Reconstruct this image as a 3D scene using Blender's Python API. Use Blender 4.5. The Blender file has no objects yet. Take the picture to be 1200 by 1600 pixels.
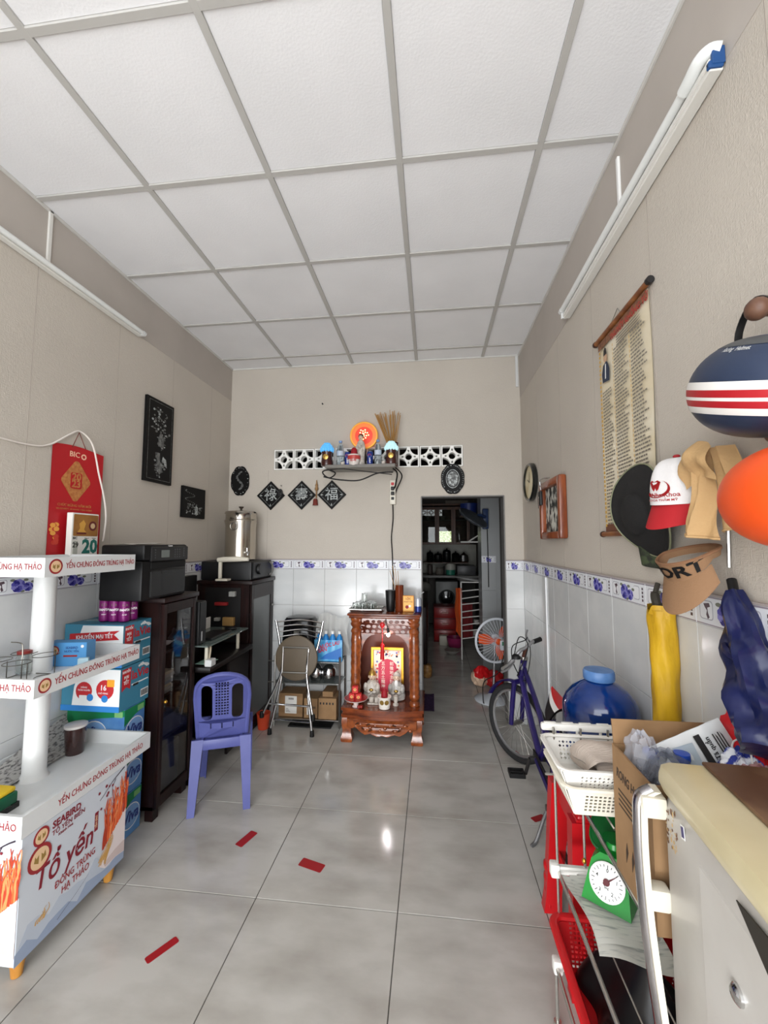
import bpy, bmesh, math, random
from mathutils import Matrix, Vector
random.seed(7)
R = random.random
PI = math.pi
SC = bpy.context.scene
COL = SC.collection

# ------------------------------------------------------------------ camera, sky, lights, exposure
cam_d = bpy.data.cameras.new('camera')
cam = bpy.data.objects.new('camera', cam_d)
COL.objects.link(cam)
cam_d.sensor_fit = 'VERTICAL'
cam_d.sensor_height = 32.0
cam_d.lens = 642.735 / 1600 * 32.0
cam_d.clip_start = 0.02
YAW, PITCH, CAMH = 0.1150, 0.0758, 1.493
cam.location = (0, 0, CAMH)
cam.rotation_euler = (PI / 2 + PITCH, 0, YAW)
SC.camera = cam

world = bpy.data.worlds.new('sky')
SC.world = world
world.use_nodes = True
bg = world.node_tree.nodes['Background']
bg.inputs['Color'].default_value = (0.94, 0.97, 1.0, 1)
bg.inputs['Strength'].default_value = 4.6

def area(name, loc, rot, sx, sy, power, color=(1, 1, 1), portal=False):
    d = bpy.data.lights.new(name, 'AREA')
    d.shape = 'RECTANGLE'; d.size = sx; d.size_y = sy; d.energy = power; d.color = color
    o = bpy.data.objects.new(name, d); COL.objects.link(o)
    o.location = loc; o.rotation_euler = rot
    if portal: d.cycles.is_portal = True
    return o
area('shopfront_portal', (-0.55, -1.52, 1.45), (PI / 2, 0, 0), 2.6, 2.9, 1, portal=True)
area('front_fill', (-2.0, -2.9, 0.03), (math.radians(20), 0, 0), 5.0, 2.4, 640, (0.97, 0.985, 1.0))  # added fill lamp outside the opening, lifts the ceiling and right wall
area('kitchen_fill', (-0.3, 6.0, 2.85), (0, 0, 0), 0.8, 0.8, 1.2, (1, 0.97, 0.9))  # added lamp under the kitchen ceiling to lift the dark room

SC.view_settings.view_transform = 'Standard'
SC.view_settings.look = 'None'
SC.view_settings.gamma = 1
SC.view_settings.use_curve_mapping = False
SC.view_settings.exposure = 0.30

# ------------------------------------------------------------------ helpers
def lin(c):
    c = c / 255.0
    return c / 12.92 if c <= 0.04045 else ((c + 0.055) / 1.055) ** 2.4
def rgb(c): return (lin(c[0]), lin(c[1]), lin(c[2]), 1)

_M = {}
def mat(name, c, rough=0.5, metal=0.0, c2=None, scale=(6, 6, 6), bump=0.0, bscale=60, trans=0.0, alpha=1.0,
        emit=None, est=0.0, coat=0.0, ior=1.45, det=4, lo=0.35, hi=0.65, coord='Object', bkind='noise', spec=0.5):
    if name in _M: return _M[name]
    m = bpy.data.materials.new(name); m.use_nodes = True
    nt = m.node_tree; p = nt.nodes['Principled BSDF']
    p.inputs['Base Color'].default_value = rgb(c)
    p.inputs['Roughness'].default_value = rough
    p.inputs['Metallic'].default_value = metal
    p.inputs['IOR'].default_value = ior
    p.inputs['Specular IOR Level'].default_value = spec
    if trans: p.inputs['Transmission Weight'].default_value = trans
    if alpha < 1: p.inputs['Alpha'].default_value = alpha
    if coat: p.inputs['Coat Weight'].default_value = coat; p.inputs['Coat Roughness'].default_value = 0.1
    if emit: p.inputs['Emission Color'].default_value = rgb(emit); p.inputs['Emission Strength'].default_value = est
    tc = None
    def coordnode(sc):
        nonlocal tc
        if coord == 'World':
            g = nt.nodes.new('ShaderNodeNewGeometry'); out = g.outputs['Position']
        else:
            tc = tc or nt.nodes.new('ShaderNodeTexCoord'); out = tc.outputs[coord]
        mp = nt.nodes.new('ShaderNodeMapping'); mp.inputs['Scale'].default_value = sc
        nt.links.new(out, mp.inputs['Vector'])
        return mp.outputs['Vector']
    if c2:
        n = nt.nodes.new('ShaderNodeTexNoise'); n.inputs['Scale'].default_value = 1; n.inputs['Detail'].default_value = det
        nt.links.new(coordnode(scale), n.inputs['Vector'])
        r = nt.nodes.new('ShaderNodeValToRGB')
        r.color_ramp.elements[0].position = lo; r.color_ramp.elements[0].color = rgb(c)
        r.color_ramp.elements[1].position = hi; r.color_ramp.elements[1].color = rgb(c2)
        nt.links.new(n.outputs['Fac'], r.inputs['Fac'])
        nt.links.new(r.outputs['Color'], p.inputs['Base Color'])
    if bump:
        bs = bscale if isinstance(bscale, tuple) else (bscale,) * 3
        if bkind == 'weave':
            a = nt.nodes.new('ShaderNodeTexNoise'); a.inputs['Scale'].default_value = 1; a.inputs['Detail'].default_value = 2
            b = nt.nodes.new('ShaderNodeTexNoise'); b.inputs['Scale'].default_value = 1; b.inputs['Detail'].default_value = 2
            nt.links.new(coordnode((bs[0] * .25, bs[1] * .25, bs[2])), a.inputs['Vector'])
            nt.links.new(coordnode((bs[0], bs[1], bs[2] * .25)), b.inputs['Vector'])
            ad = nt.nodes.new('ShaderNodeMath'); ad.operation = 'MAXIMUM'
            nt.links.new(a.outputs['Fac'], ad.inputs[0]); nt.links.new(b.outputs['Fac'], ad.inputs[1]); src = ad.outputs[0]
        else:
            n = nt.nodes.new('ShaderNodeTexNoise'); n.inputs['Scale'].default_value = 1; n.inputs['Detail'].default_value = 3
            nt.links.new(coordnode(bs), n.inputs['Vector']); src = n.outputs['Fac']
        bn = nt.nodes.new('ShaderNodeBump'); bn.inputs['Strength'].default_value = bump; bn.inputs['Distance'].default_value = 0.01
        nt.links.new(src, bn.inputs['Height']); nt.links.new(bn.outputs['Normal'], p.inputs['Normal'])
    _M[name] = m
    return m

def F(o, xd=(1, 0, 0), yd=(0, 0, 1)):
    """frame matrix: local x along xd, local y along yd, local z = xd x yd"""
    x = Vector(xd).normalized(); y = Vector(yd); y = (y - x * y.dot(x)).normalized(); z = x.cross(y)
    m = Matrix(((x.x, y.x, z.x, o[0]), (x.y, y.y, z.y, o[1]), (x.z, y.z, z.z, o[2]), (0, 0, 0, 1)))
    return m
def FR(y, z, x=0.78): return F((x, y, z), (0, -1, 0), (0, 0, 1))      # on the right wall, facing the room
def FL(y, z, x=-1.88): return F((x, y, z), (0, 1, 0), (0, 0, 1))      # on the left wall
def FB(x, z, y=3.63): return F((x, y, z), (1, 0, 0), (0, 0, 1))       # on the back wall
def T(x, y, z): return Matrix.Translation((x, y, z))
def RZ(a): return Matrix.Rotation(a, 4, 'Z')

class B:
    def __init__(s): s.v = []; s.f = []; s.m = []; s.sm = []
    def add(s, vs, fs, mi=0, sm=False, M=None, warp=None):
        o = len(s.v)
        for q in vs:
            q = Vector(q)
            if warp: q = Vector(warp(q))
            if M is not None: q = M @ q
            s.v.append(tuple(q))
        for f in fs:
            s.f.append([i + o for i in f]); s.m.append(mi); s.sm.append(sm)
        return s
    def box(s, x0, y0, z0, x1, y1, z1, b=0.0, mi=0, M=None, warp=None):
        X = (min(x0, x1), max(x0, x1)); Y = (min(y0, y1), max(y0, y1)); Z = (min(z0, z1), max(z0, z1))
        if b <= 0:
            vs = [(X[i], Y[j], Z[k]) for k in (0, 1) for j in (0, 1) for i in (0, 1)]
            fs = [(0, 2, 3, 1), (4, 5, 7, 6), (0, 1, 5, 4), (2, 6, 7, 3), (0, 4, 6, 2), (1, 3, 7, 5)]
            return s.add(vs, fs, mi, False, M, warp)
        bm = bmesh.new(); bmesh.ops.create_cube(bm, size=1)
        for v in bm.verts:
            v.co = Vector((X[v.co.x > 0], Y[v.co.y > 0], Z[v.co.z > 0]))
        b = min(b, .49 * min(X[1] - X[0], Y[1] - Y[0], Z[1] - Z[0]))
        bmesh.ops.bevel(bm, geom=bm.edges[:] + bm.verts[:], offset=b, segments=2 if b > .004 else 1, affect='EDGES', profile=.5)
        return s.bm(bm, mi, M, sm=True if b > .004 else False, warp=warp)
    def bm(s, bm, mi=0, M=None, sm=False, warp=None):
        bm.verts.index_update()
        s.add([v.co.copy() for v in bm.verts], [[v.index for v in f.verts] for f in bm.faces], mi, sm, M, warp)
        bm.free(); return s
    def tube(s, path, r, n=8, mi=0, M=None, closed=False, cap=True, flat=1.0):
        P = [Vector(p) for p in path]; k = len(P)
        rr = r if isinstance(r, (list, tuple)) else [r] * k
        vs = []; fs = []; prev = None
        for i in range(k):
            if closed: t = (P[(i + 1) % k] - P[i - 1])
            else: t = P[min(i + 1, k - 1)] - P[max(i - 1, 0)]
            t.normalize()
            if prev is None:
                up = Vector((0, 0, 1)) if abs(t.z) < .95 else Vector((0, 1, 0))
                a = (up - t * up.dot(t)).normalized()
            else:
                a = prev - t * prev.dot(t)
                a = a.normalized() if a.length > 1e-6 else t.orthogonal().normalized()
            prev = a; b = t.cross(a)
            for j in range(n):
                w = 2 * PI * j / n
                vs.append(P[i] + a * (math.cos(w) * rr[i] * flat) + b * (math.sin(w) * rr[i]))
        for i in range(k if closed else k - 1):
            for j in range(n):
                a0 = i * n + j; a1 = i * n + (j + 1) % n; c = ((i + 1) % k) * n
                fs.append((a0, a1, c + (j + 1) % n, c + j))
        s.add(vs, fs, mi, True, M)
        if cap and not closed:
            s.add(vs[:n], [list(range(n))[::-1]], mi, False, M); s.add(vs[-n:], [list(range(n))], mi, False, M)
        return s
    def lathe(s, prof, n=20, mi=0, M=None, sm=True, sx=1, sy=1, warp=None, ring=False):
        vs = []; fs = []; k = len(prof)
        for r, z in prof:
            for j in range(n):
                w = 2 * PI * j / n; vs.append((r * math.cos(w) * sx, r * math.sin(w) * sy, z))
        for i in range(k - 1):
            for j in range(n):
                fs.append((i * n + j, i * n + (j + 1) % n, (i + 1) * n + (j + 1) % n, (i + 1) * n + j))
        if ring:
            for j in range(n): fs.append(((k - 1) * n + j, (k - 1) * n + (j + 1) % n, (j + 1) % n, j))
            return s.add(vs, fs, mi, sm, M, warp)
        if prof[0][0] > 1e-6: fs.append(list(range(n))[::-1])
        if prof[-1][0] > 1e-6: fs.append([(k - 1) * n + j for j in range(n)])
        return s.add(vs, fs, mi, sm, M, warp)
    def ell(s, c, r, n=16, k=10, mi=0, M=None, t0=0.0, t1=PI, warp=None):
        prof = []
        for i in range(k + 1):
            t = t0 + (t1 - t0) * i / k
            prof.append((max(math.sin(t), 1e-7), -math.cos(t)))
        MM = Matrix.Translation(c) @ Matrix.Diagonal((r[0], r[1], r[2], 1))
        if M is not None: MM = M @ MM
        return s.lathe(prof, n, mi, MM, True, warp=warp)
    def poly(s, pts, th, mi=0, M=None, sm=False, warp=None):
        """closed outline in local xy, from z=0 to z=th"""
        n = len(pts)
        a = sum(pts[i][0] * pts[(i + 1) % n][1] - pts[(i + 1) % n][0] * pts[i][1] for i in range(n))
        if a < 0: pts = pts[::-1]
        vs = [(x, y, 0) for x, y in pts] + [(x, y, th) for x, y in pts]
        fs = [list(range(n))[::-1], list(range(n, 2 * n))] + [(i, (i + 1) % n, n + (i + 1) % n, n + i) for i in range(n)]
        return s.add(vs, fs, mi, sm, M, warp)
    def plate(s, outer, holes, th, mi=0, M=None, bev=0.0, warp=None, sm=False):
        """outline with holes, filled and extruded: z from 0 to th"""
        cu = bpy.data.curves.new('tmp', 'CURVE'); cu.dimensions = '2D'; cu.fill_mode = 'BOTH'
        cu.extrude = max(th / 2 - bev, 1e-5); cu.bevel_depth = bev; cu.bevel_resolution = 0; cu.offset = -bev
        for o in [outer] + holes:
            sp = cu.splines.new('POLY'); sp.points.add(len(o) - 1)
            for i, (x, y) in enumerate(o): sp.points[i].co = (x, y, 0, 1)
            sp.use_cyclic_u = True
        ob = bpy.data.objects.new('tmp', cu)
        me = bpy.data.meshes.new_from_object(ob)
        s.add([(v.co.x, v.co.y, v.co.z + th / 2) for v in me.vertices], [list(p.vertices) for p in me.polygons], mi, sm, M, warp)
        bpy.data.objects.remove(ob); bpy.data.curves.remove(cu); bpy.data.meshes.remove(me)
        return s
    def grid(s, fn, nu, nv, mi=0, M=None, sm=True, cu=False):
        vs = [fn(i / nu, j / nv) for j in range(nv + 1) for i in range(nu + (0 if cu else 1))]
        w = nu if cu else nu + 1; fs = []
        for j in range(nv):
            for i in range(nu):
                i2 = (i + 1) % w if cu else i + 1
                fs.append((j * w + i, j * w + i2, (j + 1) * w + i2, (j + 1) * w + i))
        return s.add(vs, fs, mi, sm, M)
    def quad(s, x0, y0, x1, y1, z=0.0, mi=0, M=None):
        return s.add([(x0, y0, z), (x1, y0, z), (x1, y1, z), (x0, y1, z)], [(0, 1, 2, 3)], mi, False, M)

_INV = {}
def thing(name, label, cat, loc=(0, 0, 0), rotz=0.0, group=None):
    o = bpy.data.objects.new(name, None); COL.objects.link(o)
    o.empty_display_size = .05
    o.location = loc; o.rotation_euler = (0, 0, rotz)
    o['label'] = label; o['category'] = cat
    if group: o['group'] = group
    _INV[o.name] = (T(*loc) @ RZ(rotz)).inverted()
    return o
def tag(o, label, cat, group=None, kind=None):
    o['label'] = label; o['category'] = cat
    if group: o['group'] = group
    if kind: o['kind'] = kind
    return o
def mesh(name, b, mats, inv=None):
    me = bpy.data.meshes.new(name)
    vs = b.v if inv is None else [tuple(inv @ Vector(q)) for q in b.v]
    me.from_pydata(vs, [], b.f)
    for m in (mats if isinstance(mats, (list, tuple)) else [mats]): me.materials.append(m)
    me.polygons.foreach_set('material_index', b.m)
    me.polygons.foreach_set('use_smooth', b.sm)
    me.update()
    return me
def obj(name, b, mats, parent=None, local=False, label=None, base=None):
    """builder coordinates are the world's unless local; a top-level mesh gets its origin at base"""
    inv = None
    if parent is not None and not local: inv = _INV.get(parent.name)
    if parent is None and base is not None: inv = T(*base).inverted()
    me = mesh(name, b, mats, inv)
    if any(b.sm):
        try: me.set_sharp_from_angle(angle=math.radians(40))
        except Exception: pass
    o = bpy.data.objects.new(name, me); COL.objects.link(o)
    if parent is not None:
        o.parent = parent
        if parent.name in _INV and not local: _INV[o.name] = _INV[parent.name]
    elif base is not None: o.location = base
    if label: o['label'] = label
    return o
def struct(name, b, mats, parent=None):
    o = obj(name, b, mats, parent)
    if parent is None: o['kind'] = 'structure'
    return o
def inst(name, me, parent, M):
    o = bpy.data.objects.new(name, me); COL.objects.link(o); o.parent = parent; o.matrix_local = M
    return o
def dup(root, loc, rotz=None, label=None):
    r = root.copy(); COL.objects.link(r); r.location = loc
    if rotz is not None: r.rotation_euler = (0, 0, rotz)
    if label: r['label'] = label
    for ch in list(root.children):
        c = ch.copy(); COL.objects.link(c); c.parent = r
        for g in list(ch.children):
            d = g.copy(); COL.objects.link(d); d.parent = c
    return r
def text(b, s, size, M, mi=0, bold=0.0, shear=0.0, align='CENTER', th=0.0006, sx=1.0, warp=None, pre=None, fit=None):
    """flat lettering, added to a builder; M is the frame of the baseline"""
    cu = bpy.data.curves.new('tmp', 'FONT'); cu.body = s.replace('Đ', 'Ð'); cu.size = size; cu.align_x = align; cu.align_y = 'CENTER'
    cu.offset = bold * size; cu.shear = shear; cu.extrude = th / 2; cu.resolution_u = 2; cu.space_line = .95
    ob = bpy.data.objects.new('tmp', cu)
    me = bpy.data.meshes.new_from_object(ob)
    X = [v.co.x for v in me.vertices]
    if fit and X: sx = fit / (max(X) - min(X))
    P = [Vector((v.co.x * sx, v.co.y, v.co.z)) for v in me.vertices]
    if pre is not None: P = [pre @ q for q in P]
    b.add(P, [list(p.vertices) for p in me.polygons], mi, False, M, warp)
    bpy.data.objects.remove(ob); bpy.data.curves.remove(cu); bpy.data.meshes.remove(me)
    return b
def circ(cx, cy, r, n=16, ry=None, a0=0.0):
    ry = r if ry is None else ry
    return [(cx + r * math.cos(a0 + 2 * PI * i / n), cy + ry * math.sin(a0 + 2 * PI * i / n)) for i in range(n)]
def rrect(x0, y0, x1, y1, r, n=4):
    o = []
    for cx, cy, a in ((x1 - r, y1 - r, 0), (x0 + r, y1 - r, PI / 2), (x0 + r, y0 + r, PI), (x1 - r, y0 + r, 1.5 * PI)):
        for i in range(n + 1):
            w = a + PI / 2 * i / n; o.append((cx + r * math.cos(w), cy + r * math.sin(w)))
    return o
def bez(pts, n=6):
    """catmull-rom through points"""
    P = [Vector(p) for p in pts]; o = []
    for i in range(len(P) - 1):
        p0 = P[max(i - 1, 0)]; p1 = P[i]; p2 = P[i + 1]; p3 = P[min(i + 2, len(P) - 1)]
        for k in range(n):
            t = k / n
            o.append(.5 * ((2 * p1) + (p2 - p0) * t + (2 * p0 - 5 * p1 + 4 * p2 - p3) * t * t + (3 * p1 - p0 - 3 * p2 + p3) * t ** 3))
    o.append(P[-1]); return o

# ------------------------------------------------------------------ shared materials
WHITE = mat('white_plastic', (212, 213, 212), .35)
BLACK = mat('black_plastic', (14, 14, 15), .45)
CHROME = mat('chrome', (205, 205, 205), .12, 1.0)
STEEL = mat('steel', (170, 168, 164), .28, 1.0)
RED = mat('red_plastic', (196, 22, 28), .35)
DKWOOD = mat('dark_wood', (20, 10, 9), .38, c2=(34, 15, 13), scale=(40, 40, 4), spec=.3)
INKRED = mat('ink_red', (150, 32, 40), .6)
INKBLACK = mat('ink_black', (30, 28, 28), .6)
INKWHITE = mat('ink_white', (238, 238, 236), .6)
PAPER = mat('paper', (228, 226, 220), .8)
CARD = mat('cardboard', (152, 119, 84), .85, c2=(138, 107, 74), scale=(9, 9, 9))
GLASS = mat('clear_glass', (245, 248, 246), .03, trans=1.0, ior=1.45)
PET = mat('clear_bottle_plastic', (225, 235, 240), .08, trans=.9, ior=1.3)
GOLD = mat('gold', (200, 150, 60), .3, .9)
GREEN = mat('green_enamel', (18, 130, 46), .3)
# ------------------------------------------------------------------ the room shell
XL, XR, YB, YF, H = -1.88, 0.78, 3.63, -1.5, 3.15
WP = mat('beige_wallpaper', (191, 183, 172), .75, c2=(196, 188, 177), scale=(2, 2, 2), bump=.30, bscale=(240, 240, 240), bkind='weave', coord='World')
PLASTER = mat('taupe_plaster', (183, 175, 167), .8, c2=(177, 169, 161), scale=(3, 3, 3), coord='World')
GROUT = mat('grout', (84, 82, 78), .9)
GRID = mat('ceiling_grid', (186, 184, 180), .5)
CEILT = mat('ceiling_board', (238, 238, 240), .8, c2=(232, 232, 234), scale=(2.5, 2.5, 2.5), bump=.1, bscale=120, coord='World')
DADO = mat('white_wall_tile', (214, 215, 214), .14, c2=(206, 208, 208), scale=(3, 9, 9), coord='World')
FLT = mat('grey_floor_tile', (190, 187, 181), .13, c2=(156, 151, 143), scale=(3.2, 6.5, 1), det=12, lo=.40, hi=.80, coord='World', bump=.02, bscale=6)

fl = struct('floor', B().box(-2.6, YF - .3, -.12, 1.6, 8.2, -.004), GROUT)
ft = B().box(-.2982, -.2982, -.012, .2982, .2982, 0, .0012); ftm = mesh('floor_tile', ft, FLT)
for i in range(-1, 4):
    for j in range(-6, 10):
        inst('floor_tile', ftm, fl, T(-1.05 + .6 * i - .0, 2.08 + .6 * j - .0, 0))
ce = struct('ceiling', B().box(-2.1, YF - .1, H + .03, 1.0, YB + .02, H + .15), mat('plenum', (60, 60, 62), .9))
cb = B().box(-.281, -.281, H + .002, .281, .281, H + .014, .002); cbm = mesh('ceiling_board', cb, CEILT)
gx = [-1.888, -1.300, -.712, -.124, .464]; gy = [1.0733 + .588 * k for k in range(-5, 5)]
for i, x in enumerate(gx):
    for y in gy:
        if i in (0, 4) or y > 3.3:
            x0 = x + .013; x1 = min(x + .575, XR - .002); y1 = min(y + .575, YB - .002)
            x0 = max(x0, XL + .002)
            c = B().box(x0, y + .013, H + .002, x1, y1, H + .014, .002)
            obj('ceiling_board', c, CEILT, ce)
        else: inst('ceiling_board', cbm, ce, T(x + .294, y + .294, (R() - .5) * .002))
for x in gx[1:]: obj('ceiling_grid_bar', B().box(x - .013, YF, H - .006, x + .013, YB, H + .01, .001), GRID, ce)
for y in gy: obj('ceiling_grid_bar', B().box(XL, y - .013, H - .0055, XR, y + .013, H + .0095, .001), GRID, ce)
ANG = mat('cornice_white', (205, 203, 198), .5)
struct('trim_1', B().box(XL, YF, H - .014, XL + .012, YB, H + .002, .002), ANG)
struct('trim_2', B().box(XR - .012, YF, H - .014, XR, YB, H + .002, .002), ANG)
struct('trim_3', B().box(XL + .012, YB - .01, H - .012, XR - .012, YB, H + .002, .002), ANG)

ZT = 1.346          # top of the dado
wl = struct('wall_left', B().box(XL - .12, YF, 0, XL, YB + .12, 2.84).box(XL - .12, YF, 2.84, XL + .0015, YB, H + .04, mi=1), [WP, PLASTER])
wr = struct('wall_right', B().box(XR, YF, 0, XR + .12, YB + .12, 2.76).box(XR - .0015, YF, 2.76, XR + .12, YB, H + .04, mi=1), [WP, PLASTER])
# back wall with its doorway and the row of breeze blocks
DX0, DX1, DZ = -.088, .622, 1.905
VX0, VW, VZ0, VZ1 = -1.448, .1922, 2.168, 2.360
VX1 = VX0 + 9 * VW
b = B()
b.box(XL, YB, 0, DX0, YB + .12, VZ0); b.box(DX1, YB, 0, XR, YB + .12, VZ0); b.box(DX0, YB, DZ, DX1, YB + .12, VZ0)
b.box(XL, YB, VZ0, VX0, YB + .12, VZ1); b.box(VX1, YB, VZ0, XR, YB + .12, VZ1); b.box(XL, YB, VZ1, XR, YB + .12, H + .04)
wb = struct('wall_back', b, WP)
blk = B()
q = VW / 2 - .002
holes = [circ(0, 0, .030, 16)]
for a in range(4):
    pts = []
    for k in range(7):
        w = PI / 2 * k / 6
        pts.append((.083 - .068 * math.cos(w), .083 - .068 * math.sin(w)))
    pts = [(.083, .083)] + pts
    ca, sa = math.cos(a * PI / 2), math.sin(a * PI / 2)
    holes.append([(x * ca - y * sa, x * sa + y * ca) for x, y in pts])
for a in range(4):
    ca, sa = math.cos(a * PI / 2), math.sin(a * PI / 2)
    holes.append([(x * ca - y * sa, x * sa + y * ca) for x, y in ((.040, 0), (.062, .010), (.062, -.010))])
blk.plate([(-q, -q), (q, -q), (q, q), (-q, q)], holes, .07, M=F((0, 0, 0)) , bev=.002)
bkm = mesh('breeze_block', blk, mat('white_cement', (244, 243, 238), .8))
for i in range(9): inst('breeze_block', bkm, wb, T(VX0 + VW * (i + .5), YB + .068, (VZ0 + VZ1) / 2))
# wallpaper seams
for nm, w, xs in (('l', wl, None),):
    pass
SEAM = mat('wallpaper_seam', (164, 154, 145), .8)
for y in (-.1, .43, .96, 1.49, 2.02, 2.55, 3.08): obj('wallpaper_seam', B().box(XR - .0008, y, ZT, XR, y + .002, 2.76), SEAM, wr); obj('wallpaper_seam', B().box(XL, y + .2, ZT, XL + .0008, y + .202, 2.84), SEAM, wl)
for x in (-1.5, -.35): obj('wallpaper_seam', B().box(x, YB - .0008, ZT, x + .002, YB, VZ0), SEAM, wb)
# dado tiles and the rose border, one mesh each, laid out along three walls
TW, TH, TT = .288, .32, .008
tb = B().box(.0008, 0, .0008, TW - .0008, TT, TH - .0008, .0012)
tilem = mesh('wall_tile', tb, DADO)
BW = .288; BH = ZT - 1.262
def border():
    b = B(); b.box(.0008, 0, 0, BW - .0008, .009, BH, .0012)
    def P(pts, mi, z): b.poly(pts, .0003, mi, F((0, -z, 0)))
    def line(x0, y0, x1, y1): P([(x0, y0), (x1, y0), (x1, y1), (x0, y1)], 4, .0001)
    line(.002, BH - .006, BW - .002, BH - .002); line(.002, .002, BW - .002, .005)
    P(rrect(.018, .016, .075, .07, .01), 5, .0001); P(rrect(.021, .019, .072, .067, .009), 6, .0002)
    P([(.036, .06), (.06, .064), (.064, .054), (.052, .05), (.054, .036), (.06, .024), (.052, .018), (.046, .03), (.05, .042), (.042, .05)], 7, .0004)
    rr = random.Random(3)
    for cx, cy, r0 in ((.125, .038, .034), (.172, .030, .024)):
        for lay in range(5):
            r = r0 * (1 - lay * .2)
            n = 9 - lay
            for k in range(n):
                a = 2 * PI * k / n + lay * .5
                px, py = cx + math.cos(a) * r * .55, cy + math.sin(a) * r * .55
                if not (.003 < py < BH - .003): py = max(.010, min(BH - .010, py))
                P(circ(px, py, r * .46, 8, r * .36, a), 1 + (k + lay) % 3, .0004 + lay * .0005 + .0001 * (k % 3))
    for cx, cy, a in ((.145, .012, .3), (.098, .064, 2.4), (.195, .052, .8), (.16, .062, 1.4)):
        P(circ(cx, cy, .012, 8, .006, 0), 8, .0003)
    for k in range(4): P([(.262, .016 + .014 * k), (.272, .016 + .014 * k), (.272, .025 + .014 * k), (.262, .025 + .014 * k)], 7, .0002)
    P(rrect(.2, .018, .245, .07, .01), 5, .0001); P(rrect(.2, .021, .242, .067, .009), 6, .0002)
    return b
BMATS = [mat('border_white', (226, 228, 232), .14), mat('rose_dark', (52, 48, 128), .2), mat('rose_mid', (88, 84, 168), .2), mat('rose_light', (136, 132, 200), .2),
         mat('border_line', (150, 140, 150), .2), mat('border_frame', (176, 176, 184), .2), mat('border_panel', (232, 233, 236), .14), mat('border_vase', (92, 76, 84), .2), mat('border_leaf', (120, 124, 108), .2)]
bom = mesh('border_tile', border(), BMATS)
cap = mat('border_cap', (170, 160, 156), .4)
def dado(wall, fr, length, start=0.0, skip=None):
    """fr: frame at the wall's foot; tiles laid along local x"""
    n = int(math.ceil(length / TW))
    for i in range(n):
        x = start + i * TW
        for k in range(-1, 4):
            z0 = .94 - .32 * (3 - k) + .0
            z = 1.262 - .32 * (4 - k)
            if z < -.05: continue
            inst('wall_tile', tilem, wall, fr @ T(x, -TT, z))
        inst('border_tile', bom, wall, fr @ T(x, -.009, 1.262))
# right wall: local x runs towards the camera
frR = Matrix(((0, 1, 0, XR), (-1, 0, 0, YB), (0, 0, 1, 0), (0, 0, 0, 1)))
dado(wr, frR, 3.4, start=0.0)
frL = Matrix(((0, -1, 0, XL), (1, 0, 0, .70), (0, 0, 1, 0), (0, 0, 0, 1)))
dado(wl, frL, YB - .71)
frB = T(DX0 - 6 * TW, YB, 0)
dado(wb, frB, 6 * TW)
# short run right of the doorway
for k, z in enumerate((-.018, .302, .622, .942)):
    obj('wall_tile', B().box(DX1 + .001, YB - TT, max(z, 0.001), XR - .009, YB, z + .319, .0012), DADO, wb)
o = B(); bb = border()
w_ = XR - .009 - DX1
o.add([(v[0] / BW * w_ * 1.0 + DX1, YB - .009 + v[1], 1.262 + v[2]) for v in bb.v], bb.f)
o.m = bb.m; o.sm = bb.sm
obj('border_tile', o, BMATS, wb)
obj('tile_capping', B().box(XL, YB - .012, ZT, DX0, YB, ZT + .006), cap, wb)
obj('tile_capping', B().box(DX1, YB - .012, ZT, XR, YB, ZT + .006), cap, wb)
obj('tile_capping', B().box(XR - .012, .2, ZT, XR, YB - .012, ZT + .006), cap, wr)
obj('tile_capping', B().box(XL, .7, ZT, XL + .012, YB - .012, ZT + .006), cap, wl)
# tiled nib in the far right corner and the white trunking above it
obj('tile_edge_trim', B().box(XR - .017, 2.925, 0, XR - .0085, 2.94, 1.262, .001), mat('edge_trim', (235, 236, 238), .3), wr)
struct('trim_4', B().box(XR - .035, YB - .012, 2.86, XR - .012, YB, H - .012, .002), WHITE)
# grey lining of the doorway
JMB = mat('door_lining', (120, 118, 116), .6)
struct('door_1', B().box(DX0 - .004, YB - .012, 0, DX0 + .006, YB + .13, DZ, .001).box(DX1 - .006, YB - .012, 0, DX1 + .004, YB + .13, DZ, .001).box(DX0, YB - .004, DZ - .008, DX1, YB + .13, DZ + .003, .001), JMB)
# ------------------------------------------------------------------ promotional cart, front left
PRW = mat('print_paper_white', (200, 206, 214), .45)
MAROON = mat('ink_maroon', (126, 26, 42), .6)
SEALR = mat('seal_red', (150, 40, 44), .6); SEALC = mat('seal_cream', (226, 190, 150), .6)
CX, CY = -1.40, 1.657
cart = thing('display_cart', 'white promotional display cart with red lettering and two raised trays on a post', 'display cart', (-1.63, CY, 0))
def rim(name, x0, y0, x1, y1, z0, z1, t=.012, fl=.012):
    b = B(); e = .0004; b.box(x0 + t - e, y0 + t - e, z0 + .001, x1 - t + e, y1 - t + e, z0 + fl)
    b.box(x1 - t, y0, z0, x1, y1, z1); b.box(x0, y0, z0, x0 + t, y1, z1)
    b.box(x0 + t, y1 - t, z0, x1 - t, y1, z1); b.box(x0 + t, y0, z0, x1 - t, y0 + t, z1)
    return obj(name, b, mat('cart_white', (212, 214, 214), .22), cart)
top = rim('top_tray', -1.84, 1.43, -1.475, 1.915, 1.362, 1.437)
mid = rim('middle_tray', -1.85, 1.388, -1.445, 1.935, .925, .993)
cnt = rim('counter_tray', -1.865, 1.332, -1.40, 1.98, .482, .556)
bd = obj('cart_body', B().box(-1.855, 1.337, .07, -1.404, 1.833, .482, .004), PRW, cart)
obj('post', B().lathe([(.052, .486), (.058, .49), (.05, .50), (.043, .52), (.042, .93), (.042, 1.36), (.052, 1.363)], 28, M=T(-1.70, CY, 0)), WHITE, cart)
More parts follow.
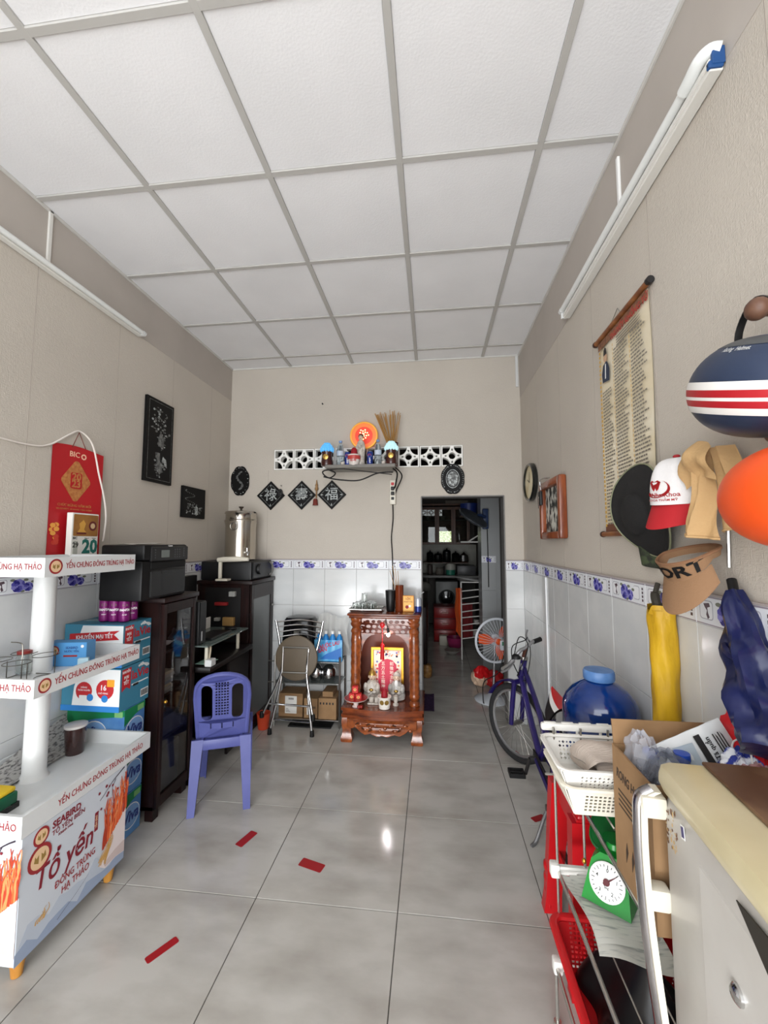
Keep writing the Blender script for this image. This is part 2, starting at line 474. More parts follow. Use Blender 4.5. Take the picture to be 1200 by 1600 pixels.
for nm, yy, xx in (('a', 1.385, -1.44), ('b', 1.79, -1.44), ('c', 1.385, -1.82), ('d', 1.79, -1.82)):
    obj('leg', B().lathe([(.012, 0), (.017, .004), (.02, .03), (.024, .06), (.026, .075)], 12, M=T(xx, yy, 0)), mat('oak', (196, 140, 62), .45, c2=(170, 112, 44), scale=(30, 30, 6)), cart)
def seal(b, M, r, m0=0, m1=1, m2=2):
    b.poly(circ(0, 0, r, 24), .0005, m0, M); b.poly(circ(0, 0, r * .76, 22), .0008, m1, M)
    for sx in (-1, 1):
        b.poly([(sx * r * .12, -r * .35), (sx * r * .5, -r * .1), (sx * r * .42, r * .35), (sx * r * .3, r * .1), (sx * r * .1, r * .3)], .0011, m2, M)
GOLDINK = mat('ink_gold', (150, 120, 60), .6)
def trayprint(tray, x1, y0, y1, z0, z1, end_text, fs, side=True):
    zc = (z0 + z1) / 2; hgt = z1 - z0
    b = B()
    seal(b, FL(y0 + hgt * .66, zc, x1 + .0003), hgt * .42)
    text(b, 'YẾN CHƯNG ĐÔNG TRÙNG HẠ THẢO', fs, FL(y0 + hgt * 1.3, zc, x1 + .0006), 3, .008, align='LEFT', fit=(y1 - y0 - hgt * 1.42))
    obj('lettering', b, [SEALR, SEALC, GOLDINK, INKRED], tray)
    b = B(); text(b, end_text, fs, FB(x1 - .012, zc, y0 - .0004), 0, .008, align='RIGHT', sx=.84)
    obj('lettering', b, [INKRED], tray)
trayprint(top, -1.475, 1.43, 1.915, 1.366, 1.437, 'ĐÔNG TRÙNG HẠ THẢO', .032)
trayprint(mid, -1.445, 1.388, 1.935, .929, .993, 'ĐÔNG TRÙNG HẠ THẢO', .034)
b = B(); text(b, 'YẾN CHƯNG ĐÔNG TRÙNG HẠ THẢO', .034, FL(1.47, .518, -1.3994), 0, .006, align='LEFT', fit=.455); obj('lettering', b, [INKRED], cnt)
b = B(); text(b, 'TRÙNG HẠ THẢO', .034, FB(-1.42, .519, 1.3315), 0, .008, align='RIGHT', sx=.9); obj('lettering', b, [INKRED], cnt)
# the printed side of the body: seals, words, a hand, orange threads, plum twigs and hills
MT1 = mat('print_hill_far', (184, 193, 206), .6); MT2 = mat('print_hill_near', (150, 164, 188), .6)
OR1 = mat('print_orange', (222, 92, 44), .6); OR2 = mat('print_orange_dark', (178, 58, 30), .6); OR3 = mat('print_orange_pale', (240, 140, 84), .6)
HAND = mat('print_hand', (226, 214, 212), .6); HAND2 = mat('print_hand_shade', (206, 188, 184), .6); TWIG = mat('print_twig', (54, 40, 52), .6); NEST = mat('print_nest', (206, 160, 92), .6)
PM = [SEALR, SEALC, GOLDINK, MAROON, MT1, MT2, OR1, OR2, OR3, HAND, HAND2, TWIG, NEST]
rr = random.Random(11)
def strand(b, x0, y0, x1, y1, w, mi, z, M, wob=.012):
    n = 7; L = []; Rr = []
    ph = rr.random() * 6; dx, dy = x1 - x0, y1 - y0; l = math.hypot(dx, dy); nx, ny = -dy / l, dx / l
    for k in range(n):
        t = k / (n - 1); o = math.sin(ph + t * 5) * wob * t
        px, py = x0 + dx * t + nx * o, y0 + dy * t + ny * o; ww = w * (1 - .65 * t) / 2
        L.append((px + nx * ww, py + ny * ww)); Rr.append((px - nx * ww, py - ny * ww))
    for k in range(n - 1): b.add([(*L[k], z), (*Rr[k], z), (*Rr[k + 1], z), (*L[k + 1], z)], [(0, 1, 2, 3)], mi, False, M)
def artwork(M, w, side):
    """picture of size w x .41, origin bottom left"""
    b = B(); h = .410
    far = [(0, 0)] + [(w * k / 12, .035 + .05 * abs(math.sin(k * 1.3)) + .02 * (k % 3)) for k in range(13)] + [(w, 0)]
    near = [(0, 0)] + [(w * k / 12, .01 + .035 * abs(math.sin(k * .9 + 1)) + .012 * (k % 2)) for k in range(13)] + [(w, 0)]
    if side:
        b.plate(far, [], .0002, 4, M); b.plate(near, [], .0003, 5, M @ T(0, 0, .0002))
    x0 = w - .105 if side else w - .15
    b.plate([(w, .33 - .10), (w - .03, .20), (w - .075, .16), (w - .125, .10), (w - .14, .06), (w - .11, .035), (w - .05, .04), (w, .03)], [], .0004, 9, M @ T(0, 0, .0004))
    b.plate([(w, .08), (w - .06, .075), (w - .12, .06), (w - .11, .04), (w - .05, .042), (w, .032)], [], .0003, 10, M @ T(0, 0, .0009))
    for k in range(70):
        t = rr.random()
        xa, ya = w - .13 + .13 * t, .12 + .10 * t
        xb, yb = xa - .02 + .04 * rr.random() + .01, ya + .10 + .09 * rr.random()
        strand(b, xa, ya, min(xb, w - .002), min(yb, h - .03), .009, 6 + k % 3, .0012 + .00002 * k, M)
    for k in range(14): strand(b, w - .15 + rr.random() * .04, .05 + rr.random() * .04, w - .10 + rr.random() * .03, .12 + rr.random() * .03, .006, 12, .0018 + .00003 * k, M, .006)
    strand(b, w - .02, h - .005, w - .16, h - .065, .006, 11, .0012, M, .01); strand(b, w - .07, h - .03, w - .10, h - .085, .004, 11, .0013, M)
    for k in range(9): b.poly(circ(w - .05 - rr.random() * .12, h - .03 - rr.random() * .09, .004 + .003 * rr.random(), 7), .0002, 3, M @ T(0, 0, .0014 + .0001 * k))
    return b
M = FL(1.337, .07, -1.4036)
b = artwork(M, .496, True)
seal(b, M @ T(.075, .372, .0006), .031); seal(b, M @ T(.073, .300, .0012), .046)
text(b, 'SEABIRD', .036, M @ T(.118, .378, .001), 3, .025, align='LEFT', fit=.125)
text(b, 'TỔ YẾN BIỂN', .024, M @ T(.118, .349, .001), 3, .008, align='LEFT')
text(b, 'Khánh Hoà', .014, M @ T(.145, .331, .001), 3, .01, align='LEFT')
text(b, 'Tổ yến', .105, M @ T(.055, .222, .001), 3, .014, .15, align='LEFT', fit=.250)
b.poly(rrect(.318, .225, .336, .30, .003), .0006, 3, M)
text(b, 'YẾN SÀO', .012, M @ T(.327, .263, .0008) @ RZ(PI / 2), 1, .01)
text(b, 'ĐÔNG TRÙNG', .036, M @ T(.235, .150, .001), 0, .006, fit=.185); text(b, 'HẠ THẢO', .036, M @ T(.235, .112, .001), 0, .006, fit=.125)
for k in range(5): strand(b, .07 + .008 * k, .075, .085 + .01 * k, .10 + .003 * k, .006, 12, .001 + .0001 * k, M)
strand(b, .16, .02, .30, .075, .002, 11, .0008, M, .004)
obj('printed_panel', b, PM, bd)
Me = FB(-1.855, .07, 1.3366)
obj('printed_panel', artwork(Me, .45, False), PM, bd)

# things on the cart
jar = thing('plastic_cup', 'dark brown drinking cup with a pale film lid on the lowest tray of the cart', 'cup', (-1.705, 1.865, .494))
b = B(); b.lathe([(.036, .0), (.038, .004), (.046, .118), (.0455, .122)], 24, M=T(-1.705, 1.865, .494)); obj('cup_body', b, mat('brown_drink', (52, 30, 28), .12, coat=.5), jar)
obj('film_lid', B().lathe([(.001, .1225), (.047, .1225), (.049, .126), (.048, .133), (.04, .136), (.001, .137)], 24, M=T(-1.705, 1.865, .494)), mat('lid_film', (196, 192, 188), .2), jar)
b = B()
def crump(u, v, x0, x1, y0, y1, z, a, sd):
    x = x0 + (x1 - x0) * u; y = y0 + (y1 - y0) * v
    return (x, y, z + a * (math.sin(u * 9 + sd) * math.cos(v * 7 + sd * 2) + .6 * math.sin(u * 17 + v * 13 + sd)) * .5 + a)
b.grid(lambda u, v: crump(u, v, -1.845, -1.72, 1.50, 1.95, .497 + .13 * (1 - u) ** 2 * v, .006, 1.0), 18, 24)
nw = tag(obj('newspaper', b, mat('newsprint', (168, 166, 162), .9, c2=(96, 94, 94), scale=(110, 50, 110), lo=.48, hi=.62), base=(-1.79, 1.72, .5)), 'crumpled grey newspaper lying behind the post on the lowest cart tray', 'newspaper')
sp = thing('small_box_stack', 'green and yellow box stack at the near end of the lowest cart tray', 'box', (-1.62, 1.425, .494))
obj('green_base', B().box(-1.70, 1.375, .512, -1.573, 1.475, .556, .008), mat('dark_green_plastic', (20, 96, 66), .5), sp)
obj('yellow_top', B().box(-1.695, 1.38, .556, -1.578, 1.47, .574, .007), mat('yellow_sponge', (226, 190, 40), .8, bump=.4, bscale=200), sp)
b = B()
for k in range(5): b.tube([(-1.70, 1.372, .496 + .004 * k), (-1.572, 1.372, .496 + .004 * k), (-1.572, 1.478, .496 + .004 * k), (-1.70, 1.478, .496 + .004 * k)], .0018, 5, closed=True)
obj('wire_coil', b, mat('black_wire', (30, 34, 34), .4), sp)
# blue carton on the middle tray
bxb = thing('blue_carton', 'sky blue carton with a red round seal standing on the middle cart tray', 'box', (-1.66, 1.765, .937), .20)
obj('carton_body', B().box(-.088, -.035, 0, .088, .035, .105, .002), mat('sky_blue_card', (84, 152, 208), .45), bxb, local=True)
b = B(); Mb = F((0, -.0354, 0)); seal(b, Mb @ T(-.05, .07, 0), .022); text(b, 'SEABIRD', .014, Mb @ T(.025, .082, .0004), 3, .01); text(b, 'NƯỚC YẾN', .012, Mb @ T(.025, .066, .0004), 3, .01)
b.poly(rrect(-.01, .042, .05, .05, .002), .0004, 0, Mb); b.poly(circ(.07, .088, .007, 10), .0004, 4, Mb)
obj('lettering', b, [SEALR, SEALC, GOLDINK, mat('ink_navy', (30, 60, 130), .6), INKWHITE], bxb, local=True)
hd = thing('small_carton', 'small pale blue card leaning by the sky blue carton on the cart', 'box', (-1.535, 1.70, .937), .5)
obj('card_body', B().box(-.02, -.01, 0, .02, .01, .05, .0015), mat('pale_blue_card', (176, 206, 218), .5), hd, local=True)
b = B(); text(b, '6', .02, F((.004, -.0103, .022)), 0, .01); obj('lettering', b, [INKBLACK], hd, local=True)
for k, (x, y, c, lab) in enumerate(((-1.50, 1.80, (190, 188, 186), 'silver sachet lying on the middle cart tray beside the blue carton'), (-1.54, 1.86, (210, 200, 198), 'pinkish white sachet at the far end of the middle cart tray'))):
    s_ = B(); s_.grid(lambda u, v, x=x, y=y, k=k: (x + (u - .5) * .07, y + (v - .5) * .09, .938 + .022 * math.sin(PI * u) * math.sin(PI * v) + .004 * math.sin(u * 9 + v * 11 + k)), 10, 12)
    tag(obj('sachet', s_, mat('sachet_%d' % k, c, .35, c2=tuple(int(q * .75) for q in c), scale=(50, 50, 50)), base=(x, y, .938)), lab, 'sachet')
# wire cup holder on the middle tray
wr_ = thing('wire_cup_holder', 'thin wire cup holder with rings at the near end of the middle cart tray', 'cup holder', (-1.66, 1.52, .937))
WIRE = mat('wire_grey', (120, 116, 108), .3, .9)
b = B()
for k, (x, y) in enumerate(((-1.72, 1.49), (-1.60, 1.46), (-1.60, 1.58), (-1.72, 1.60))):
    b.tube([(x + .045 * math.cos(a), y + .045 * math.sin(a), 1.03) for a in [2 * PI * i / 18 for i in range(18)]], .0016, 5, closed=True)
obj('ring', b, WIRE, wr_)
b = B()
for x, y in ((-1.66, 1.535), (-1.66, 1.475), (-1.555, 1.46), (-1.60, 1.625)):
    b.tube(bez([(x, y, .94), (x, y, 1.0), (x, y, 1.03)], 3), .0018, 5)
b.tube(bez([(-1.66, 1.535, .94), (-1.66, 1.535, 1.06), (-1.67, 1.535, 1.085), (-1.71, 1.53, 1.09)], 5), .0022, 6)
for x, y in ((-1.72, 1.49), (-1.60, 1.46), (-1.60, 1.58)):
    b.tube([(x + .036 * math.cos(a), y + .036 * math.sin(a), .94) for a in [2 * PI * i / 14 for i in range(14)]], .0016, 5, closed=True)
b.tube([(-1.74, 1.46, .94), (-1.56, 1.46, .94), (-1.56, 1.62, .94), (-1.74, 1.62, .94)], .002, 5, closed=True)
obj('frame', b, WIRE, wr_)
gl = thing('glass_jar', 'small clear glass jar standing in the wire cup holder', 'jar', (-1.72, 1.60, .942))
b = B(); b.lathe([(.001, .004), (.026, .004), (.028, .01), (.028, .07), (.024, .078), (.024, .082), (.022, .082), (.022, .078), (.026, .07), (.026, .008), (.001, .008)], 18, M=T(-1.72, 1.60, .942)); obj('jar_glass', b, GLASS, gl)
obj('jar_lid', B().lathe([(.025, .083), (.026, .083), (.026, .097), (.001, .098)], 18, M=T(-1.72, 1.60, .942)), mat('jar_lid_red', (130, 40, 36), .4), gl)

# ------------------------------------------------------------------ stack of drink cartons behind the cart
LB = mat('carton_teal', (58, 124, 150), .45); LW = mat('carton_white', (224, 226, 226), .5); VG = mat('carton_green', (20, 120, 72), .45); VB = mat('carton_blue', (70, 118, 176), .45, c2=(96, 146, 196), scale=(8, 8, 8))
CR = mat('carton_red', (184, 34, 40), .5); CBL = mat('carton_deep_blue', (40, 120, 190), .5); NAV = mat('carton_navy', (34, 52, 124), .5); YEL = mat('carton_yellow', (232, 158, 40), .6)
def water_carton(z, lab, jit, kind):
    t = thing('water_carton', lab, 'carton', (-1.70, 2.062, z), jit, 'drink cartons stacked behind the cart')
    X0, X1, Y0, Y1, HH = -.165, .155, -.122, .092, .213
    obj('carton_body', B().box(X0, Y0, .001, X1, Y1, HH, .002, mi=0), [LB], t, local=True)
    obj('tape', B().box(X0 + .01, -.03, HH, X1 - .01, .02, HH + .0008), mat('clear_tape', (120, 150, 160), .2), t, local=True)
    b = B(); m = F((0, Y0 - .0004, 0))            # the end towards the camera
    b.poly([(X0 + .06, .02), (X1, .02), (X1, HH - .005), (X0 + .10, HH - .005), (X0 + .07, .12)], .0003, 0, m)
    if kind == 0:
        b.poly([(X0 + .03, .165), (X1 - .02, .185), (X1 - .05, .165), (X1 - .02, .14), (X0 + .03, .12)], .0005, 1, m)
        text(b, 'KHUYẾN MẠI TẾT', .027, m @ T(.0, .152, .0006) @ RZ(.06), 0, .02, fit=.20); b.poly(rrect(X1 - .06, .075, X1 - .02, .115, .003), .0006, 2, m)
    else:
        b.poly(circ(-.04, .10, .045, 20), .0005, 1, m); b.poly(circ(.075, .11, .048, 20), .0005, 1, m)
        text(b, 'HÀNG', .012, m @ T(-.04, .118, .0007), 0, .01); text(b, 'TRĂM NGHÌN', .011, m @ T(-.04, .104, .0007), 0, .01); text(b, '16', .036, m @ T(.065, .118, .0007), 0, .02); text(b, 'CHỈ VÀNG', .011, m @ T(.065, .092, .0007), 0, .01)
        b.poly(rrect(.085, .125, .125, .16, .003), .0007, 2, m); b.poly(circ(-.005, .07, .018, 12), .0007, 3, m); b.poly(circ(.075, .066, .018, 12), .0007, 3, m); b.poly(rrect(-.065, .055, -.022, .08, .003), .0007, 0, m)
    b.poly([(X0, .002), (X1, .002), (X1, .03), (X0, .03)], .0006, 3, m)
    obj('printed_end', b, [LW, CR, YEL, CBL], t, local=True)
    b = B(); m = F((X1 + .0004, 0, 0), (0, 1, 0), (0, 0, 1))
    b.poly([(Y0 + .012, HH - .01), (Y0 + .075, HH - .01), (Y0 + .07, .095), (Y0 + .042, .112), (Y0 + .012, .095)], .0004, 1, m)
    for k, s in enumerate(('KHUYẾN', 'MẠI', 'TẾT')): text(b, s, .017 + .003 * k, m @ T(Y0 + .041, HH - .025 - .027 * k, .0006), 0, .02, fit=(.052, .03, .036)[k])
    text(b, 'laVie', .062, m @ T(.020, .155, .0006), 1, .018, fit=.125)
    for k in range(7): b.poly(circ(.01 + .012 * k, .19 + .008 * math.sin(k * .7 + .4), .006 + .002 * (k % 3), 8), .0004, 0, m)
    b.poly([(Y0 + .08, .108), (Y1 - .01, .108), (Y1 - .01, .114), (Y0 + .08, .114)], .0004, 0, m); b.poly(rrect(Y0 + .09, .10, Y0 + .13, .112, .003), .0006, 4, m)
    b.poly([(.028, .025), (Y1 - .006, .025), (Y1 - .006, .065), (.028, .065)], .0003, 0, m)
    for k in range(14): b.poly([(.030 + .0038 * k, .03), (.032 + .0038 * k + .001 * (k % 2), .03), (.032 + .0038 * k + .001 * (k % 2), .06), (.030 + .0038 * k, .06)], .0005, 4, m)
    obj('printed_side', b, [LW, CR, YEL, CBL, INKBLACK], t, local=True)
def soda_carton(z, lab, jit):
    t = thing('juice_carton', lab, 'carton', (-1.705, 2.062, z), jit * .3, 'drink cartons stacked behind the cart')
    X0, X1, Y0, Y1, HH = -.165, .155, -.074, .074, .2155
    obj('carton_body', B().box(X0, Y0, .001, X1, Y1, HH, .002), [VB], t, local=True)
    b = B()
    for m, w0, w1 in ((F((0, Y0 - .0004, 0)), X0, X1), (F((X1 + .0004, 0, 0), (0, 1, 0), (0, 0, 1)), Y0, Y1)):
        wc = (w0 + w1) / 2
        b.poly([(w0, HH - .004), (w0, HH - .085), (wc, HH - .05), (w1, HH - .035), (w1, HH - .004)], .0003, 0, m)
        b.poly(circ(wc, .095, .066, 20, .060), .0005, 1, m); b.poly(circ(wc, .095, .062, 20, .055), .0006, 2, m)
        text(b, 'Viva', .075, m @ T(wc, .095, .0008), 3, .03, .15, fit=.11)
        b.poly(rrect(w1 - .055, HH - .04, w1 - .01, HH - .012, .002), .0006, 4, m)
    obj('printed_side', b, [VG, LW, mat('carton_pale_blue', (120, 160, 208), .5), NAV, mat('carton_lime', (120, 176, 110), .5)], t, local=True)
soda_carton(.001, 'blue and green carton at the floor, bottommost of the carton stack', -.01)
soda_carton(.2185, 'blue and green carton second from the floor in the carton stack', .012)
soda_carton(.436, 'green topped blue carton directly under the two teal cartons', -.008)
water_carton(.6535, 'teal carton with red circles and the number 16 on its end', .0, 1)
water_carton(.8685, 'topmost teal carton with a red ribbon banner under the purple cans', .02, 0)
# six cans of purple soft drink
PUR = mat('can_purple', (116, 18, 98), .3, .2)
six = 0
can0 = None
CANLAB = ['front left', 'front middle', 'front right', 'back left', 'back middle', 'back right']
for k in range(6):
    x = -1.715 + .056 * (k % 3); y = 2.02 + .056 * (k // 3); z = 1.0845
    lab = 'purple soft drink can, %s of the six pack on the top carton' % CANLAB[k]
    if can0 is None:
        t = thing('soda_can', lab, 'can', (x, y, z), .5, 'purple cans on the carton stack')
        obj('can_body', B().lathe([(.021, 0), (.026, .004), (.0272, .012), (.0272, .108), (.022, .119)], 20), PUR, t, local=True)
        obj('can_top', B().lathe([(.0215, .1185), (.0225, .121), (.021, .1215), (.02, .118), (.001, .118)], 20), STEEL, t, local=True)
        b = B()
        wrp = lambda q: ((.0275 + q[2]) * math.sin(q[0] / .0275), -(.0275 + q[2]) * math.cos(q[0] / .0275), q[1])
        b.plate(circ(0, .062, .022, 18, .02), [], .0002, 1, warp=wrp); text(b, 'FANTA', .0155, None, 0, .04, warp=wrp, pre=T(0, .062, .0003))
        b.plate(circ(0, .088, .012, 8, .006), [], .0002, 2, warp=wrp); text(b, 'NHO', .009, None, 0, .01, warp=wrp, pre=T(0, .038, .0002))
        obj('lettering', b, [INKWHITE, mat('can_label_dark', (40, 24, 60), .4), mat('can_leaf', (90, 150, 60), .4)], t, local=True)
        can0 = t
    else: dup(can0, (x, y, z), .5 + .2 * (k % 3) - .2, lab)

# ------------------------------------------------------------------ dark glass-fronted cabinet with the printer
cab = thing('glass_cabinet', 'dark wood cabinet with a tall glass door full of papers under the printer', 'cabinet', (-1.67, 2.31, 0))
x0, x1, y0, y1, zt = -1.86, -1.475, 2.16, 2.33, 1.19
cab_y1 = 2.475
b = B(); b.box(x0, y0, .06, x1 - .02, y0 + .02, zt - .03, .002).box(x0, cab_y1 - .02, .06, x1 - .02, cab_y1, zt - .03, .002).box(x0, y0, .06, x0 + .015, cab_y1, zt - .03).box(x0, y0, .06, x1 - .02, cab_y1, .08)
b.box(x0, y0 - .015, zt - .03, x1 + .01, cab_y1 + .015, zt, .006)
obj('carcass', b, DKWOOD, cab)
for z in (.38, .62, .86): obj('shelf', B().box(x0 + .015, y0 + .02, z, x1 - .05, cab_y1 - .02, z + .012), DKWOOD, cab)
dr = B(); xd = x1 - .02
dr.box(xd, y0, .07, xd + .02, y0 + .03, zt - .035, .003).box(xd, cab_y1 - .03, .07, xd + .02, cab_y1, zt - .035, .003).box(xd, y0 + .03, zt - .09, xd + .02, cab_y1 - .03, zt - .035, .003).box(xd, y0 + .03, .07, xd + .02, cab_y1 - .03, .13, .003)
door = obj('door', dr, DKWOOD, cab)
obj('door_glass', B().box(xd + .006, y0 + .03, .13, xd + .010, cab_y1 - .03, zt - .09), mat('smoked_glass', (225, 225, 228), .03, trans=1.0), door)
obj('door_knob', B().ell((xd + .028, y0 + .03, .62), (.01, .01, .01), 10, 6), GOLD, door)
for x, y in ((x0 + .03, y0 + .03), (x1 - .05, y0 + .03), (x0 + .03, cab_y1 - .03), (x1 - .05, cab_y1 - .03)): obj('foot', B().box(x - .025, y - .025, 0, x + .025, y + .025, .06, .004), DKWOOD, cab)
pc = [(150, 148, 142), (170, 166, 156), (190, 176, 150), (140, 142, 148)]
k = 0
for zs, n in ((.632, 7),):
    for i in range(n):
        hh = .012 + .008 * R(); w = .13 + .05 * R()
        if k == 0: zc = zs
        tag(obj('paper_stack', B().box(-1.69, y0 + .03 + .02 * R(), zc, -1.53, y0 + .03 + w, zc + hh, .001), mat('old_paper_%d' % (i % 4), pc[i % 4], .9), base=(-1.53, y0 + .1, zc)), ('bottommost', 'second from bottom', 'third from bottom', 'middle', 'third from top', 'second from top', 'topmost')[i] + ' bundle in the pile of old papers behind the cabinet glass', 'paper', 'papers in the glass cabinet')
        zc += hh + .0005; k += 1
tag(obj('document', B().grid(lambda u, v: (-1.56 + .04 * u, y0 + .04 + .16 * v, .90 + .03 * u + .008 * math.sin(v * 6)), 4, 6), PAPER, base=(-1.46, y0 + .1, .90)), 'loose white sheet sticking out on the upper shelf of the glass cabinet', 'paper')
tag(obj('envelope', B().box(-1.545, y0 + .05, .875, -1.53, y0 + .10, 1.05, .001), mat('manila', (150, 116, 78), .9), base=(-1.47, y0 + .07, .875)), 'brown envelope standing upright behind the cabinet glass', 'envelope')
tag(obj('plastic_bag', B().grid(lambda u, v: (-1.545 + .012 * math.sin(v * 9), y0 + .16 + .1 * u + .01 * math.sin(v * 7), .87 + .11 * v + .01 * math.sin(u * 8)), 8, 8), mat('blue_black_bag', (26, 26, 44), .3), base=(-1.47, y0 + .2, .874)), 'crumpled dark bag on the upper shelf of the glass cabinet', 'bag')
tag(obj('storage_tray', B().box(-1.72, y0 + .03, .3925, -1.53, cab_y1 - .04, .50, .006), mat('grey_bin', (70, 72, 78), .5), base=(-1.55, 2.26, .3925)), 'grey plastic tray on the middle shelf of the glass cabinet', 'tray')
tag(obj('file_box', B().box(-1.72, y0 + .03, .081, -1.53, cab_y1 - .05, .33, .004), mat('file_grey', (58, 60, 62), .6), base=(-1.55, 2.26, .081)), 'dark grey file box at the bottom of the glass cabinet', 'box')
# printer
pr_ = thing('printer', 'black multifunction laser printer on the dark glass cabinet', 'printer', (-1.62, 2.18, 1.19))
PB = mat('printer_black', (14, 14, 15), .42, spec=.35); PG = mat('printer_panel', (26, 27, 28), .38, spec=.4)
px0, px1, py0, py1 = -1.73, -1.475, 1.985, 2.37
obj('body', B().box(px0, py0, 1.191, px1 - .012, py1, 1.40, .012), PB, pr_)
obj('scanner_lid', B().box(px0, py0 + .003, 1.402, px1 - .006, py1 - .003, 1.485, .012), PB, pr_)
f = B(); f.box(px1 - .014, py0 + .05, 1.395, px1, py1 - .005, 1.475, .004); pn = obj('control_panel', f, PG, pr_)
b = B(); m = FL(py0, 0, px1 + .0003)
b.poly(rrect(.13, 1.415, .20, 1.455, .003), .001, 0, m)
for i in range(3):
    for j in range(4): b.poly(circ(.25 + .022 * i, 1.415 + .014 * j, .005, 8), .001, 1, m)
for i in range(4): b.poly(circ(.08, 1.415 + .014 * i, .004, 8), .001, 1, m); b.poly(circ(.335, 1.42 + .014 * i, .006, 8), .001, 1, m)
obj('display_and_keys', b, [mat('lcd', (108, 116, 112), .3), mat('key_grey', (70, 72, 74), .5)], pn)
b = B(); text(b, 'Canon', .014, FL(2.20, 1.479, px1 - .0055), 0, .02); obj('lettering', b, [INKWHITE], pr_)
obj('output_slot', B().box(px1 - .013, py0 + .06, 1.355, px1 - .006, py1 - .02, 1.39, .002), mat('slot_black', (6, 6, 6), .8), pr_)
obj('paper_drawer', B().box(px1 - .016, py0 + .06, 1.205, px1 - .004, py1 - .02, 1.345, .004).box(px1 - .006, 2.13, 1.325, px1 - .001, 2.25, 1.345, .002), PG, pr_)
tag(obj('loose_paper', B().grid(lambda u, v: (-1.71 + .16 * u, 2.06 + .25 * v, 1.4865 + .004 * math.sin(u * 5) ** 2 + .004 * v * v), 6, 6), PAPER, base=(-1.67, 2.18, 1.4865)), 'loose white sheet lying on top of the printer', 'paper')

# ------------------------------------------------------------------ dark computer desk
dk = thing('computer_desk', 'dark wood computer desk with a glass top between two cabinets', 'desk', (-1.62, 2.85, 0))
BKW = mat('black_brown_wood', (12, 8, 8), .35, c2=(20, 12, 11), scale=(30, 30, 4), spec=.35)
obj('desk_board', B().box(-1.865, 2.50, .68, -1.385, 3.125, .715, .005), BKW, dk)
obj('side_panel', B().box(-1.86, 2.50, 0, -1.50, 2.525, .68, .003), BKW, dk); obj('side_panel', B().box(-1.86, 3.10, 0, -1.42, 3.125, .68, .003), BKW, dk)
obj('back_panel', B().box(-1.86, 2.525, .05, -1.845, 3.10, .68), BKW, dk)
obj('door', B().box(-1.425, 2.79, .05, -1.405, 3.10, .67, .004), BKW, dk)
obj('glass_top', B().box(-1.86, 2.50, .838, -1.405, 3.08, .846), mat('desk_glass', (150, 165, 160), .03, trans=.6), dk)
for x, y in ((-1.44, 2.55), (-1.44, 2.98), (-1.83, 2.55), (-1.83, 2.98)): obj('glass_support', B().tube([(x, y, .715), (x, y, .838)], .012, 12), mat('ivory_post', (196, 190, 172), .4), dk)
mo = thing('monitor', 'black flat monitor seen edge-on on the dark desk', 'monitor', (-1.66, 2.58, .847))
obj('screen', B().box(-1.84, 2.62, .93, -1.80, 3.02, 1.25, .006), BLACK, mo)
obj('stand', B().box(-1.81, 2.79, .86, -1.785, 2.85, 1.05, .004).box(-1.84, 2.70, .8465, -1.69, 2.94, .86, .004), BLACK, mo)
tw = thing('computer_tower', 'slim black computer tower beside the glass cabinet on the desk', 'computer', (-1.53, 2.50, .847))
obj('case', B().box(-1.76, 2.51, .8475, -1.475, 2.59, 1.12, .005), BLACK, tw); obj('front_panel', B().box(-1.4755, 2.515, .855, -1.468, 2.585, 1.115, .003), PG, tw)
obj('light_strip', B().box(-1.4685, 2.53, .87, -1.466, 2.54, .93, .001), mat('silver_strip', (170, 170, 170), .4), tw)
def simple(name, b, m, lab, cat, base, group=None): return tag(obj(name, b, m, base=base), lab, cat, group)
simple('keyboard', B().box(-1.60, 2.64, .847, -1.46, 2.92, .862, .004), BLACK, 'black keyboard lying on the glass desk top', 'keyboard', (-1.53, 2.76, .847))
simple('computer_mouse', B().ell((-1.50, 2.985, .858), (.05, .034, .014), 14, 8), BLACK, 'black mouse near the far end of the glass desk top', 'mouse', (-1.50, 2.985, .847))
cb_ = thing('note_board', 'small white board leaning at the back of the desk', 'card', (-1.78, 2.98, .847)); obj('card_body', B().box(-1.70, 2.97, .8475, -1.695, 3.045, .93, .001), PAPER, cb_)
ad = thing('power_adapter', 'white square power adapter with a cable at the near edge of the desk', 'adapter', (-1.40, 2.50, .70))
obj('adapter_body', B().box(-1.43, 2.51, .7155, -1.385, 2.57, .758, .004, mi=0, M=None), WHITE, ad)
obj('cable', B().tube(bez([(-1.42, 2.55, .758), (-1.42, 2.56, .80), (-1.43, 2.58, .832), (-1.45, 2.59, .80), (-1.45, 2.57, .74), (-1.45, 2.58, .722)], 5), .006, 6), mat('beige_cable', (170, 158, 136), .6), ad)
simple('mint_paper', B().box(-1.52, 2.56, .7155, -1.43, 2.68, .718), mat('mint', (150, 186, 170), .8), 'pale green card on the shelf under the desk glass', 'card', (-1.48, 2.62, .7155))

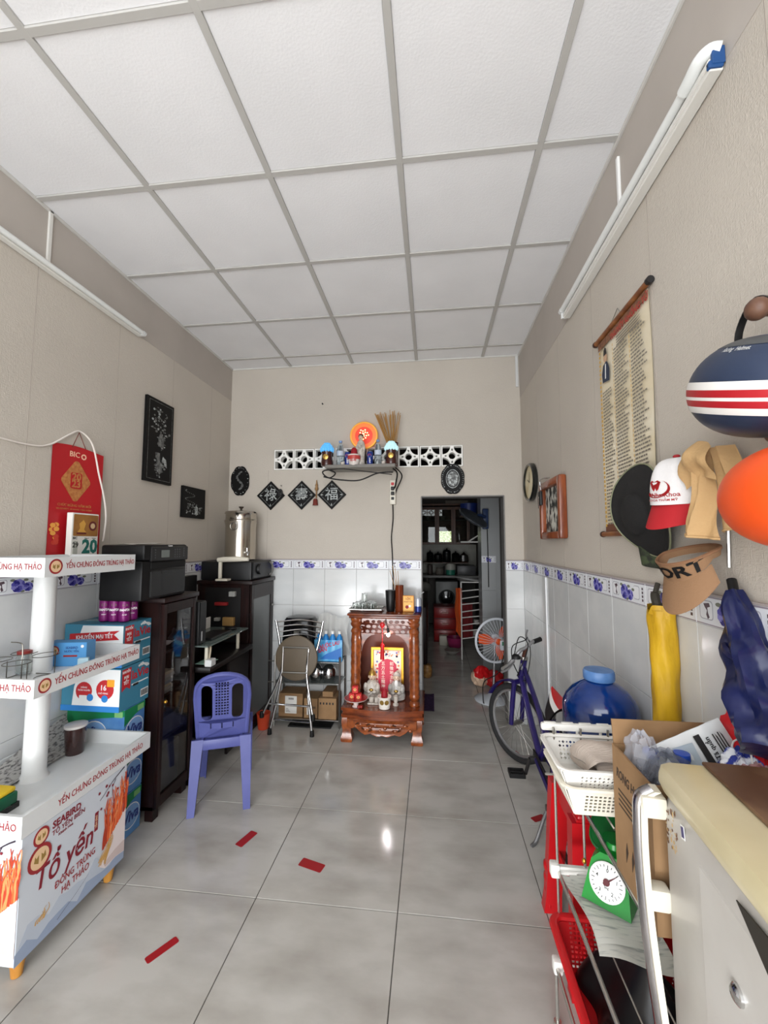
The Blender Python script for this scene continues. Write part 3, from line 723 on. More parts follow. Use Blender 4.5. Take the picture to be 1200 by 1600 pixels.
# ------------------------------------------------------------------ tall dark cabinet in the far left corner
tc_ = thing('corner_cabinet', 'tall dark red-brown cabinet in the far left corner with a narrow side door', 'cabinet', (-1.64, 3.37, 0))
cz = 1.195
b = B(); b.box(-1.865, 3.14, 0, -1.435, 3.16, cz - .03, .002).box(-1.865, 3.595, 0, -1.435, 3.612, cz - .03, .002).box(-1.865, 3.16, 0, -1.845, 3.595, cz - .03).box(-1.845, 3.16, 0, -1.44, 3.595, .06)
b.box(-1.87, 3.13, cz - .03, -1.405, 3.616, cz, .005)
obj('carcass', b, DKWOOD, tc_)
o_ = obj('shelf', B().box(-1.845, 3.16, .85, -1.45, 3.595, .862), DKWOOD, tc_); obj('shelf', B().box(-1.845, 3.16, .5, -1.45, 3.595, .512), DKWOOD, tc_)
b = B(); b.box(-1.4345, 3.162, .06, -1.42, 3.20, cz - .035, .002).box(-1.435, 3.55, .06, -1.42, 3.61, cz - .035, .002).box(-1.435, 3.20, cz - .15, -1.42, 3.55, cz - .035, .002).box(-1.435, 3.20, .06, -1.42, 3.55, .12, .002)
d2 = obj('door', b, DKWOOD, tc_); obj('door_panel', B().box(-1.431, 3.20, .12, -1.426, 3.55, cz - .15), mat('grey_frosted_glass', (104, 108, 108), .25), d2)
obj('door_knob', B().ell((-1.41, 3.57, .95), (.011, .011, .011), 10, 6), STEEL, d2)
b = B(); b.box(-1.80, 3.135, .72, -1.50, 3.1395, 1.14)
obj('shaded_inside', b, mat('cabinet_shadow_board', (10, 7, 7), .6), tc_)  # flat black board standing in for the shaded inside of the open side
for nm, x0_, x1_, z0_, z1_, c, lab, cat in (('red_box', -1.70, -1.60, 1.005, 1.03, (140, 24, 26), 'flat red box on the open side of the corner cabinet', 'box'), ('tan_box', -1.63, -1.54, .85, .915, (150, 116, 66), 'tan carton on the desk end beside the corner cabinet', 'box'), ('white_tin', -1.585, -1.535, 1.075, 1.115, (150, 150, 146), 'small pale tin high on the open side of the corner cabinet', 'tin'), ('white_plug', -1.70, -1.66, .885, .91, (160, 158, 150), 'small white plug low on the open side of the corner cabinet', 'plug')):
    simple(nm, B().box(x0_, 3.10, z0_, x1_, 3.134, z1_, .003), mat(nm, c, .6), lab, cat, ((x0_ + x1_) / 2, 3.12, z0_))
# black box (amplifier) and water urn
am = thing('amplifier', 'black amplifier box with a round dial under the steel water urn', 'amplifier', (-1.64, 3.37, cz))
obj('case', B().box(-1.86, 3.17, cz + .001, -1.435, 3.585, cz + .150, .008), BLACK, am)
f_ = obj('front_panel', B().box(-1.436, 3.185, cz + .012, -1.425, 3.57, cz + .142, .004), PG, am)
obj('dial', B().lathe([(.045, 0), (.045, .012), (.04, .018), (.001, .019)], 20, M=FL(3.30, cz + .085, -1.425)), BLACK, f_); obj('handle', B().tube(bez([(-1.424, 3.52, cz + .02), (-1.40, 3.53, cz + .05), (-1.40, 3.53, cz + .10), (-1.424, 3.52, cz + .135)], 5), .007, 8), STEEL, f_)
ur = thing('water_urn', 'tall stainless steel water urn with a tap on the black amplifier', 'urn', (-1.652, 3.42, cz + .15))
uz = cz + .151; UM = T(-1.652, 3.42, uz)
ST2 = mat('urn_steel', (188, 182, 172), .16, 1.0)
obj('body', B().lathe([(.12, 0), (.132, .01), (.132, .015), (.128, .03), (.128, .30), (.136, .335), (.136, .345), (.134, .348), (.128, .352), (.128, .395), (.132, .40)], 36, M=UM), ST2, ur)
ld = obj('lid', B().lathe([(.134, .40), (.137, .405), (.13, .42), (.06, .43), (.001, .432)], 36, M=UM), ST2, ur)
obj('lid_knob', B().lathe([(.012, .43), (.008, .445), (.022, .46), (.02, .466), (.001, .467)], 14, M=UM), mat('dark_knob', (60, 52, 44), .4), ld)
obj('ring_handle', B().tube([(-1.652 + .03 * math.cos(a), 3.42 - .133, uz + .29 + .03 * math.sin(a)) for a in [2 * PI * i / 16 for i in range(16)]], .004, 6, closed=True), STEEL, ur)
tp = B(); tp.tube([(-1.565, 3.33, uz + .07), (-1.52, 3.29, uz + .07)], .011, 10); tp.tube([(-1.528, 3.297, uz + .075), (-1.528, 3.297, uz + .045)], .009, 10); tp.tube([(-1.535, 3.30, uz + .07), (-1.535, 3.30, uz + .11)], .006, 8); tp.tube([(-1.55, 3.31, uz + .11), (-1.515, 3.285, uz + .112)], .005, 8)
obj('tap', tp, CHROME, ur)
lm = thing('desk_lamp', 'white folding desk lamp with a square base in front of the amplifier', 'lamp', (-1.60, 3.08, 1.195))
IV = mat('ivory_plastic', (222, 216, 200), .4)
# it stands on a small shelf at the front of the corner cabinet
obj('base', B().box(-1.70, 3.10, 1.1955, -1.60, 3.168, 1.212, .004), IV, lm)
obj('stem', B().box(-1.685, 3.115, 1.212, -1.66, 3.14, 1.345, .006), IV, lm)
obj('head', B().tube([(-1.695, 3.127, 1.36), (-1.64, 3.127, 1.364), (-1.53, 3.127, 1.368), (-1.44, 3.127, 1.366)], [.018, .021, .022, .014], 12), IV, lm)
# ------------------------------------------------------------------ blue plastic chair, seen from behind
BLP = mat('violet_blue_plastic', (82, 87, 146), .42, c2=(75, 80, 138), scale=(9, 9, 9))
ch = thing('plastic_chair', 'violet-blue plastic chair with a perforated back facing the dark desk', 'chair', (-1.212, 2.345, 0), .39)
SZ = .375
b = B()
outer = []
for k in range(13): 
    a = PI * k / 12; outer.append((.142 * math.cos(a), .285 + .100 * math.sin(a)))
outer += [(-.147, .25), (-.138, .10), (-.130, -.01), (.130, -.01), (.138, .10), (.147, .25)]
def slot(x0, x1, y0, y1, rr_): return rrect(x0, y0, x1, y1, rr_, 4)
holes = [slot(-.112, -.052, .115, .320, .028), slot(.052, .112, .115, .320, .028)]
for i in range(5):
    for j in range(12):
        x = -.030 + .015 * i; y = .15 + .0165 * j
        holes.append([(x - .0045, y - .0045), (x + .0045, y - .0045), (x + .0045, y + .0045), (x - .0045, y + .0045)])
for x in (-.06, 0, .06): holes.append([(x - .003, .065), (x + .003, .065), (x + .003, .095), (x - .003, .095)])
# backrest leans towards the viewer and curves round the sitter
b.plate(outer, holes, .009, 0, F((0, -.01, SZ)), bev=.0015, warp=lambda q: (q[0], q[1], q[2] + .22 * q[1] - .9 * q[0] ** 2 * 2))
obj('backrest', b, BLP, ch, local=True)
b = B()
rimp = [Vector((x * 1.0, y, 0)) for x, y in outer[:13]]
rimp = [Vector((.130, -.02, 0)), Vector((.137, .10, 0)), Vector((.146, .24, 0))] + rimp + [Vector((-.146, .24, 0)), Vector((-.137, .10, 0)), Vector((-.130, -.02, 0))]
b.tube([(v.x, -.01 - (.22 * v.y - 1.8 * v.x ** 2) - .004, SZ + v.y) for v in rimp], .0125, 8)
obj('back_frame', b, BLP, ch, local=True)
b = B()
def seat(u, v):
    x = (u - .5) * (.275 + .03 * v); y = -.015 + .33 * v
    ex = abs(u - .5) * 2
    return (x, y, SZ - .012 * math.cos((u - .5) * PI) * math.sin(PI * v) - .03 * max(0, ex - .85) / .15 - .03 * max(0, v - .92) / .08)
b.grid(seat, 18, 16); nb = len(b.v)
b.grid(lambda u, v: (lambda p: (p[0], p[1], p[2] - .008))(seat(1 - u, v)), 18, 16)
obj('seat', b, BLP, ch, local=True)
b = B(); b.box(-.136, -.03, SZ - .05, .136, -.015, SZ + .006, .006); b.box(-.142, .295, SZ - .05, .142, .312, SZ - .006, .006)
b.box(-.148, -.02, SZ - .05, -.136, .305, SZ - .006, .005); b.box(.136, -.02, SZ - .05, .148, .305, SZ - .006, .005)
obj('seat_skirt', b, BLP, ch, local=True)
def chleg(sx, front):
    b = B(); xt, yt = sx * .128, (.285 if front else -.005); xb, yb = sx * (.138 if front else .146), (.335 if front else -.06)
    n = 8; prof = [(-.5, -.5), (.5, -.5), (.5, .5), (.28, .5), (.28, -.2), (-.5, -.2)]
    prof = [(p[0] * -sx, p[1] * (1 if not front else -1)) for p in prof]
    vs = []; fs = []
    for k in range(n):
        t = k / (n - 1); w = .062 - .024 * t; cx = xt + (xb - xt) * t; cy = yt + (yb - yt) * t; z = (SZ + .01) * (1 - t)
        for p in prof: vs.append((cx + p[0] * w, cy + p[1] * w * .8, z))
    m_ = len(prof)
    for k in range(n - 1):
        for j in range(m_): fs.append((k * m_ + j, k * m_ + (j + 1) % m_, (k + 1) * m_ + (j + 1) % m_, (k + 1) * m_ + j))
    fs.append(list(range(m_))); fs.append([(n - 1) * m_ + j for j in range(m_)][::-1])
    return b.add(vs, fs, 0, False)
for sx in (-1, 1):
    for fr in (False, True): obj('leg', chleg(sx, fr), BLP, ch, local=True)

# ------------------------------------------------------------------ red tape marks on the floor
TAPE = mat('red_tape', (158, 22, 28), .5)
for (a, c, w, lab) in (((-.964, 2.056), (-.925, 2.161), .045, 'strip of red tape on the floor nearest the blue chair'), ((-.625, 1.996), (-.509, 1.963), .05, 'short strip of red tape near the middle of the floor'),
                       ((-1.029, 1.481), (-.968, 1.574), .032, 'long strip of red tape on the floor beside the cart'), ((.575, 3.17), (.64, 3.00), .04, 'strip of red tape under the front wheel of the bicycle'), ((.53, 2.42), (.60, 2.46), .04, 'red scrap of tape by the bicycle kickstand')):
    d = Vector((c[0] - a[0], c[1] - a[1], 0)); L = d.length; M = F((a[0], a[1], .0008), d, (-d.y, d.x, 0))
    simple('floor_tape', B().poly(rrect(0, -w / 2, L, w / 2, .006, 2), .0006, 0, M), TAPE, lab, 'tape', ((a[0] + c[0]) / 2, (a[1] + c[1]) / 2, .0008))

# ------------------------------------------------------------------ steel folding chair, folded, in front of the wire rack
fc = thing('folding_chair', 'steel folding chair with a round brown seat, folded in front of the shelf rack', 'chair', (-1.09, 3.24, 0))
def yl(z): return 3.235 + .075 * z
def px3(x, z, dy=0): return (x, yl(z) + dy, z)
for x0_, x1_, x2_, x3_ in ((-1.271, -1.225, -1.20, -1.275), (-.875, -.915, -.985, -.935)):
    obj('back_leg', B().tube(bez([px3(x0_, .865), px3(x1_, .66), px3(x2_, .43, -.012), px3(x3_, .02, -.012)], 8), .0105, 10), CHROME, fc)
for x0_, x1_, x2_ in ((-1.185, -1.20, -1.335), (-.975, -.985, -.925)):
    obj('front_leg', B().tube(bez([px3(x0_, .655, -.035), px3(x1_, .45, -.035), px3(x2_, .15, -.035)], 8), .010, 10), CHROME, fc)
for i, z in enumerate((.85, .812, .772, .735)):
    xa, xb = -1.268 + .012 * i, -.878 - .012 * i
    obj('back_slat', B().tube(bez([px3(xa, z), px3((xa + xb) / 2, z + .018, .02), px3(xb, z)], 8), .0055, 8), CHROME, fc)
so = obj('seat', B().lathe([(.001, -.014), (.155, -.014), (.17, -.008), (.174, 0), (.17, .008), (.15, .014), (.001, .014)], 32, M=F((-1.08, yl(.58) - .02, .58), (1, 0, 0), (0, .075, 1))), mat('seat_olive_vinyl', (96, 84, 68), .55), fc)
b = B()
for z in (.665, .475): b.tube([px3(-1.19, z, -.042), px3(-.975, z, -.042)], .006, 8)
for x in (-1.185, -.98): b.tube([px3(x, .67, -.042), px3(x, .47, -.042)], .006, 8)
obj('seat_frame', b, STEEL, fc)
obj('crossbar', B().tube([px3(-1.30, .235, -.035), px3(-.95, .225, -.035)], .0075, 8), CHROME, fc); obj('crossbar', B().tube([px3(-1.255, .11, -.012), px3(-.95, .10, -.012)], .0075, 8), CHROME, fc)
for x, z, dy in ((-1.276, 0.0, -.012), (-.934, 0.0, -.012), (-1.337, .13, -.035), (-.923, .125, -.035)):
    obj('rubber_foot', B().lathe([(.017, 0), (.018, .005), (.015, .045), (.001, .046)], 12, M=T(*px3(x, z, dy))), BLACK, fc)

# ------------------------------------------------------------------ shelf rack against the back wall with kitchen goods
rk = thing('shelf_rack', 'low three tier steel shelf rack against the white dado beside the altar', 'rack', (-1.03, 3.50, 0))
for x in (-1.305, -.755):
    for y in (3.385, 3.60): obj('post', B().tube([(x, y, 0), (x, y, .56 if y < 3.5 else .6)], .009, 8), STEEL, rk)
GS = mat('rack_glass', (120, 128, 126), .08, trans=.5)
for z in (.515, .345): obj('shelf', B().box(-1.31, 3.38, z - .006, -.75, 3.605, z, .001), GS, rk)
obj('shelf', B().box(-1.30, 3.39, .05, -.76, 3.60, .056), STEEL, rk)
b = B()
for z in (.515, .345): b.tube([(-1.36, 3.385, z), (-.755, 3.385, z)], .005, 6); b.tube([(-.755, 3.385, z), (-.755, 3.60, z)], .005, 6); b.tube([(-1.305, 3.385, z), (-1.305, 3.60, z)], .005, 6)
obj('rail', b, STEEL, rk)
rc = thing('rice_cooker', 'large black electric cooker on the shelf rack behind the folding chair', 'rice cooker', (-1.12, 3.50, .515))
def sq(b, prof, cx, cy, z, n=28, p=.62, mi=0):
    vs = []; fs = []
    for r, h in prof:
        for j in range(n):
            w = 2 * PI * j / n; c, s = math.cos(w), math.sin(w)
            vs.append((cx + r * math.copysign(abs(c) ** p, c), cy + .72 * r * math.copysign(abs(s) ** p, s), z + h))
    k = len(prof)
    for i in range(k - 1):
        for j in range(n): fs.append((i * n + j, i * n + (j + 1) % n, (i + 1) * n + (j + 1) % n, (i + 1) * n + j))
    fs.append([(k - 1) * n + j for j in range(n)]); fs.append(list(range(n))[::-1])
    return b.add(vs, fs, mi, True)
GB = mat('gloss_black', (14, 14, 15), .12)
obj('body', sq(B(), [(.13, 0), (.155, .01), (.158, .05), (.14, .26), (.135, .27)], -1.125, 3.50, .516), GB, rc)
obj('lid', sq(B(), [(.137, .272), (.14, .28), (.136, .32), (.118, .345), (.08, .352)], -1.125, 3.50, .516), GB, rc)
obj('silver_badge', B().box(-1.15, 3.382, .60, -1.10, 3.392, .76, .004), STEEL, rc)
# shrink-wrapped bottles of cleaning liquid
DET = mat('blue_detergent', (40, 130, 200), .25)
bt0 = None
for i in range(4):
    lab = ('leftmost', 'second', 'third', 'rightmost')[i] + ' bottle of blue cleaning liquid in the wrapped pack on the shelf rack'
    x = -.945 + .058 * i; y = 3.44
    if bt0 is None:
        t = thing('detergent_bottle', lab, 'bottle', (x, y, .515), 0, 'blue bottles in the wrapped pack')
        obj('bottle_body', B().lathe([(.026, .001), (.029, .006), (.029, .17), (.024, .195), (.012, .212), (.012, .222)], 14), DET, t, local=True)
        obj('bottle_cap', B().lathe([(.013, .222), (.013, .245), (.001, .246)], 12), INKWHITE, t, local=True); bt0 = t
    else: dup(bt0, (x, y, .515), None, lab)
t = thing('printed_wrap', 'blue printed film round the pack of cleaning bottles', 'wrapper', (-.858, 3.405, .516))
b = B(); b.grid(lambda u, v: (-.978 + .236 * u, 3.4085 - .003 * abs(math.sin(u * 4 * PI)), .518 + .175 * v), 24, 4)
obj('film', b, mat('wrap_blue', (56, 146, 206), .25, c2=(120, 190, 226), scale=(9, 9, 9)), t)
b = B(); m = FB(-.978, .518, 3.404); MG = mat('ink_magenta', (190, 40, 70), .5)
text(b, 'NƯỚC LAU', .042, m @ T(.13, .135, .0005) @ RZ(.25), 0, .03, .2, sx=.8); text(b, 'SÀN', .04, m @ T(.07, .09, .0005) @ RZ(.25), 0, .03, .2)
b.poly([(.05, .02), (.23, .02), (.23, .115), (.10, .06)], .0003, 1, m)
obj('print', b, [MG, mat('wrap_deep', (36, 110, 190), .3)], t)
def bagmat(name, c, a=.35): return mat(name, c, .12, alpha=a)
b = B()
b.grid(lambda u, v: (-.99 + .28 * u + .01 * math.sin(v * 8), 3.56 - .10 * math.sin(PI * v) * (1 - .3 * u) + .012 * math.sin(u * 22 + v * 9), .53 + .34 * v + .02 * math.sin(u * 7) * v), 26, 14)
simple('plastic_bag', b, bagmat('clear_bag', (226, 226, 222), .5), 'crumpled clear plastic bag behind the blue cleaning bottles', 'bag', (-.85, 3.55, .53))
for i, (x, r, lab) in enumerate(((-.975, .058, 'left round steel pot on the middle tier of the shelf rack'), (-.865, .062, 'right round steel pot with a lid knob on the middle tier of the shelf rack'))):
    t = thing('steel_pot', lab, 'pot', (x, 3.47, .345))
    obj('pot_body', B().lathe([(.03, .001), (.045, .008), (r, .05), (r, .075), (r * .9, .10), (r * .6, .125), (.02, .135)], 24, M=T(x, 3.47, .345)), CHROME, t)
    obj('pot_knob', B().ell((x, 3.47, .145), (.012, .012, .014), 10, 8), CHROME, t)
def cbox(name, x0, y0, z0, x1, y1, z1, lab, lbl=None, slots=False):
    t = thing(name, lab, 'box', ((x0 + x1) / 2, (y0 + y1) / 2, z0))
    obj('box_body', B().box(x0, y0, z0 + .001, x1, y1, z1, .002), CARD, t)
    b = B(); b.box((x0 + x1) / 2 - .02, y0 - .0006, z0 + .002, (x0 + x1) / 2 + .02, y0, z1 - .002) if False else None
    if lbl:
        lx0, lz0, lx1, lz1 = lbl; b.poly([(lx0, lz0), (lx1, lz0), (lx1, lz1), (lx0, lz1)], .0005, 0, FB(0, 0, y0 - .0002))
        for k in range(9): b.poly([(lx0 + .03 + .005 * k, lz1 - .03), (lx0 + .033 + .005 * k, lz1 - .03), (lx0 + .033 + .005 * k, lz1 - .014), (lx0 + .03 + .005 * k, lz1 - .014)], .0007, 1, FB(0, 0, y0 - .0002))
        b.poly([(lx0, lz0 + .075), (lx1, lz0 + .075), (lx1, lz0 + .072), (lx0, lz0 + .072)], .0007, 1, FB(0, 0, y0 - .0002))
        for k in range(3): b.poly([(lx0 + .008, lz0 + .012 + .012 * k), (lx0 + .045 - .008 * k, lz0 + .012 + .012 * k), (lx0 + .045 - .008 * k, lz0 + .015 + .012 * k), (lx0 + .008, lz0 + .015 + .012 * k)], .0007, 1, FB(0, 0, y0 - .0002))
        obj('shipping_label', b, [PAPER, INKBLACK], t)
    if slots:
        b = B()
        for k in range(5): b.box(x0 + .012 + .026 * k, y0 - .0006, z1 - .05, x0 + .024 + .026 * k, y0 + .001, z1 - .033)
        obj('vent_slots', b, INKBLACK, t)
    return t
cbox('cardboard_box', -1.28, 3.42, .057, -1.075, 3.59, .245, 'cardboard box with a white shipping label on the bottom of the shelf rack', (-1.225, .085, -1.125, .225))
cbox('cardboard_box', -1.06, 3.41, .057, -.945, 3.585, .215, 'narrow cardboard box between two others at the bottom of the shelf rack', (-1.035, .085, -.99, .165))
cbox('cardboard_box', -.935, 3.40, .057, -.785, 3.59, .225, 'cardboard box with a row of slots at the right of the shelf rack', None, True)
simple('carton_scrap', B().box(-.91, 3.43, .226, -.82, 3.58, .268, .002), CARD, 'small open carton on the slotted cardboard box', 'carton', (-.86, 3.5, .226))
simple('rubber_mat', B().box(-1.18, 3.36, .001, -.82, 3.60, .012, .003), BLACK, 'black mat on the floor under the shelf rack', 'mat', (-1.0, 3.48, .001))
simple('orange_bucket', B().lathe([(.036, .001), (.042, .004), (.054, .12), (.057, .125), (.054, .127), (.05, .12), (.038, .01), (.001, .01)], 20, M=T(-1.364, 3.31, 0)), mat('orange_bucket', (200, 70, 40), .45), 'small orange bucket on the floor left of the shelf rack', 'bucket', (-1.364, 3.31, 0))

# ------------------------------------------------------------------ carved household altar on the floor
AW = mat('altar_wood', (134, 62, 24), .25, c2=(84, 34, 14), scale=(10, 10, 26), coat=.5, bump=.03, bscale=40)
AW2 = mat('altar_carving', (152, 78, 32), .3, c2=(108, 50, 20), scale=(26, 26, 26), coat=.4, bump=.16, bscale=60)
AD = mat('altar_inside', (104, 46, 26), .4)
al = thing('floor_altar', 'carved red-brown wooden house altar standing on the floor by the doorway', 'altar', (-.38, 3.38, 0))
ax0, ax1 = -.665, -.085; ac = (ax0 + ax1) / 2
b = B(); b.box(ax0, 3.22, .925, ax1, 3.605, .945, .008); b.box(ax0 + .012, 3.235, .905, ax1 - .012, 3.60, .926, .006); obj('top_board', b, AW, al)
col_prof = [(.032, .25), (.034, .262), (.03, .275), (.022, .285), (.03, .30), (.034, .315), (.03, .33)] + [(.030 + .0035 * (k % 2), .345 + .0295 * k) for k in range(15)] + [(.028, .785), (.034, .80), (.03, .815), (.022, .83), (.032, .845), (.036, .86), (.03, .875), (.036, .89), (.036, .906)]
for x in (-.602, -.142): obj('column', B().lathe([(r_ * 1.22, z_) for r_, z_ in col_prof], 18, M=T(x, 3.275, 0), warp=None), AW2, al)
obj('back_panel', B().box(ax0 + .03, 3.575, .25, ax1 - .03, 3.60, .906), AD, al)
for x in (ax0 + .03, ax1 - .045): obj('side_panel', B().box(x, 3.31, .25, x + .015, 3.575, .906), AD, al)
# stepped base with a bowed front
def bow(x0, x1, y0, y1, d, n=14): return [(x0, y1), (x0, y0)] + [(x0 + (x1 - x0) * k / n, y0 - d * math.sin(PI * k / n)) for k in range(1, n)] + [(x1, y0), (x1, y1)]
bb_ = B(); bb_.poly(bow(ax0 - .03, ax1 + .015, 3.175, 3.605, .045), .022, 0, T(0, 0, .228)); bb_.poly(bow(ax0 - .02, ax1 + .005, 3.185, 3.605, .04), .03, 0, T(0, 0, .20)); bb_.poly(bow(ax0 - .03, ax1 + .015, 3.18, 3.605, .045), .022, 0, T(0, 0, .178)); obj('base_board', bb_, AW, al)
obj('step_box', B().box(ax0 - .005, 3.245, .25, ax0 + .105, 3.33, .292, .004), AW, al)
# carved apron between the feet
ap = [(ax0 + .02, .178), (ax1 - .035, .178)]
pts = [(ax1 - .035, .178), (ax0 + .02, .178), (ax0 + .02, .12), (ax0 + .06, .11), (ax0 + .085, .125), (ax0 + .12, .095), (ax0 + .16, .075), (ax0 + .2, .085), (ac - .04, .068), (ac, .075), (ac + .04, .068), (ax1 - .2, .085), (ax1 - .16, .075), (ax1 - .12, .095), (ax1 - .085, .125), (ax1 - .06, .11), (ax1 - .035, .12)]
hl = []
for k, (x, z, a) in enumerate([(ax0 + .10, .15, .5), (ax0 + .15, .115, -.6), (ax0 + .185, .15, .3), (ac - .09, .11, .4), (ac + .09, .11, -.4), (ax1 - .2, .15, -.3), (ax1 - .165, .115, .6), (ax1 - .115, .15, -.5)]):
    hl.append([(x + math.cos(w) * .016 * math.cos(a) - math.sin(w) * .006 * math.sin(a), z + math.cos(w) * .016 * math.sin(a) + math.sin(w) * .006 * math.cos(a)) for w in [2 * PI * j / 8 for j in range(8)]])
b = B(); b.plate(pts, hl, .022, 0, FB(0, 0, 3.175), bev=.004, warp=lambda q: (q[0], q[1], q[2] + .035 * math.sin(PI * (q[0] - ax0) / (ax1 - ax0))))
for k in range(12): b.ell((ax0 + .09 + .037 * k, 3.158 - .035 * math.sin(PI * (.09 + .037 * k) / .58), .13 + .02 * math.sin(k * 2.1)), (.014, .008, .012), 8, 6)
obj('carved_apron', b, AW2, al)
for x in (ax0 + .015, ax1 - .035):
    for y in (3.20, 3.56):
        obj('foot', B().lathe([(.052, 0), (.062, .012), (.062, .03), (.05, .055), (.044, .085), (.052, .12), (.056, .15), (.05, .178)], 4, M=T(x, y, 0) @ RZ(PI / 4), sm=True), AW2, al)
# fretwork under the top
hl = []; rr = random.Random(5)
for i in range(9):
    for j in range(3):
        x = -.56 + .047 * i + .008 * (j % 2); z = .795 + .038 * j
        hl.append(circ(x, z, .014 + .004 * rr.random(), 7, .011, rr.random()))
b = B(); b.plate([(-.575, .778), (-.169, .778), (-.169, .905), (-.575, .905)], hl, .012, 0, FB(0, 0, 3.31), bev=.002)
for sx in (-1, 1):
    cx_ = -.372 + sx * .203
    b.poly([(cx_, .60), (cx_, .7795), (cx_ - sx * .12, .7795)] + [(cx_ - sx * (.012 + .108 * (1 - math.cos(w))), .60 + .17 * math.sin(w)) for w in [PI / 2 * k / 7 for k in range(7, -1, -1)]], .011, 0, FB(0, 0, 3.3095))
obj('fretwork', b, AW, al)
# light bulb on its wire inside the altar
lb_ = thing('light_bulb', 'small glowing bulb hanging under the altar fretwork', 'bulb', (-.36, 3.29, .80))
bx, by, bz = -.345, 3.285, .775
obj('bulb', B().ell((bx, by, bz), (.014, .014, .016), 14, 10), mat('bulb_glow', (255, 250, 250), .4, emit=(255, 244, 252), est=60), lb_)
obj('socket', B().tube([(bx, by, bz + .012), (bx - .004, by, bz + .05)], .010, 10), BLACK, lb_); obj('cable', B().tube(bez([(bx - .004, by, bz + .05), (bx - .02, by, bz + .10), (bx - .02, by + .01, .904)], 5), .003, 6), BLACK, lb_)
pl = bpy.data.lights.new('altar_bulb_light', 'POINT'); pl.energy = 1.2; pl.color = (1, .95, .92); pl.shadow_soft_size = .02
plo = bpy.data.objects.new('altar_bulb_light', pl); COL.objects.link(plo); plo.location = (bx - .02, by + .03, bz - .02)
ta = thing('red_tassel', 'red knotted tassel hanging in front of the altar picture', 'tassel', (-.40, 3.30, .60))
b = B(); b.tube([(-.395, 3.30, .90), (-.395, 3.30, .70)], .0025, 6); b.lathe([(.01, .70), (.016, .69), (.014, .66), (.017, .58), (.001, .58)], 10, M=T(-.395, 3.30, 0)); b.ell((-.395, 3.30, .845), (.02, .01, .024), 10, 8); obj('tassel', b, RED, ta)
# picture at the back
pi_ = thing('altar_picture', 'gold framed altar picture with red characters leaning inside the altar', 'picture', (-.365, 3.45, .25))
b = B(); fx0, fx1, fz0, fz1, fy = -.505, -.235, .252, .64, 3.45
b.plate([(fx0, fz0), (fx1, fz0), (fx1, fz1), (fx0, fz1)], [[(fx0 + .022, fz0 + .022), (fx1 - .022, fz0 + .022), (fx1 - .022, fz1 - .022), (fx0 + .022, fz1 - .022)]], .018, 0, FB(0, 0, fy), bev=.003)
obj('frame', b, mat('bright_gold', (214, 160, 50), .3, .6), pi_)
CREAM = mat('picture_cream', (246, 226, 206), .5)
obj('print', B().box(fx0 + .02, fy - .004, fz0 + .02, fx1 - .02, fy, fz1 - .02), CREAM, pi_)
b = B(); m = FB(0, 0, fy - .0045); PK = mat('ink_pink', (206, 60, 84), .5); BLU = mat('ink_soft_blue', (110, 120, 170), .5); OG = mat('ink_soft_orange', (232, 140, 100), .5)
b.plate([(-.445, .50), (-.41, .535), (-.37, .545), (-.33, .535), (-.295, .50), (-.295, .28), (-.445, .28)], [], .0004, 0, m)
for i, s_ in enumerate(('五方五土龍神', '前後地主財神')):
    for j, c_ in enumerate(s_): text(b, c_, .034, m @ T(-.405 + .07 * i, .505 - .036 * j, .0008), 3, .004)
rr = random.Random(2)
for k in range(30): b.poly(circ(-.37 + .19 * (rr.random() - .5), .555 + .05 * rr.random(), .004 + .006 * rr.random(), 7), .0003, k % 3, m @ T(0, 0, .0002 * (k % 3)))
for sx in (-1, 1):
    for k in range(8): b.poly(circ(-.37 + sx * (.082 + .014 * rr.random()), .52 - .028 * k, .009, 7), .0003, (k + 1) % 3, m)
obj('characters', b, [PK, BLU, OG, mat('ink_cream', (250, 236, 220), .5)], pi_)
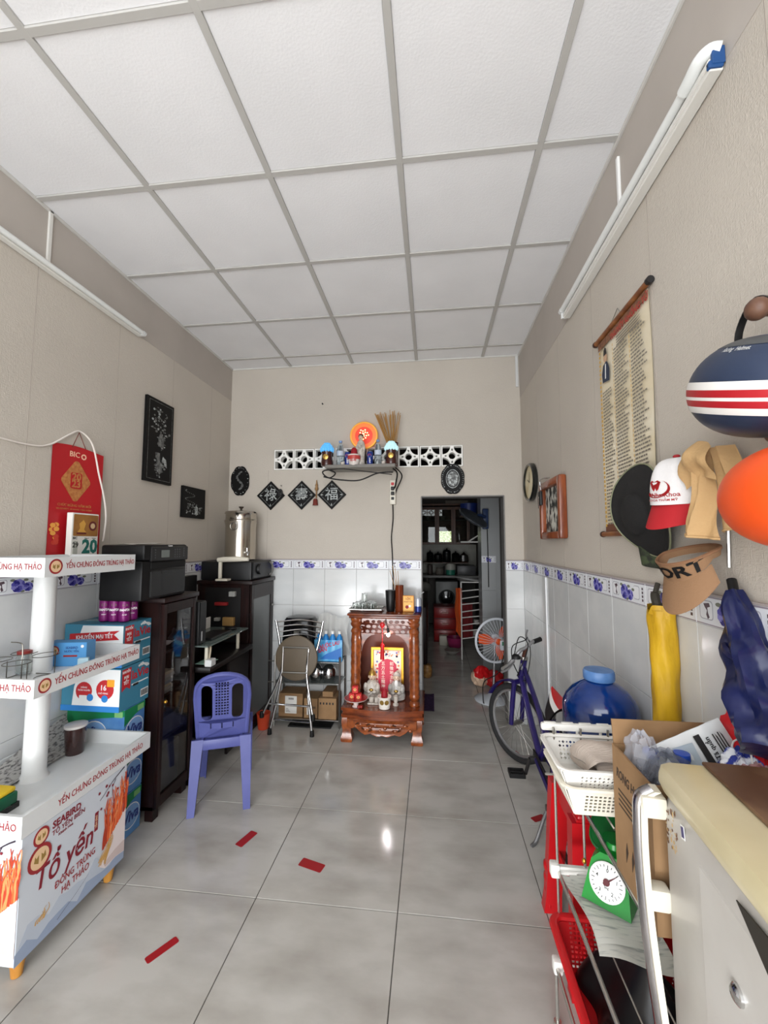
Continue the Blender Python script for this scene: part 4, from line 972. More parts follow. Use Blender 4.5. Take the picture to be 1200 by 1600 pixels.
# statues
CER = mat('glazed_ceramic', (206, 200, 190), .15, c2=(168, 160, 150), scale=(40, 40, 40)); SKIN = mat('ceramic_skin', (224, 196, 170), .2); GLZ = mat('ceramic_gold', (186, 150, 78), .25, .7)
def statue(x, y, z, s, lab, robe, hat, k):
    t = thing('deity_statue', lab, 'statue', (x, y, z)); M = T(x, y, z) @ Matrix.Diagonal((s, s, s, 1))
    obj('robe', B().lathe([(.05, 0), (.062, .008), (.066, .03), (.06, .06), (.05, .09), (.040, .115), (.026, .132), (.014, .138)], 20, M=M, sy=.75), robe, t)
    b = B(); b.ell((-.045, -.025, .085), (.018, .02, .035), 10, 8, M=M); b.ell((.045, -.025, .085), (.018, .02, .035), 10, 8, M=M); b.ell((-.02, -.045, .06), (.02, .014, .014), 10, 8, M=M); b.ell((.02, -.045, .06), (.02, .014, .014), 10, 8, M=M); obj('arms', b, robe, t)
    b = B(); b.ell((0, -.008, .158), (.024, .024, .028), 14, 10, M=M); b.ell((0, -.034, .155), (.005, .005, .006), 8, 6, M=M); b.ell((-.025, -.005, .155), (.005, .007, .011), 8, 6, M=M); b.ell((.025, -.005, .155), (.005, .007, .011), 8, 6, M=M); obj('head', b, SKIN, t)
    b = B()
    for sx in (-1, 1): b.ell((sx * .009, -.030, .164), (.003, .002, .003), 6, 5, M=M)
    b.ell((0, -.030, .145), (.008, .003, .002), 8, 5, M=M); obj('face_paint', b, INKBLACK, t)
    if hat == 'gold': obj('hat', B().lathe([(.027, .168), (.03, .172), (.026, .19), (.014, .20), (.008, .215), (.001, .222)], 14, M=M), GLZ, t)
    else: obj('hat', B().lathe([(.026, .172), (.028, .178), (.02, .192), (.008, .20), (.001, .204)], 14, M=M), CER, t); 
    if hat != 'gold': obj('beard', B().ell((0, -.030, .125), (.014, .008, .024), 10, 8, M=M), INKWHITE, t)
    obj('ingot', B().ell((0, -.052, .075), (.016, .010, .010), 10, 8, M=M), GLZ, t)
statue(-.487, 3.385, .2505, 1.08, 'left seated ceramic statue with a gold pointed hat in the altar', CER, 'gold', 0)
statue(-.288, 3.375, .2505, 1.08, 'right seated ceramic statue with a white beard in the altar', mat('glazed_grey', (150, 148, 146), .18, c2=(190, 186, 178), scale=(50, 50, 50)), 'plain', 1)
def lat(name, prof, c, m, lab, cat, n=20, group=None): return simple(name, B().lathe(prof, n, M=T(*c)), m, lab, cat, c, group)
ip = thing('incense_pot', 'white and gold incense pot with a red bundle at the front of the altar', 'incense pot', (-.365, 3.19, .2505))
obj('pot', B().lathe([(.036, 0), (.042, .004), (.042, .018), (.046, .03), (.047, .075), (.052, .082), (.052, .09), (.046, .09), (.042, .08), (.001, .078)], 24, M=T(-.365, 3.19, .2505)), mat('white_porcelain', (232, 226, 216), .12), ip)
b = B(); 
for a in (-1.9, -1.1): b.plate(circ(0, 0, .017, 14), [], .0008, 0, F((-.365 + .0465 * math.cos(a), 3.19 + .0465 * math.sin(a), .305), (-math.sin(a), math.cos(a), 0), (0, 0, 1)))
obj('gold_medallion', b, GLZ, ip); obj('red_bundle', B().lathe([(.024, .07), (.026, .09), (.022, .125), (.012, .14), (.001, .143)], 12, M=T(-.365, 3.19, .2505)), mat('incense_red', (150, 14, 30), .6), ip)
for i, (x, y) in enumerate(((-.475, 3.265), (-.432, 3.262))): lat('tea_cup', [(.014, .006), (.019, .012), (.021, .05), (.0185, .05), (.016, .014), (.001, .012)], (x, y, .2575), CER, ('left', 'right')[i] + ' tiny white cup on the little stand before the left altar statue', 'cup')
simple('cup_stand', B().box(-.505, 3.24, .2508, -.405, 3.285, .2632, .003), CER, 'little white stand under the two tiny cups in the altar', 'stand', (-.455, 3.26, .2508))
cs = thing('altar_cup', 'tiny white footed cup before the right altar statue', 'cup', (-.285, 3.255, .2505)); obj('cup_body', B().lathe([(.022, 0), (.022, .012), (.012, .02), (.018, .035), (.021, .07), (.018, .07), (.001, .04)], 18, M=T(-.285, 3.255, .2505)), CER, cs)
lat('gold_cup', [(.012, 0), (.016, .01), (.02, .03), (.016, .05), (.01, .055), (.001, .056)], (-.405, 3.33, .2505), GLZ, 'small gold cup between the two altar statues', 'cup')
ds = thing('offering_dish', 'footed red and white dish at the left edge of the altar base', 'dish', (-.585, 3.20, .2505))
obj('dish', B().lathe([(.028, 0), (.03, .004), (.018, .012), (.02, .03), (.05, .042), (.088, .058), (.092, .064), (.088, .064), (.05, .048), (.001, .044)], 26, M=T(-.585, 3.20, .2505)), mat('dish_white', (224, 206, 200), .15), ds)
obj('dish_inner', B().lathe([(.001, .0455), (.05, .0495), (.086, .0645), (.088, .066)], 26, M=T(-.585, 3.20, .2505)), mat('dish_red', (170, 40, 44), .2), ds)
rb = None
for i, (x, y, z, w) in enumerate(((-.615, 3.20, .3, 0), (-.565, 3.195, .3, .1), (-.592, 3.235, .3, .2), (-.592, 3.205, .3515, .05))):
    lab = ('left', 'right', 'rear', 'topmost')[i] + ' small red gift box piled on the offering dish'
    if rb is None:
        t = thing('gift_box', lab, 'box', (x, y, z), w, 'red boxes on the offering dish')
        obj('box_body', B().box(-.022, -.02, .0, .022, .02, .05, .002), mat('gift_red', (196, 38, 38), .4), t, local=True)
        b = B(); b.plate(circ(0, .027, .011, 12), [], .0004, 0, F((0, -.0201, 0))); text(b, '福', .014, F((0, -.0206, .027)), 1, .0); obj('gold_print', b, [mat('print_gold', (240, 190, 110), .4), INKRED], t, local=True); rb = t
    else: dup(rb, (x, y, z), w, lab)
for i, (x, y) in enumerate(((-.555, 3.155), (-.538, 3.16))): simple('red_fruit', B().ell((x, y, .265), (.0135, .0135, .0145), 12, 8), mat('fruit_red', (140, 36, 30), .35), ('left', 'right')[i] + ' small red fruit on the altar base below the dish', 'fruit', (x, y, .2505))
# on the altar's top
ty = thing('glass_tray', 'rectangular silver tray of upturned glasses on the altar top', 'tray', (-.54, 3.37, .9455))
b = B(); b.box(-.645, 3.285, .9457, -.415, 3.46, .951, .002); b.tube([(-.66, 3.27, .968), (-.40, 3.27, .968), (-.40, 3.475, .968), (-.66, 3.475, .968)], .005, 6, closed=True)
vs = [(-.645, 3.285, .948), (-.415, 3.285, .948), (-.415, 3.46, .948), (-.645, 3.46, .948), (-.66, 3.27, .968), (-.40, 3.27, .968), (-.40, 3.475, .968), (-.66, 3.475, .968)]
b.add(vs, [(0, 1, 5, 4), (1, 2, 6, 5), (2, 3, 7, 6), (3, 0, 4, 7)]); obj('tray_body', b, STEEL, ty)
g0 = None
for i, (x, y, z) in enumerate(((-.615, 3.31, .952), (-.555, 3.305, .952), (-.485, 3.31, .952), (-.60, 3.37, .952), (-.54, 3.365, .952), (-.47, 3.37, .952), (-.575, 3.425, .952), (-.50, 3.425, .952), (-.545, 3.345, 1.021))):
    lab = ('front left', 'front middle', 'front right', 'middle row left', 'centre', 'middle row right', 'rear left', 'rear right', 'topmost')[i] + ' upturned glass on the silver tray'
    if g0 is None:
        t = tag(obj('drinking_glass', B().lathe([(.027, 0), (.027, .01), (.023, .064), (.021, .066), (.001, .066), (.001, .058), (.020, .058), (.0245, .01), (.025, 0)], 18), GLASS), lab, 'glass', 'glasses on the altar tray'); t.location = (x, y, z); g0 = t
    else: c = g0.copy(); COL.objects.link(c); c.location = (x, y, z); c['label'] = lab
lat('black_tumbler', [(.03, 0), (.033, .004), (.043, .165), (.041, .168), (.03, .168), (.001, .165)], (-.335, 3.36, .9455), BLACK, 'black tapered tumbler on the altar top', 'tumbler')
vz = thing('incense_vase', 'brown cylinder vase holding a few incense sticks on the altar top', 'vase', (-.262, 3.35, .9455))
obj('vase_body', B().lathe([(.032, 0), (.034, .003), (.034, .205), (.036, .21), (.032, .21), (.03, .2), (.001, .05)], 22, M=T(-.262, 3.35, .9455)), mat('vase_brown', (112, 48, 22), .2, coat=.5), vz)
STK = mat('incense_stick', (176, 132, 72), .7)
for k in range(4): obj('incense_stick', B().tube([(-.262, 3.35, 1.0), (-.275 - .022 * k, 3.36 + .004 * k, 1.27 + .02 * (k % 3))], .0022, 5), STK, vz)
bk = thing('orange_card', 'orange and gold standing card on the altar top', 'card', (-.195, 3.34, .9455))
obj('card_body', B().box(-.235, 3.335, .946, -.145, 3.35, 1.075, .002), mat('card_orange', (226, 150, 60), .5), bk)
b = B(); m = FB(0, 0, 3.3347); b.poly(rrect(-.228, .955, -.152, 1.068, .003), .0004, 0, m); text(b, 'LỘC', .022, m @ T(-.19, 1.05, .0006), 1, .02); text(b, 'PHÁT TÀI', .016, m @ T(-.19, 1.025, .0006), 1, .01); b.poly(circ(-.20, .985, .014, 10), .0006, 1, m); b.poly(circ(-.178, .992, .010, 10), .0006, 2, m)
obj('print', b, [mat('card_yellow', (238, 186, 96), .5), INKRED, INKWHITE], bk)
cn = thing('open_soda_can', 'blue and white drink can with a bent straw on the altar top', 'can', (-.112, 3.33, .9455))
obj('can_body', B().lathe([(.022, 0), (.027, .005), (.027, .05)], 18, M=T(-.112, 3.33, .9455)), mat('can_blue', (32, 50, 120), .3, .3), cn); obj('can_upper', B().lathe([(.027, .05), (.027, .105), (.022, .114), (.001, .112)], 18, M=T(-.112, 3.33, .9455)), mat('can_silver', (190, 194, 204), .3, .5), cn)
obj('straw', B().tube([(-.108, 3.33, 1.03), (-.10, 3.33, 1.085), (-.065, 3.33, 1.105)], .004, 8), mat('straw_grey', (170, 170, 172), .4), cn)
# ------------------------------------------------------------------ back wall: altar shelf and what stands on it
sh = thing('altar_shelf', 'grey wall shelf below the breeze blocks holding the altar goods', 'shelf', (-.60, 3.51, 2.14))
SHZ = 2.155
obj('board', B().box(-.90, 3.40, SHZ - .02, -.30, 3.628, SHZ, .003), mat('shelf_grey', (150, 146, 140), .5), sh)
obj('front_lip', B().box(-.90, 3.395, SHZ - .022, -.30, 3.40, SHZ + .006, .001), mat('shelf_lip', (120, 116, 110), .5), sh)
CAB = mat('black_cable', (20, 19, 19), .6)
b = B(); b.tube(bez([(-.32, 3.44, SHZ - .06), (-.45, 3.42, SHZ - .07), (-.60, 3.40, SHZ - .13), (-.75, 3.41, SHZ - .125), (-.88, 3.42, SHZ - .10), (-.93, 3.43, SHZ - .05), (-.88, 3.44, SHZ - .03), (-.82, 3.44, SHZ - .06), (-.86, 3.43, SHZ - .10), (-.92, 3.43, SHZ - .09)], 6), .006, 6)
b.tube(bez([(-.90, 3.41, SHZ - .04), (-.76, 3.40, SHZ - .03), (-.60, 3.40, SHZ - .05), (-.44, 3.41, SHZ - .07), (-.33, 3.44, SHZ - .08)], 6), .004, 6)
b.tube(bez([(-.32, 3.44, SHZ - .03), (-.29, 3.50, SHZ - .06), (-.31, 3.58, SHZ - .14), (-.335, 3.61, SHZ - .21)], 6), .007, 6)
b.tube(bez([(-.30, 3.45, SHZ - .02), (-.25, 3.52, SHZ - .08), (-.30, 3.60, SHZ - .18), (-.33, 3.615, SHZ - .26)], 6), .006, 6)
simple('cable_bundle', b, CAB, 'tangled black cables looped under the wall shelf', 'cable', (-.6, 3.45, SHZ - .13))
lp = thing('back_plate_lamp', 'round glowing orange halo plate behind the statue on the wall shelf', 'lamp', (-.60, 3.56, SHZ))
LC = (-.595, 3.585, 2.455)
obj('rim', B().lathe([(.112, 0), (.124, .0), (.128, .006), (.124, .012), (.112, .012)], 36, M=FB(LC[0], LC[2], LC[1]), ring=True), mat('lamp_gold', (226, 170, 70), .3, .4, emit=(255, 150, 50), est=.12), lp)
obj('disc', B().lathe([(.112, .004), (.085, .005), (.001, .006)], 36, M=FB(LC[0], LC[2], LC[1])), mat('lamp_orange', (232, 130, 70), .4, emit=(255, 110, 44), est=.35), lp)
obj('disc_centre', B().lathe([(.080, .0065), (.04, .0075), (.001, .008)], 36, M=FB(LC[0], LC[2], LC[1])), mat('lamp_red', (214, 70, 50), .4, emit=(250, 60, 40), est=.35), lp)
b = B(); rr = random.Random(4)
for k in range(16): 
    a = k * 2.4; r = .012 * math.sqrt(k) ; b.ell((LC[0] + r * math.cos(a), LC[1] - .010, LC[2] + .012 + r * math.sin(a)), (.006, .003, .006), 8, 6)
obj('light_bead', b, mat('lamp_bead', (255, 236, 170), .4, emit=(255, 232, 160), est=2.2), lp)
obj('stand', B().box(LC[0] - .02, 3.565, SHZ + .001, LC[0] + .02, 3.60, LC[2] - .12, .003), DKWOOD, lp)
gu = thing('goddess_statue', 'tall white porcelain goddess statue in the middle of the wall shelf', 'statue', (-.60, 3.47, SHZ))
M = T(-.603, 3.47, SHZ + .001)
obj('robe', B().lathe([(.036, 0), (.04, .01), (.034, .04), (.036, .10), (.04, .15), (.036, .19), (.028, .215), (.014, .228)], 20, M=M, sy=.8), CER, gu)
b = B(); b.ell((-.03, -.02, .15), (.014, .016, .035), 10, 8, M=M); b.ell((.03, -.02, .15), (.014, .016, .035), 10, 8, M=M); b.ell((0, -.035, .165), (.014, .012, .02), 10, 8, M=M); obj('arms', b, CER, gu)
b = B(); b.ell((0, 0, .25), (.021, .022, .026), 14, 10, M=M); b.ell((0, -.022, .248), (.004, .004, .005), 8, 6, M=M); obj('head', b, SKIN, gu)
obj('hair', B().ell((0, .006, .262), (.024, .022, .024), 14, 10, M=M), INKBLACK, gu)
b = B()
for sx in (-1, 1): b.ell((sx * .008, -.020, .255), (.003, .002, .002), 6, 5, M=M)
b.ell((0, -.021, .238), (.006, .002, .002), 6, 5, M=M); obj('face_paint', b, INKBLACK, gu)
def lotus(x, lab, glow, est, loc_y=3.44):
    t = thing('lotus_lamp', lab, 'lamp', (x, loc_y, SHZ))
    VD = mat('lamp_dark_red', (64, 26, 22), .2, coat=.5)
    z = SHZ + .001
    obj('vase', B().lathe([(.04, 0), (.05, .006), (.052, .03), (.046, .07), (.044, .10), (.05, .13), (.05, .135), (.02, .135)], 22, M=T(x, loc_y, z)), VD, t)
    obj('gold_crest', B().lathe([(.001, 0), (.02, .0), (.024, .004), (.012, .007), (.001, .008)], 16, M=FB(x, z + .075, loc_y - .047)), GLZ, t)
    b = B()
    for ring, n, rr_, zz in ((0, 12, .046, .145), (1, 10, .034, .165), (2, 7, .02, .182)):
        for k in range(n):
            a = 2 * PI * k / n + ring * .3
            b.ell((x + rr_ * math.cos(a), loc_y + rr_ * math.sin(a), z + zz), (.016, .016, .024), 8, 6)
    obj('petal_cluster', b, mat('lotus_glow_' + lab[:4].strip(), tuple(int(g * .8) for g in glow), .3, emit=glow, est=est), t)
    return t
ll = lotus(-.895, 'left lotus lamp with glowing blue petals on the wall shelf', (90, 180, 245), .55)
rl = lotus(-.335, 'right lotus lamp with glowing pale petals on the wall shelf', (190, 232, 236), .6)
for x, lab in ((-.785, 'left clear water bottle on the wall shelf'), (-.455, 'right clear water bottle on the wall shelf')):
    t = thing('water_bottle', lab, 'bottle', (x, 3.48, SHZ), 0, 'clear water bottles on the wall shelf')
    obj('bottle_body', B().lathe([(.028, 0), (.031, .006), (.030, .05), (.0315, .07), (.03, .12), (.031, .14), (.022, .185), (.013, .20), (.013, .215), (.001, .216)], 20, M=T(x, 3.48, SHZ + .001)), PET, t)
    obj('bottle_cap', B().lathe([(.015, .212), (.015, .23), (.001, .231)], 16, M=T(x, 3.48, SHZ + .001)), mat('cap_blue', (120, 150, 196), .4), t)
    obj('label_band', B().lathe([(.0305, .095), (.0318, .098), (.0318, .135), (.0305, .138)], 20, M=T(x, 3.48, SHZ + .001)), mat('label_pale', (196, 206, 220), .4), t)
for x, lab in ((-.712, 'left blue cola can on the wall shelf'), (-.518, 'right blue cola can on the wall shelf')):
    t = thing('cola_can', lab, 'can', (x, 3.44, SHZ), 0, 'blue cola cans on the wall shelf')
    obj('can_body', B().lathe([(.021, 0), (.026, .005), (.0265, .012), (.0265, .108), (.022, .118)], 20, M=T(x, 3.44, SHZ + .001)), mat('cola_blue', (28, 52, 130), .3, .3), t)
    obj('can_top', B().lathe([(.022, .1175), (.022, .121), (.001, .119)], 18, M=T(x, 3.44, SHZ + .001)), STEEL, t)
    b = B(); wrp = lambda q: ((.027 + q[2]) * math.sin(q[0] / .027) + x, 3.44 - (.027 + q[2]) * math.cos(q[0] / .027), q[1] + SHZ + .001)
    b.plate(circ(0, .08, .016, 18), [], .0003, 0, warp=wrp)
    up = [(-.0155, .084)] + [(.0155 * math.cos(a), .08 + .0155 * math.sin(a)) for a in [PI - .25 - (PI - .5) * k / 10 for k in range(11)]] + [(.006, .085), (-.004, .081)]
    b.plate(up, [], .0003, 1, warp=lambda q: wrp((q[0], q[1], q[2] + .0004)))
    dn = [(-.0155, .076)] + [(.0155 * math.cos(a), .08 + .0155 * math.sin(a)) for a in [PI + .35 + (PI - .8) * k / 10 for k in range(11)]] + [(.004, .072), (-.006, .074)]
    b.plate(dn, [], .0003, 2, warp=lambda q: wrp((q[0], q[1], q[2] + .0004)))
    text(b, 'pepsi', .02, None, 0, .02, warp=wrp, pre=T(0, .04, .0003) @ RZ(PI / 2))
    obj('lettering', b, [INKWHITE, RED, mat('logo_blue', (50, 90, 180), .4)], t)
bw = thing('incense_bowl', 'white and red incense bowl with a red bundle on the wall shelf', 'bowl', (-.66, 3.43, SHZ))
obj('bowl', B().lathe([(.036, 0), (.04, .006), (.05, .04), (.056, .075), (.052, .085), (.056, .092), (.05, .092), (.001, .085)], 22, M=T(-.655, 3.43, SHZ + .001)), mat('bowl_white', (224, 214, 208), .15), bw)
obj('red_band', B().lathe([(.0555, .05), (.0575, .075), (.057, .08), (.0545, .082)], 22, M=T(-.655, 3.43, SHZ + .001)), mat('bowl_red', (190, 70, 64), .3), bw)
b = B(); wrp2 = lambda q: ((.053 + q[2]) * math.sin(q[0] / .053) - .655, 3.43 - (.053 + q[2]) * math.cos(q[0] / .053), q[1] + SHZ + .001); text(b, '福壽', .03, None, 0, .0, warp=wrp2, pre=T(0, .04, .001)); obj('lettering', b, [RED], bw)
obj('red_bundle', B().lathe([(.026, .08), (.03, .10), (.026, .14), (.012, .155), (.001, .157)], 14, M=T(-.655, 3.43, SHZ + .001)), mat('incense_red', (150, 14, 30)), bw)
lat('tea_cup', [(.014, .001), (.016, .004), (.02, .03), (.018, .03), (.001, .01)], (-.752, 3.425, SHZ), CER, 'tiny white cup beside the left cola can on the wall shelf', 'cup')
lat('tea_cup', [(.014, .001), (.016, .004), (.02, .03), (.018, .03), (.001, .01)], (-.40, 3.425, SHZ), CER, 'tiny white cup beside the right lotus lamp on the wall shelf', 'cup')
ih = thing('incense_holder', 'dark incense holder with a fan of brown sticks at the right of the wall shelf', 'incense holder', (-.33, 3.53, SHZ))
obj('holder', B().lathe([(.036, 0), (.046, .005), (.046, .21), (.05, .215), (.044, .215), (.04, .2), (.001, .1)], 22, M=T(-.33, 3.545, SHZ + .001)), mat('holder_brown', (70, 30, 20), .2, coat=.5), ih)
rr = random.Random(9)
for k in range(34):
    a = -.62 + 1.05 * rr.random() ** 1.2 ; d = .05 * (rr.random() - .5); Ls = .36 + .06 * rr.random()
    xb_ = -.33 + .03 * (rr.random() - .5)
    obj('incense_stick', B().tube([(xb_, 3.545 + d * .4, SHZ + .12), (xb_ + math.sin(a) * Ls * .62, 3.545 + d, SHZ + .10 + math.cos(a * .6) * Ls)], .0025, 4), STK, ih)
# hangings on the back wall
LAC = mat('black_lacquer', (13, 12, 12), .5, spec=.2); PEARL = mat('mother_of_pearl', (196, 200, 198), .3, c2=(120, 126, 126), scale=(60, 60, 60)); PEARL2 = mat('dull_pearl', (120, 122, 120), .35, c2=(60, 60, 60), scale=(50, 50, 50))
for x, c_, lab in ((-1.466, '祿', 'leftmost diamond lacquer plaque with a silver character on the back wall'), (-1.174, '壽', 'middle diamond lacquer plaque with a silver character on the back wall'), (-.893, '福', 'rightmost diamond lacquer plaque with a silver character on the back wall')):
    t = thing('diamond_plaque', lab, 'plaque', (x, 3.62, 1.93), 0, 'lacquer diamond plaques')
    r = .133; M = FB(x, 1.93, 3.628)
    obj('board', B().plate([(-r, 0), (0, -r), (r, 0), (0, r)], [], .016, 0, M, bev=.002), LAC, t)
    b = B(); i0, i1 = .108, .103
    b.plate([(-i0, 0), (0, -i0), (i0, 0), (0, i0)], [[(-i1, 0), (0, -i1), (i1, 0), (0, i1)]], .0008, 1, M @ T(0, 0, .016))
    for a in range(4):
        ca, sa = math.cos(a * PI / 2), math.sin(a * PI / 2)
        b.poly([(ca * u - sa * v, sa * u + ca * v) for u, v in ((.075, .0), (.095, .006), (.098, 0), (.095, -.006))], .001, 0, M @ T(0, 0, .016))
    text(b, c_, .125, M @ T(0, 0, .0165), 0, .004)
    obj('inlay', b, [PEARL, PEARL2], t)
def oval(name, x, z, rx, rz, lab, scallop, bright):
    t = thing(name, lab, 'plaque', (x, 3.62, z)); M = FB(x, z, 3.628)
    n = 64; out = [(rx * math.cos(2 * PI * k / n) * (1 + scallop * abs(math.sin(8 * PI * k / n)) - scallop), rz * math.sin(2 * PI * k / n) * (1 + scallop * abs(math.sin(8 * PI * k / n)) - scallop)) for k in range(n)]
    obj('board', B().plate(out, [], .014, 0, M, bev=.003), LAC, t)
    b = B(); rr = random.Random(int(x * 1000))
    for k in range(40):
        a = 2 * PI * k / 40; q_ = .86
        if rr.random() < (.85 if bright else .6): b.poly(circ(rx * q_ * math.cos(a), rz * q_ * math.sin(a), .0055, 6, .004, a), .001, 0 if rr.random() < .4 else 1, M @ T(0, 0, .014))
    if bright: b.plate(circ(0, 0, rx * .56, 30, rz * .60), [circ(0, 0, rx * .52, 30, rz * .56)], .002, 0, M @ T(0, 0, .014))
    obj('inlay_border', b, [PEARL, PEARL2], t)
    b = B()
    if bright:
        b.plate(circ(0, 0, rx * .46, 26, rz * .50), [], .001, 1, M @ T(0, 0, .0145))
        for k in range(46):
            a = rr.random() * 6.3; q_ = math.sqrt(rr.random()) * .42
            b.poly(circ(rx * q_ * math.cos(a), rz * q_ * math.sin(a), .004 + .006 * rr.random(), 7, .004 + .008 * rr.random(), a), .0006, 0 if k % 3 else 1, M @ T(0, 0, .0156 + .0001 * k))
    else:
        for k in range(60):
            t_ = rr.random(); b.poly(circ(rx * (.3 * math.sin(t_ * 7) + .12 * (rr.random() - .5)), rz * (-.58 + 1.2 * t_), .004 + .008 * rr.random(), 6, .005, rr.random() * 3), .0006, 1, M @ T(0, 0, .014 + .0001 * k))
    obj('inlay_picture', b, [PEARL, PEARL2], t)
oval('oval_plaque', -1.768, 2.072, .092, .142, 'oval black lacquer plaque high in the left corner of the back wall', .06, False)
oval('oval_plaque', .188, 2.056, .105, .138, 'oval lacquer plaque with a bright silver centre above the doorway', .05, True)
fd = thing('fan_ornament', 'small wooden gourd ornament with a red tassel hanging between two diamond plaques', 'ornament', (-1.03, 3.62, 1.93))
obj('gourd', B().lathe([(.001, .0), (.012, .004), (.018, .02), (.010, .04), (.014, .052), (.006, .07), (.004, .10)], 12, M=T(-1.033, 3.61, 1.965)), mat('gourd_tan', (150, 116, 76), .5), fd)
b = B(); b.tube([(-1.033, 3.61, 1.965), (-1.035, 3.61, 1.90)], .006, 6)
obj('cord', b, mat('brown_cord', (140, 104, 66), .7), fd); obj('tassel', B().lathe([(.012, .06), (.02, .05), (.022, .02), (.026, .0), (.001, 0)], 10, M=T(-1.043, 3.61, 1.835)), mat('brown_red', (110, 40, 30), .7), fd)
bo = thing('bottle_opener', 'small black opener hung on a nail by the leftmost diamond plaque', 'opener', (-1.372, 3.62, 1.95))
b = B(); b.plate(circ(-1.372, 1.955, .022, 14, .034), [circ(-1.372, 1.965, .008, 8), circ(-1.372, 1.942, .008, 8)], .008, 0, FB(0, 0, 3.61)); obj('opener_body', b, BLACK, bo); obj('nail', B().tube([(-1.368, 3.628, 2.02), (-1.368, 3.60, 2.022)], .005, 6), STEEL, bo)
ps = thing('power_strip', 'white power strip hanging on the back wall under the wall shelf', 'power strip', (-.339, 3.62, 1.94))
obj('strip_body', B().box(-.365, 3.595, 1.835, -.313, 3.628, 2.052, .006), mat('strip_ivory', (226, 220, 206), .4), ps)
for k in range(3): obj('socket_hole', B().box(-.352, 3.592, 1.875 + .042 * k, -.326, 3.596, 1.90 + .042 * k, .002), BLACK, ps)
obj('switch', B().box(-.352, 3.590, 2.005, -.326, 3.597, 2.03, .003), mat('switch_red', (190, 30, 40), .4), ps)
for k in (0, 1): obj('plug', B().box(-.352, 3.565, 1.915 + .045 * k, -.322, 3.592, 1.945 + .045 * k, .005), BLACK, ps)
obj('cord', B().tube(bez([(-.339, 3.615, 1.835), (-.338, 3.622, 1.70), (-.352, 3.622, 1.55), (-.345, 3.620, 1.40), (-.338, 3.612, 1.20), (-.335, 3.61, 1.0), (-.33, 3.61, .95)], 8), .0055, 6), CAB, ps)
simple('nail', B().tube([(-.99, 3.63, 2.775), (-.99, 3.612, 2.778)], .006, 6), BLACK, 'lone nail high on the back wall', 'nail', (-.99, 3.63, 2.775))

# ------------------------------------------------------------------ tube lights high on both side walls
TUBE = mat('lamp_white', (228, 230, 228), .3)
DRP = mat('trunking_white', (222, 220, 214), .4)
tl = thing('tube_light', 'long unlit white tube light on the left wall', 'lamp', (-1.85, 1.9, 2.84))
obj('batten', B().box(-1.878, 1.17, 2.825, -1.845, 2.37, 2.858, .003), DRP, tl); obj('tube', B().tube([(-1.833, 1.19, 2.842), (-1.833, 2.35, 2.842)], .0125, 12), TUBE, tl)
for y in (1.175, 2.355): obj('end_cap', B().tube([(-1.833, y, 2.842), (-1.833, y + .02, 2.842)], .0145, 12).box(-1.86, y - .004, 2.826, -1.83, y + .018, 2.84, .002), WHITE, tl)
simple('cable_trunking', B().box(-1.879, 1.722, 2.858, -1.868, 1.742, 3.148, .002), DRP, 'short vertical white cable trunking above the left tube light', 'trunking', (-1.875, 1.73, 2.86))
tl = thing('tube_light', 'long unlit white tube light with a bent end lamp on the right wall', 'lamp', (.75, 1.7, 2.77))
obj('batten', B().box(.742, 1.09, 2.742, .778, 2.31, 2.778, .003).box(.738, 1.09, 2.752, .743, 2.31, 2.768, .001), DRP, tl); obj('tube', B().tube([(.735, 1.16, 2.79), (.735, 2.32, 2.79)], .0135, 12), TUBE, tl)
obj('end_cap', B().tube([(.735, 2.30, 2.79), (.735, 2.325, 2.79)], .0155, 12).box(.73, 2.305, 2.745, .76, 2.32, 2.80, .002), WHITE, tl)
obj('bent_lamp', B().tube(bez([(.735, 1.185, 2.79), (.734, 1.15, 2.792), (.735, 1.115, 2.798), (.748, 1.095, 2.80), (.768, 1.09, 2.795)], 5), .0185, 12), TUBE, tl)
obj('blue_tape', B().box(.745, 1.080, 2.752, .777, 1.090, 2.80, .002).box(.738, 1.083, 2.745, .775, 1.098, 2.765, .003), mat('blue_tape', (28, 74, 130), .5), tl)
simple('cable_trunking', B().box(.768, 1.668, 2.815, .779, 1.686, 3.075, .002), mat('trunking_bright', (240, 240, 238), .35), 'short vertical white cable trunking above the right tube light', 'trunking', (.775, 1.675, 2.82))

# ------------------------------------------------------------------ left wall hangings
cal = thing('block_calendar', 'red block calendar for 2023 hanging above the cart on the left wall', 'calendar', (-1.87, 1.97, 1.72))
def calw(q): return q
M = FL(1.82, 1.425, -1.879)
CALR = mat('calendar_red', (176, 24, 32), .4); cw = .298
def cz_(q):  # the sheet leans a little at its outer edge
    return (q[0], q[1], q[2] + .004 + .02 * (q[0] / .3) ** 2)
b = B(); b.grid(lambda u, v: cz_((cw * u, .57 * v + (.012 * math.sin(u * PI * 1.2) if v > .99 else 0), 0)), 14, 8, M=M); b.grid(lambda u, v: cz_((cw * (1 - u), .57 * v + (.012 * math.sin((1 - u) * PI * 1.2) if v > .99 else 0), -.002)), 14, 8, M=M)
board = obj('backing_sheet', b, CALR, cal)
b = B(); CGO = mat('calendar_gold', (190, 130, 72), .45, c2=(168, 96, 52), scale=(60, 60, 60)); CPK = mat('calendar_pink', (236, 190, 160), .5)
wz = lambda d: (lambda q: cz_((q[0], q[1], q[2] + d)))
text(b, 'BIC', .04, M @ T(0, 0, 0), 1, .01, warp=lambda q: cz_((q[0] + .125, q[1] + .535, q[2] + .001)))
b.plate(circ(.178, .532, .016, 8), [circ(.178, .532, .009, 8)], .0004, 1, M, warp=wz(.001))
dia = []
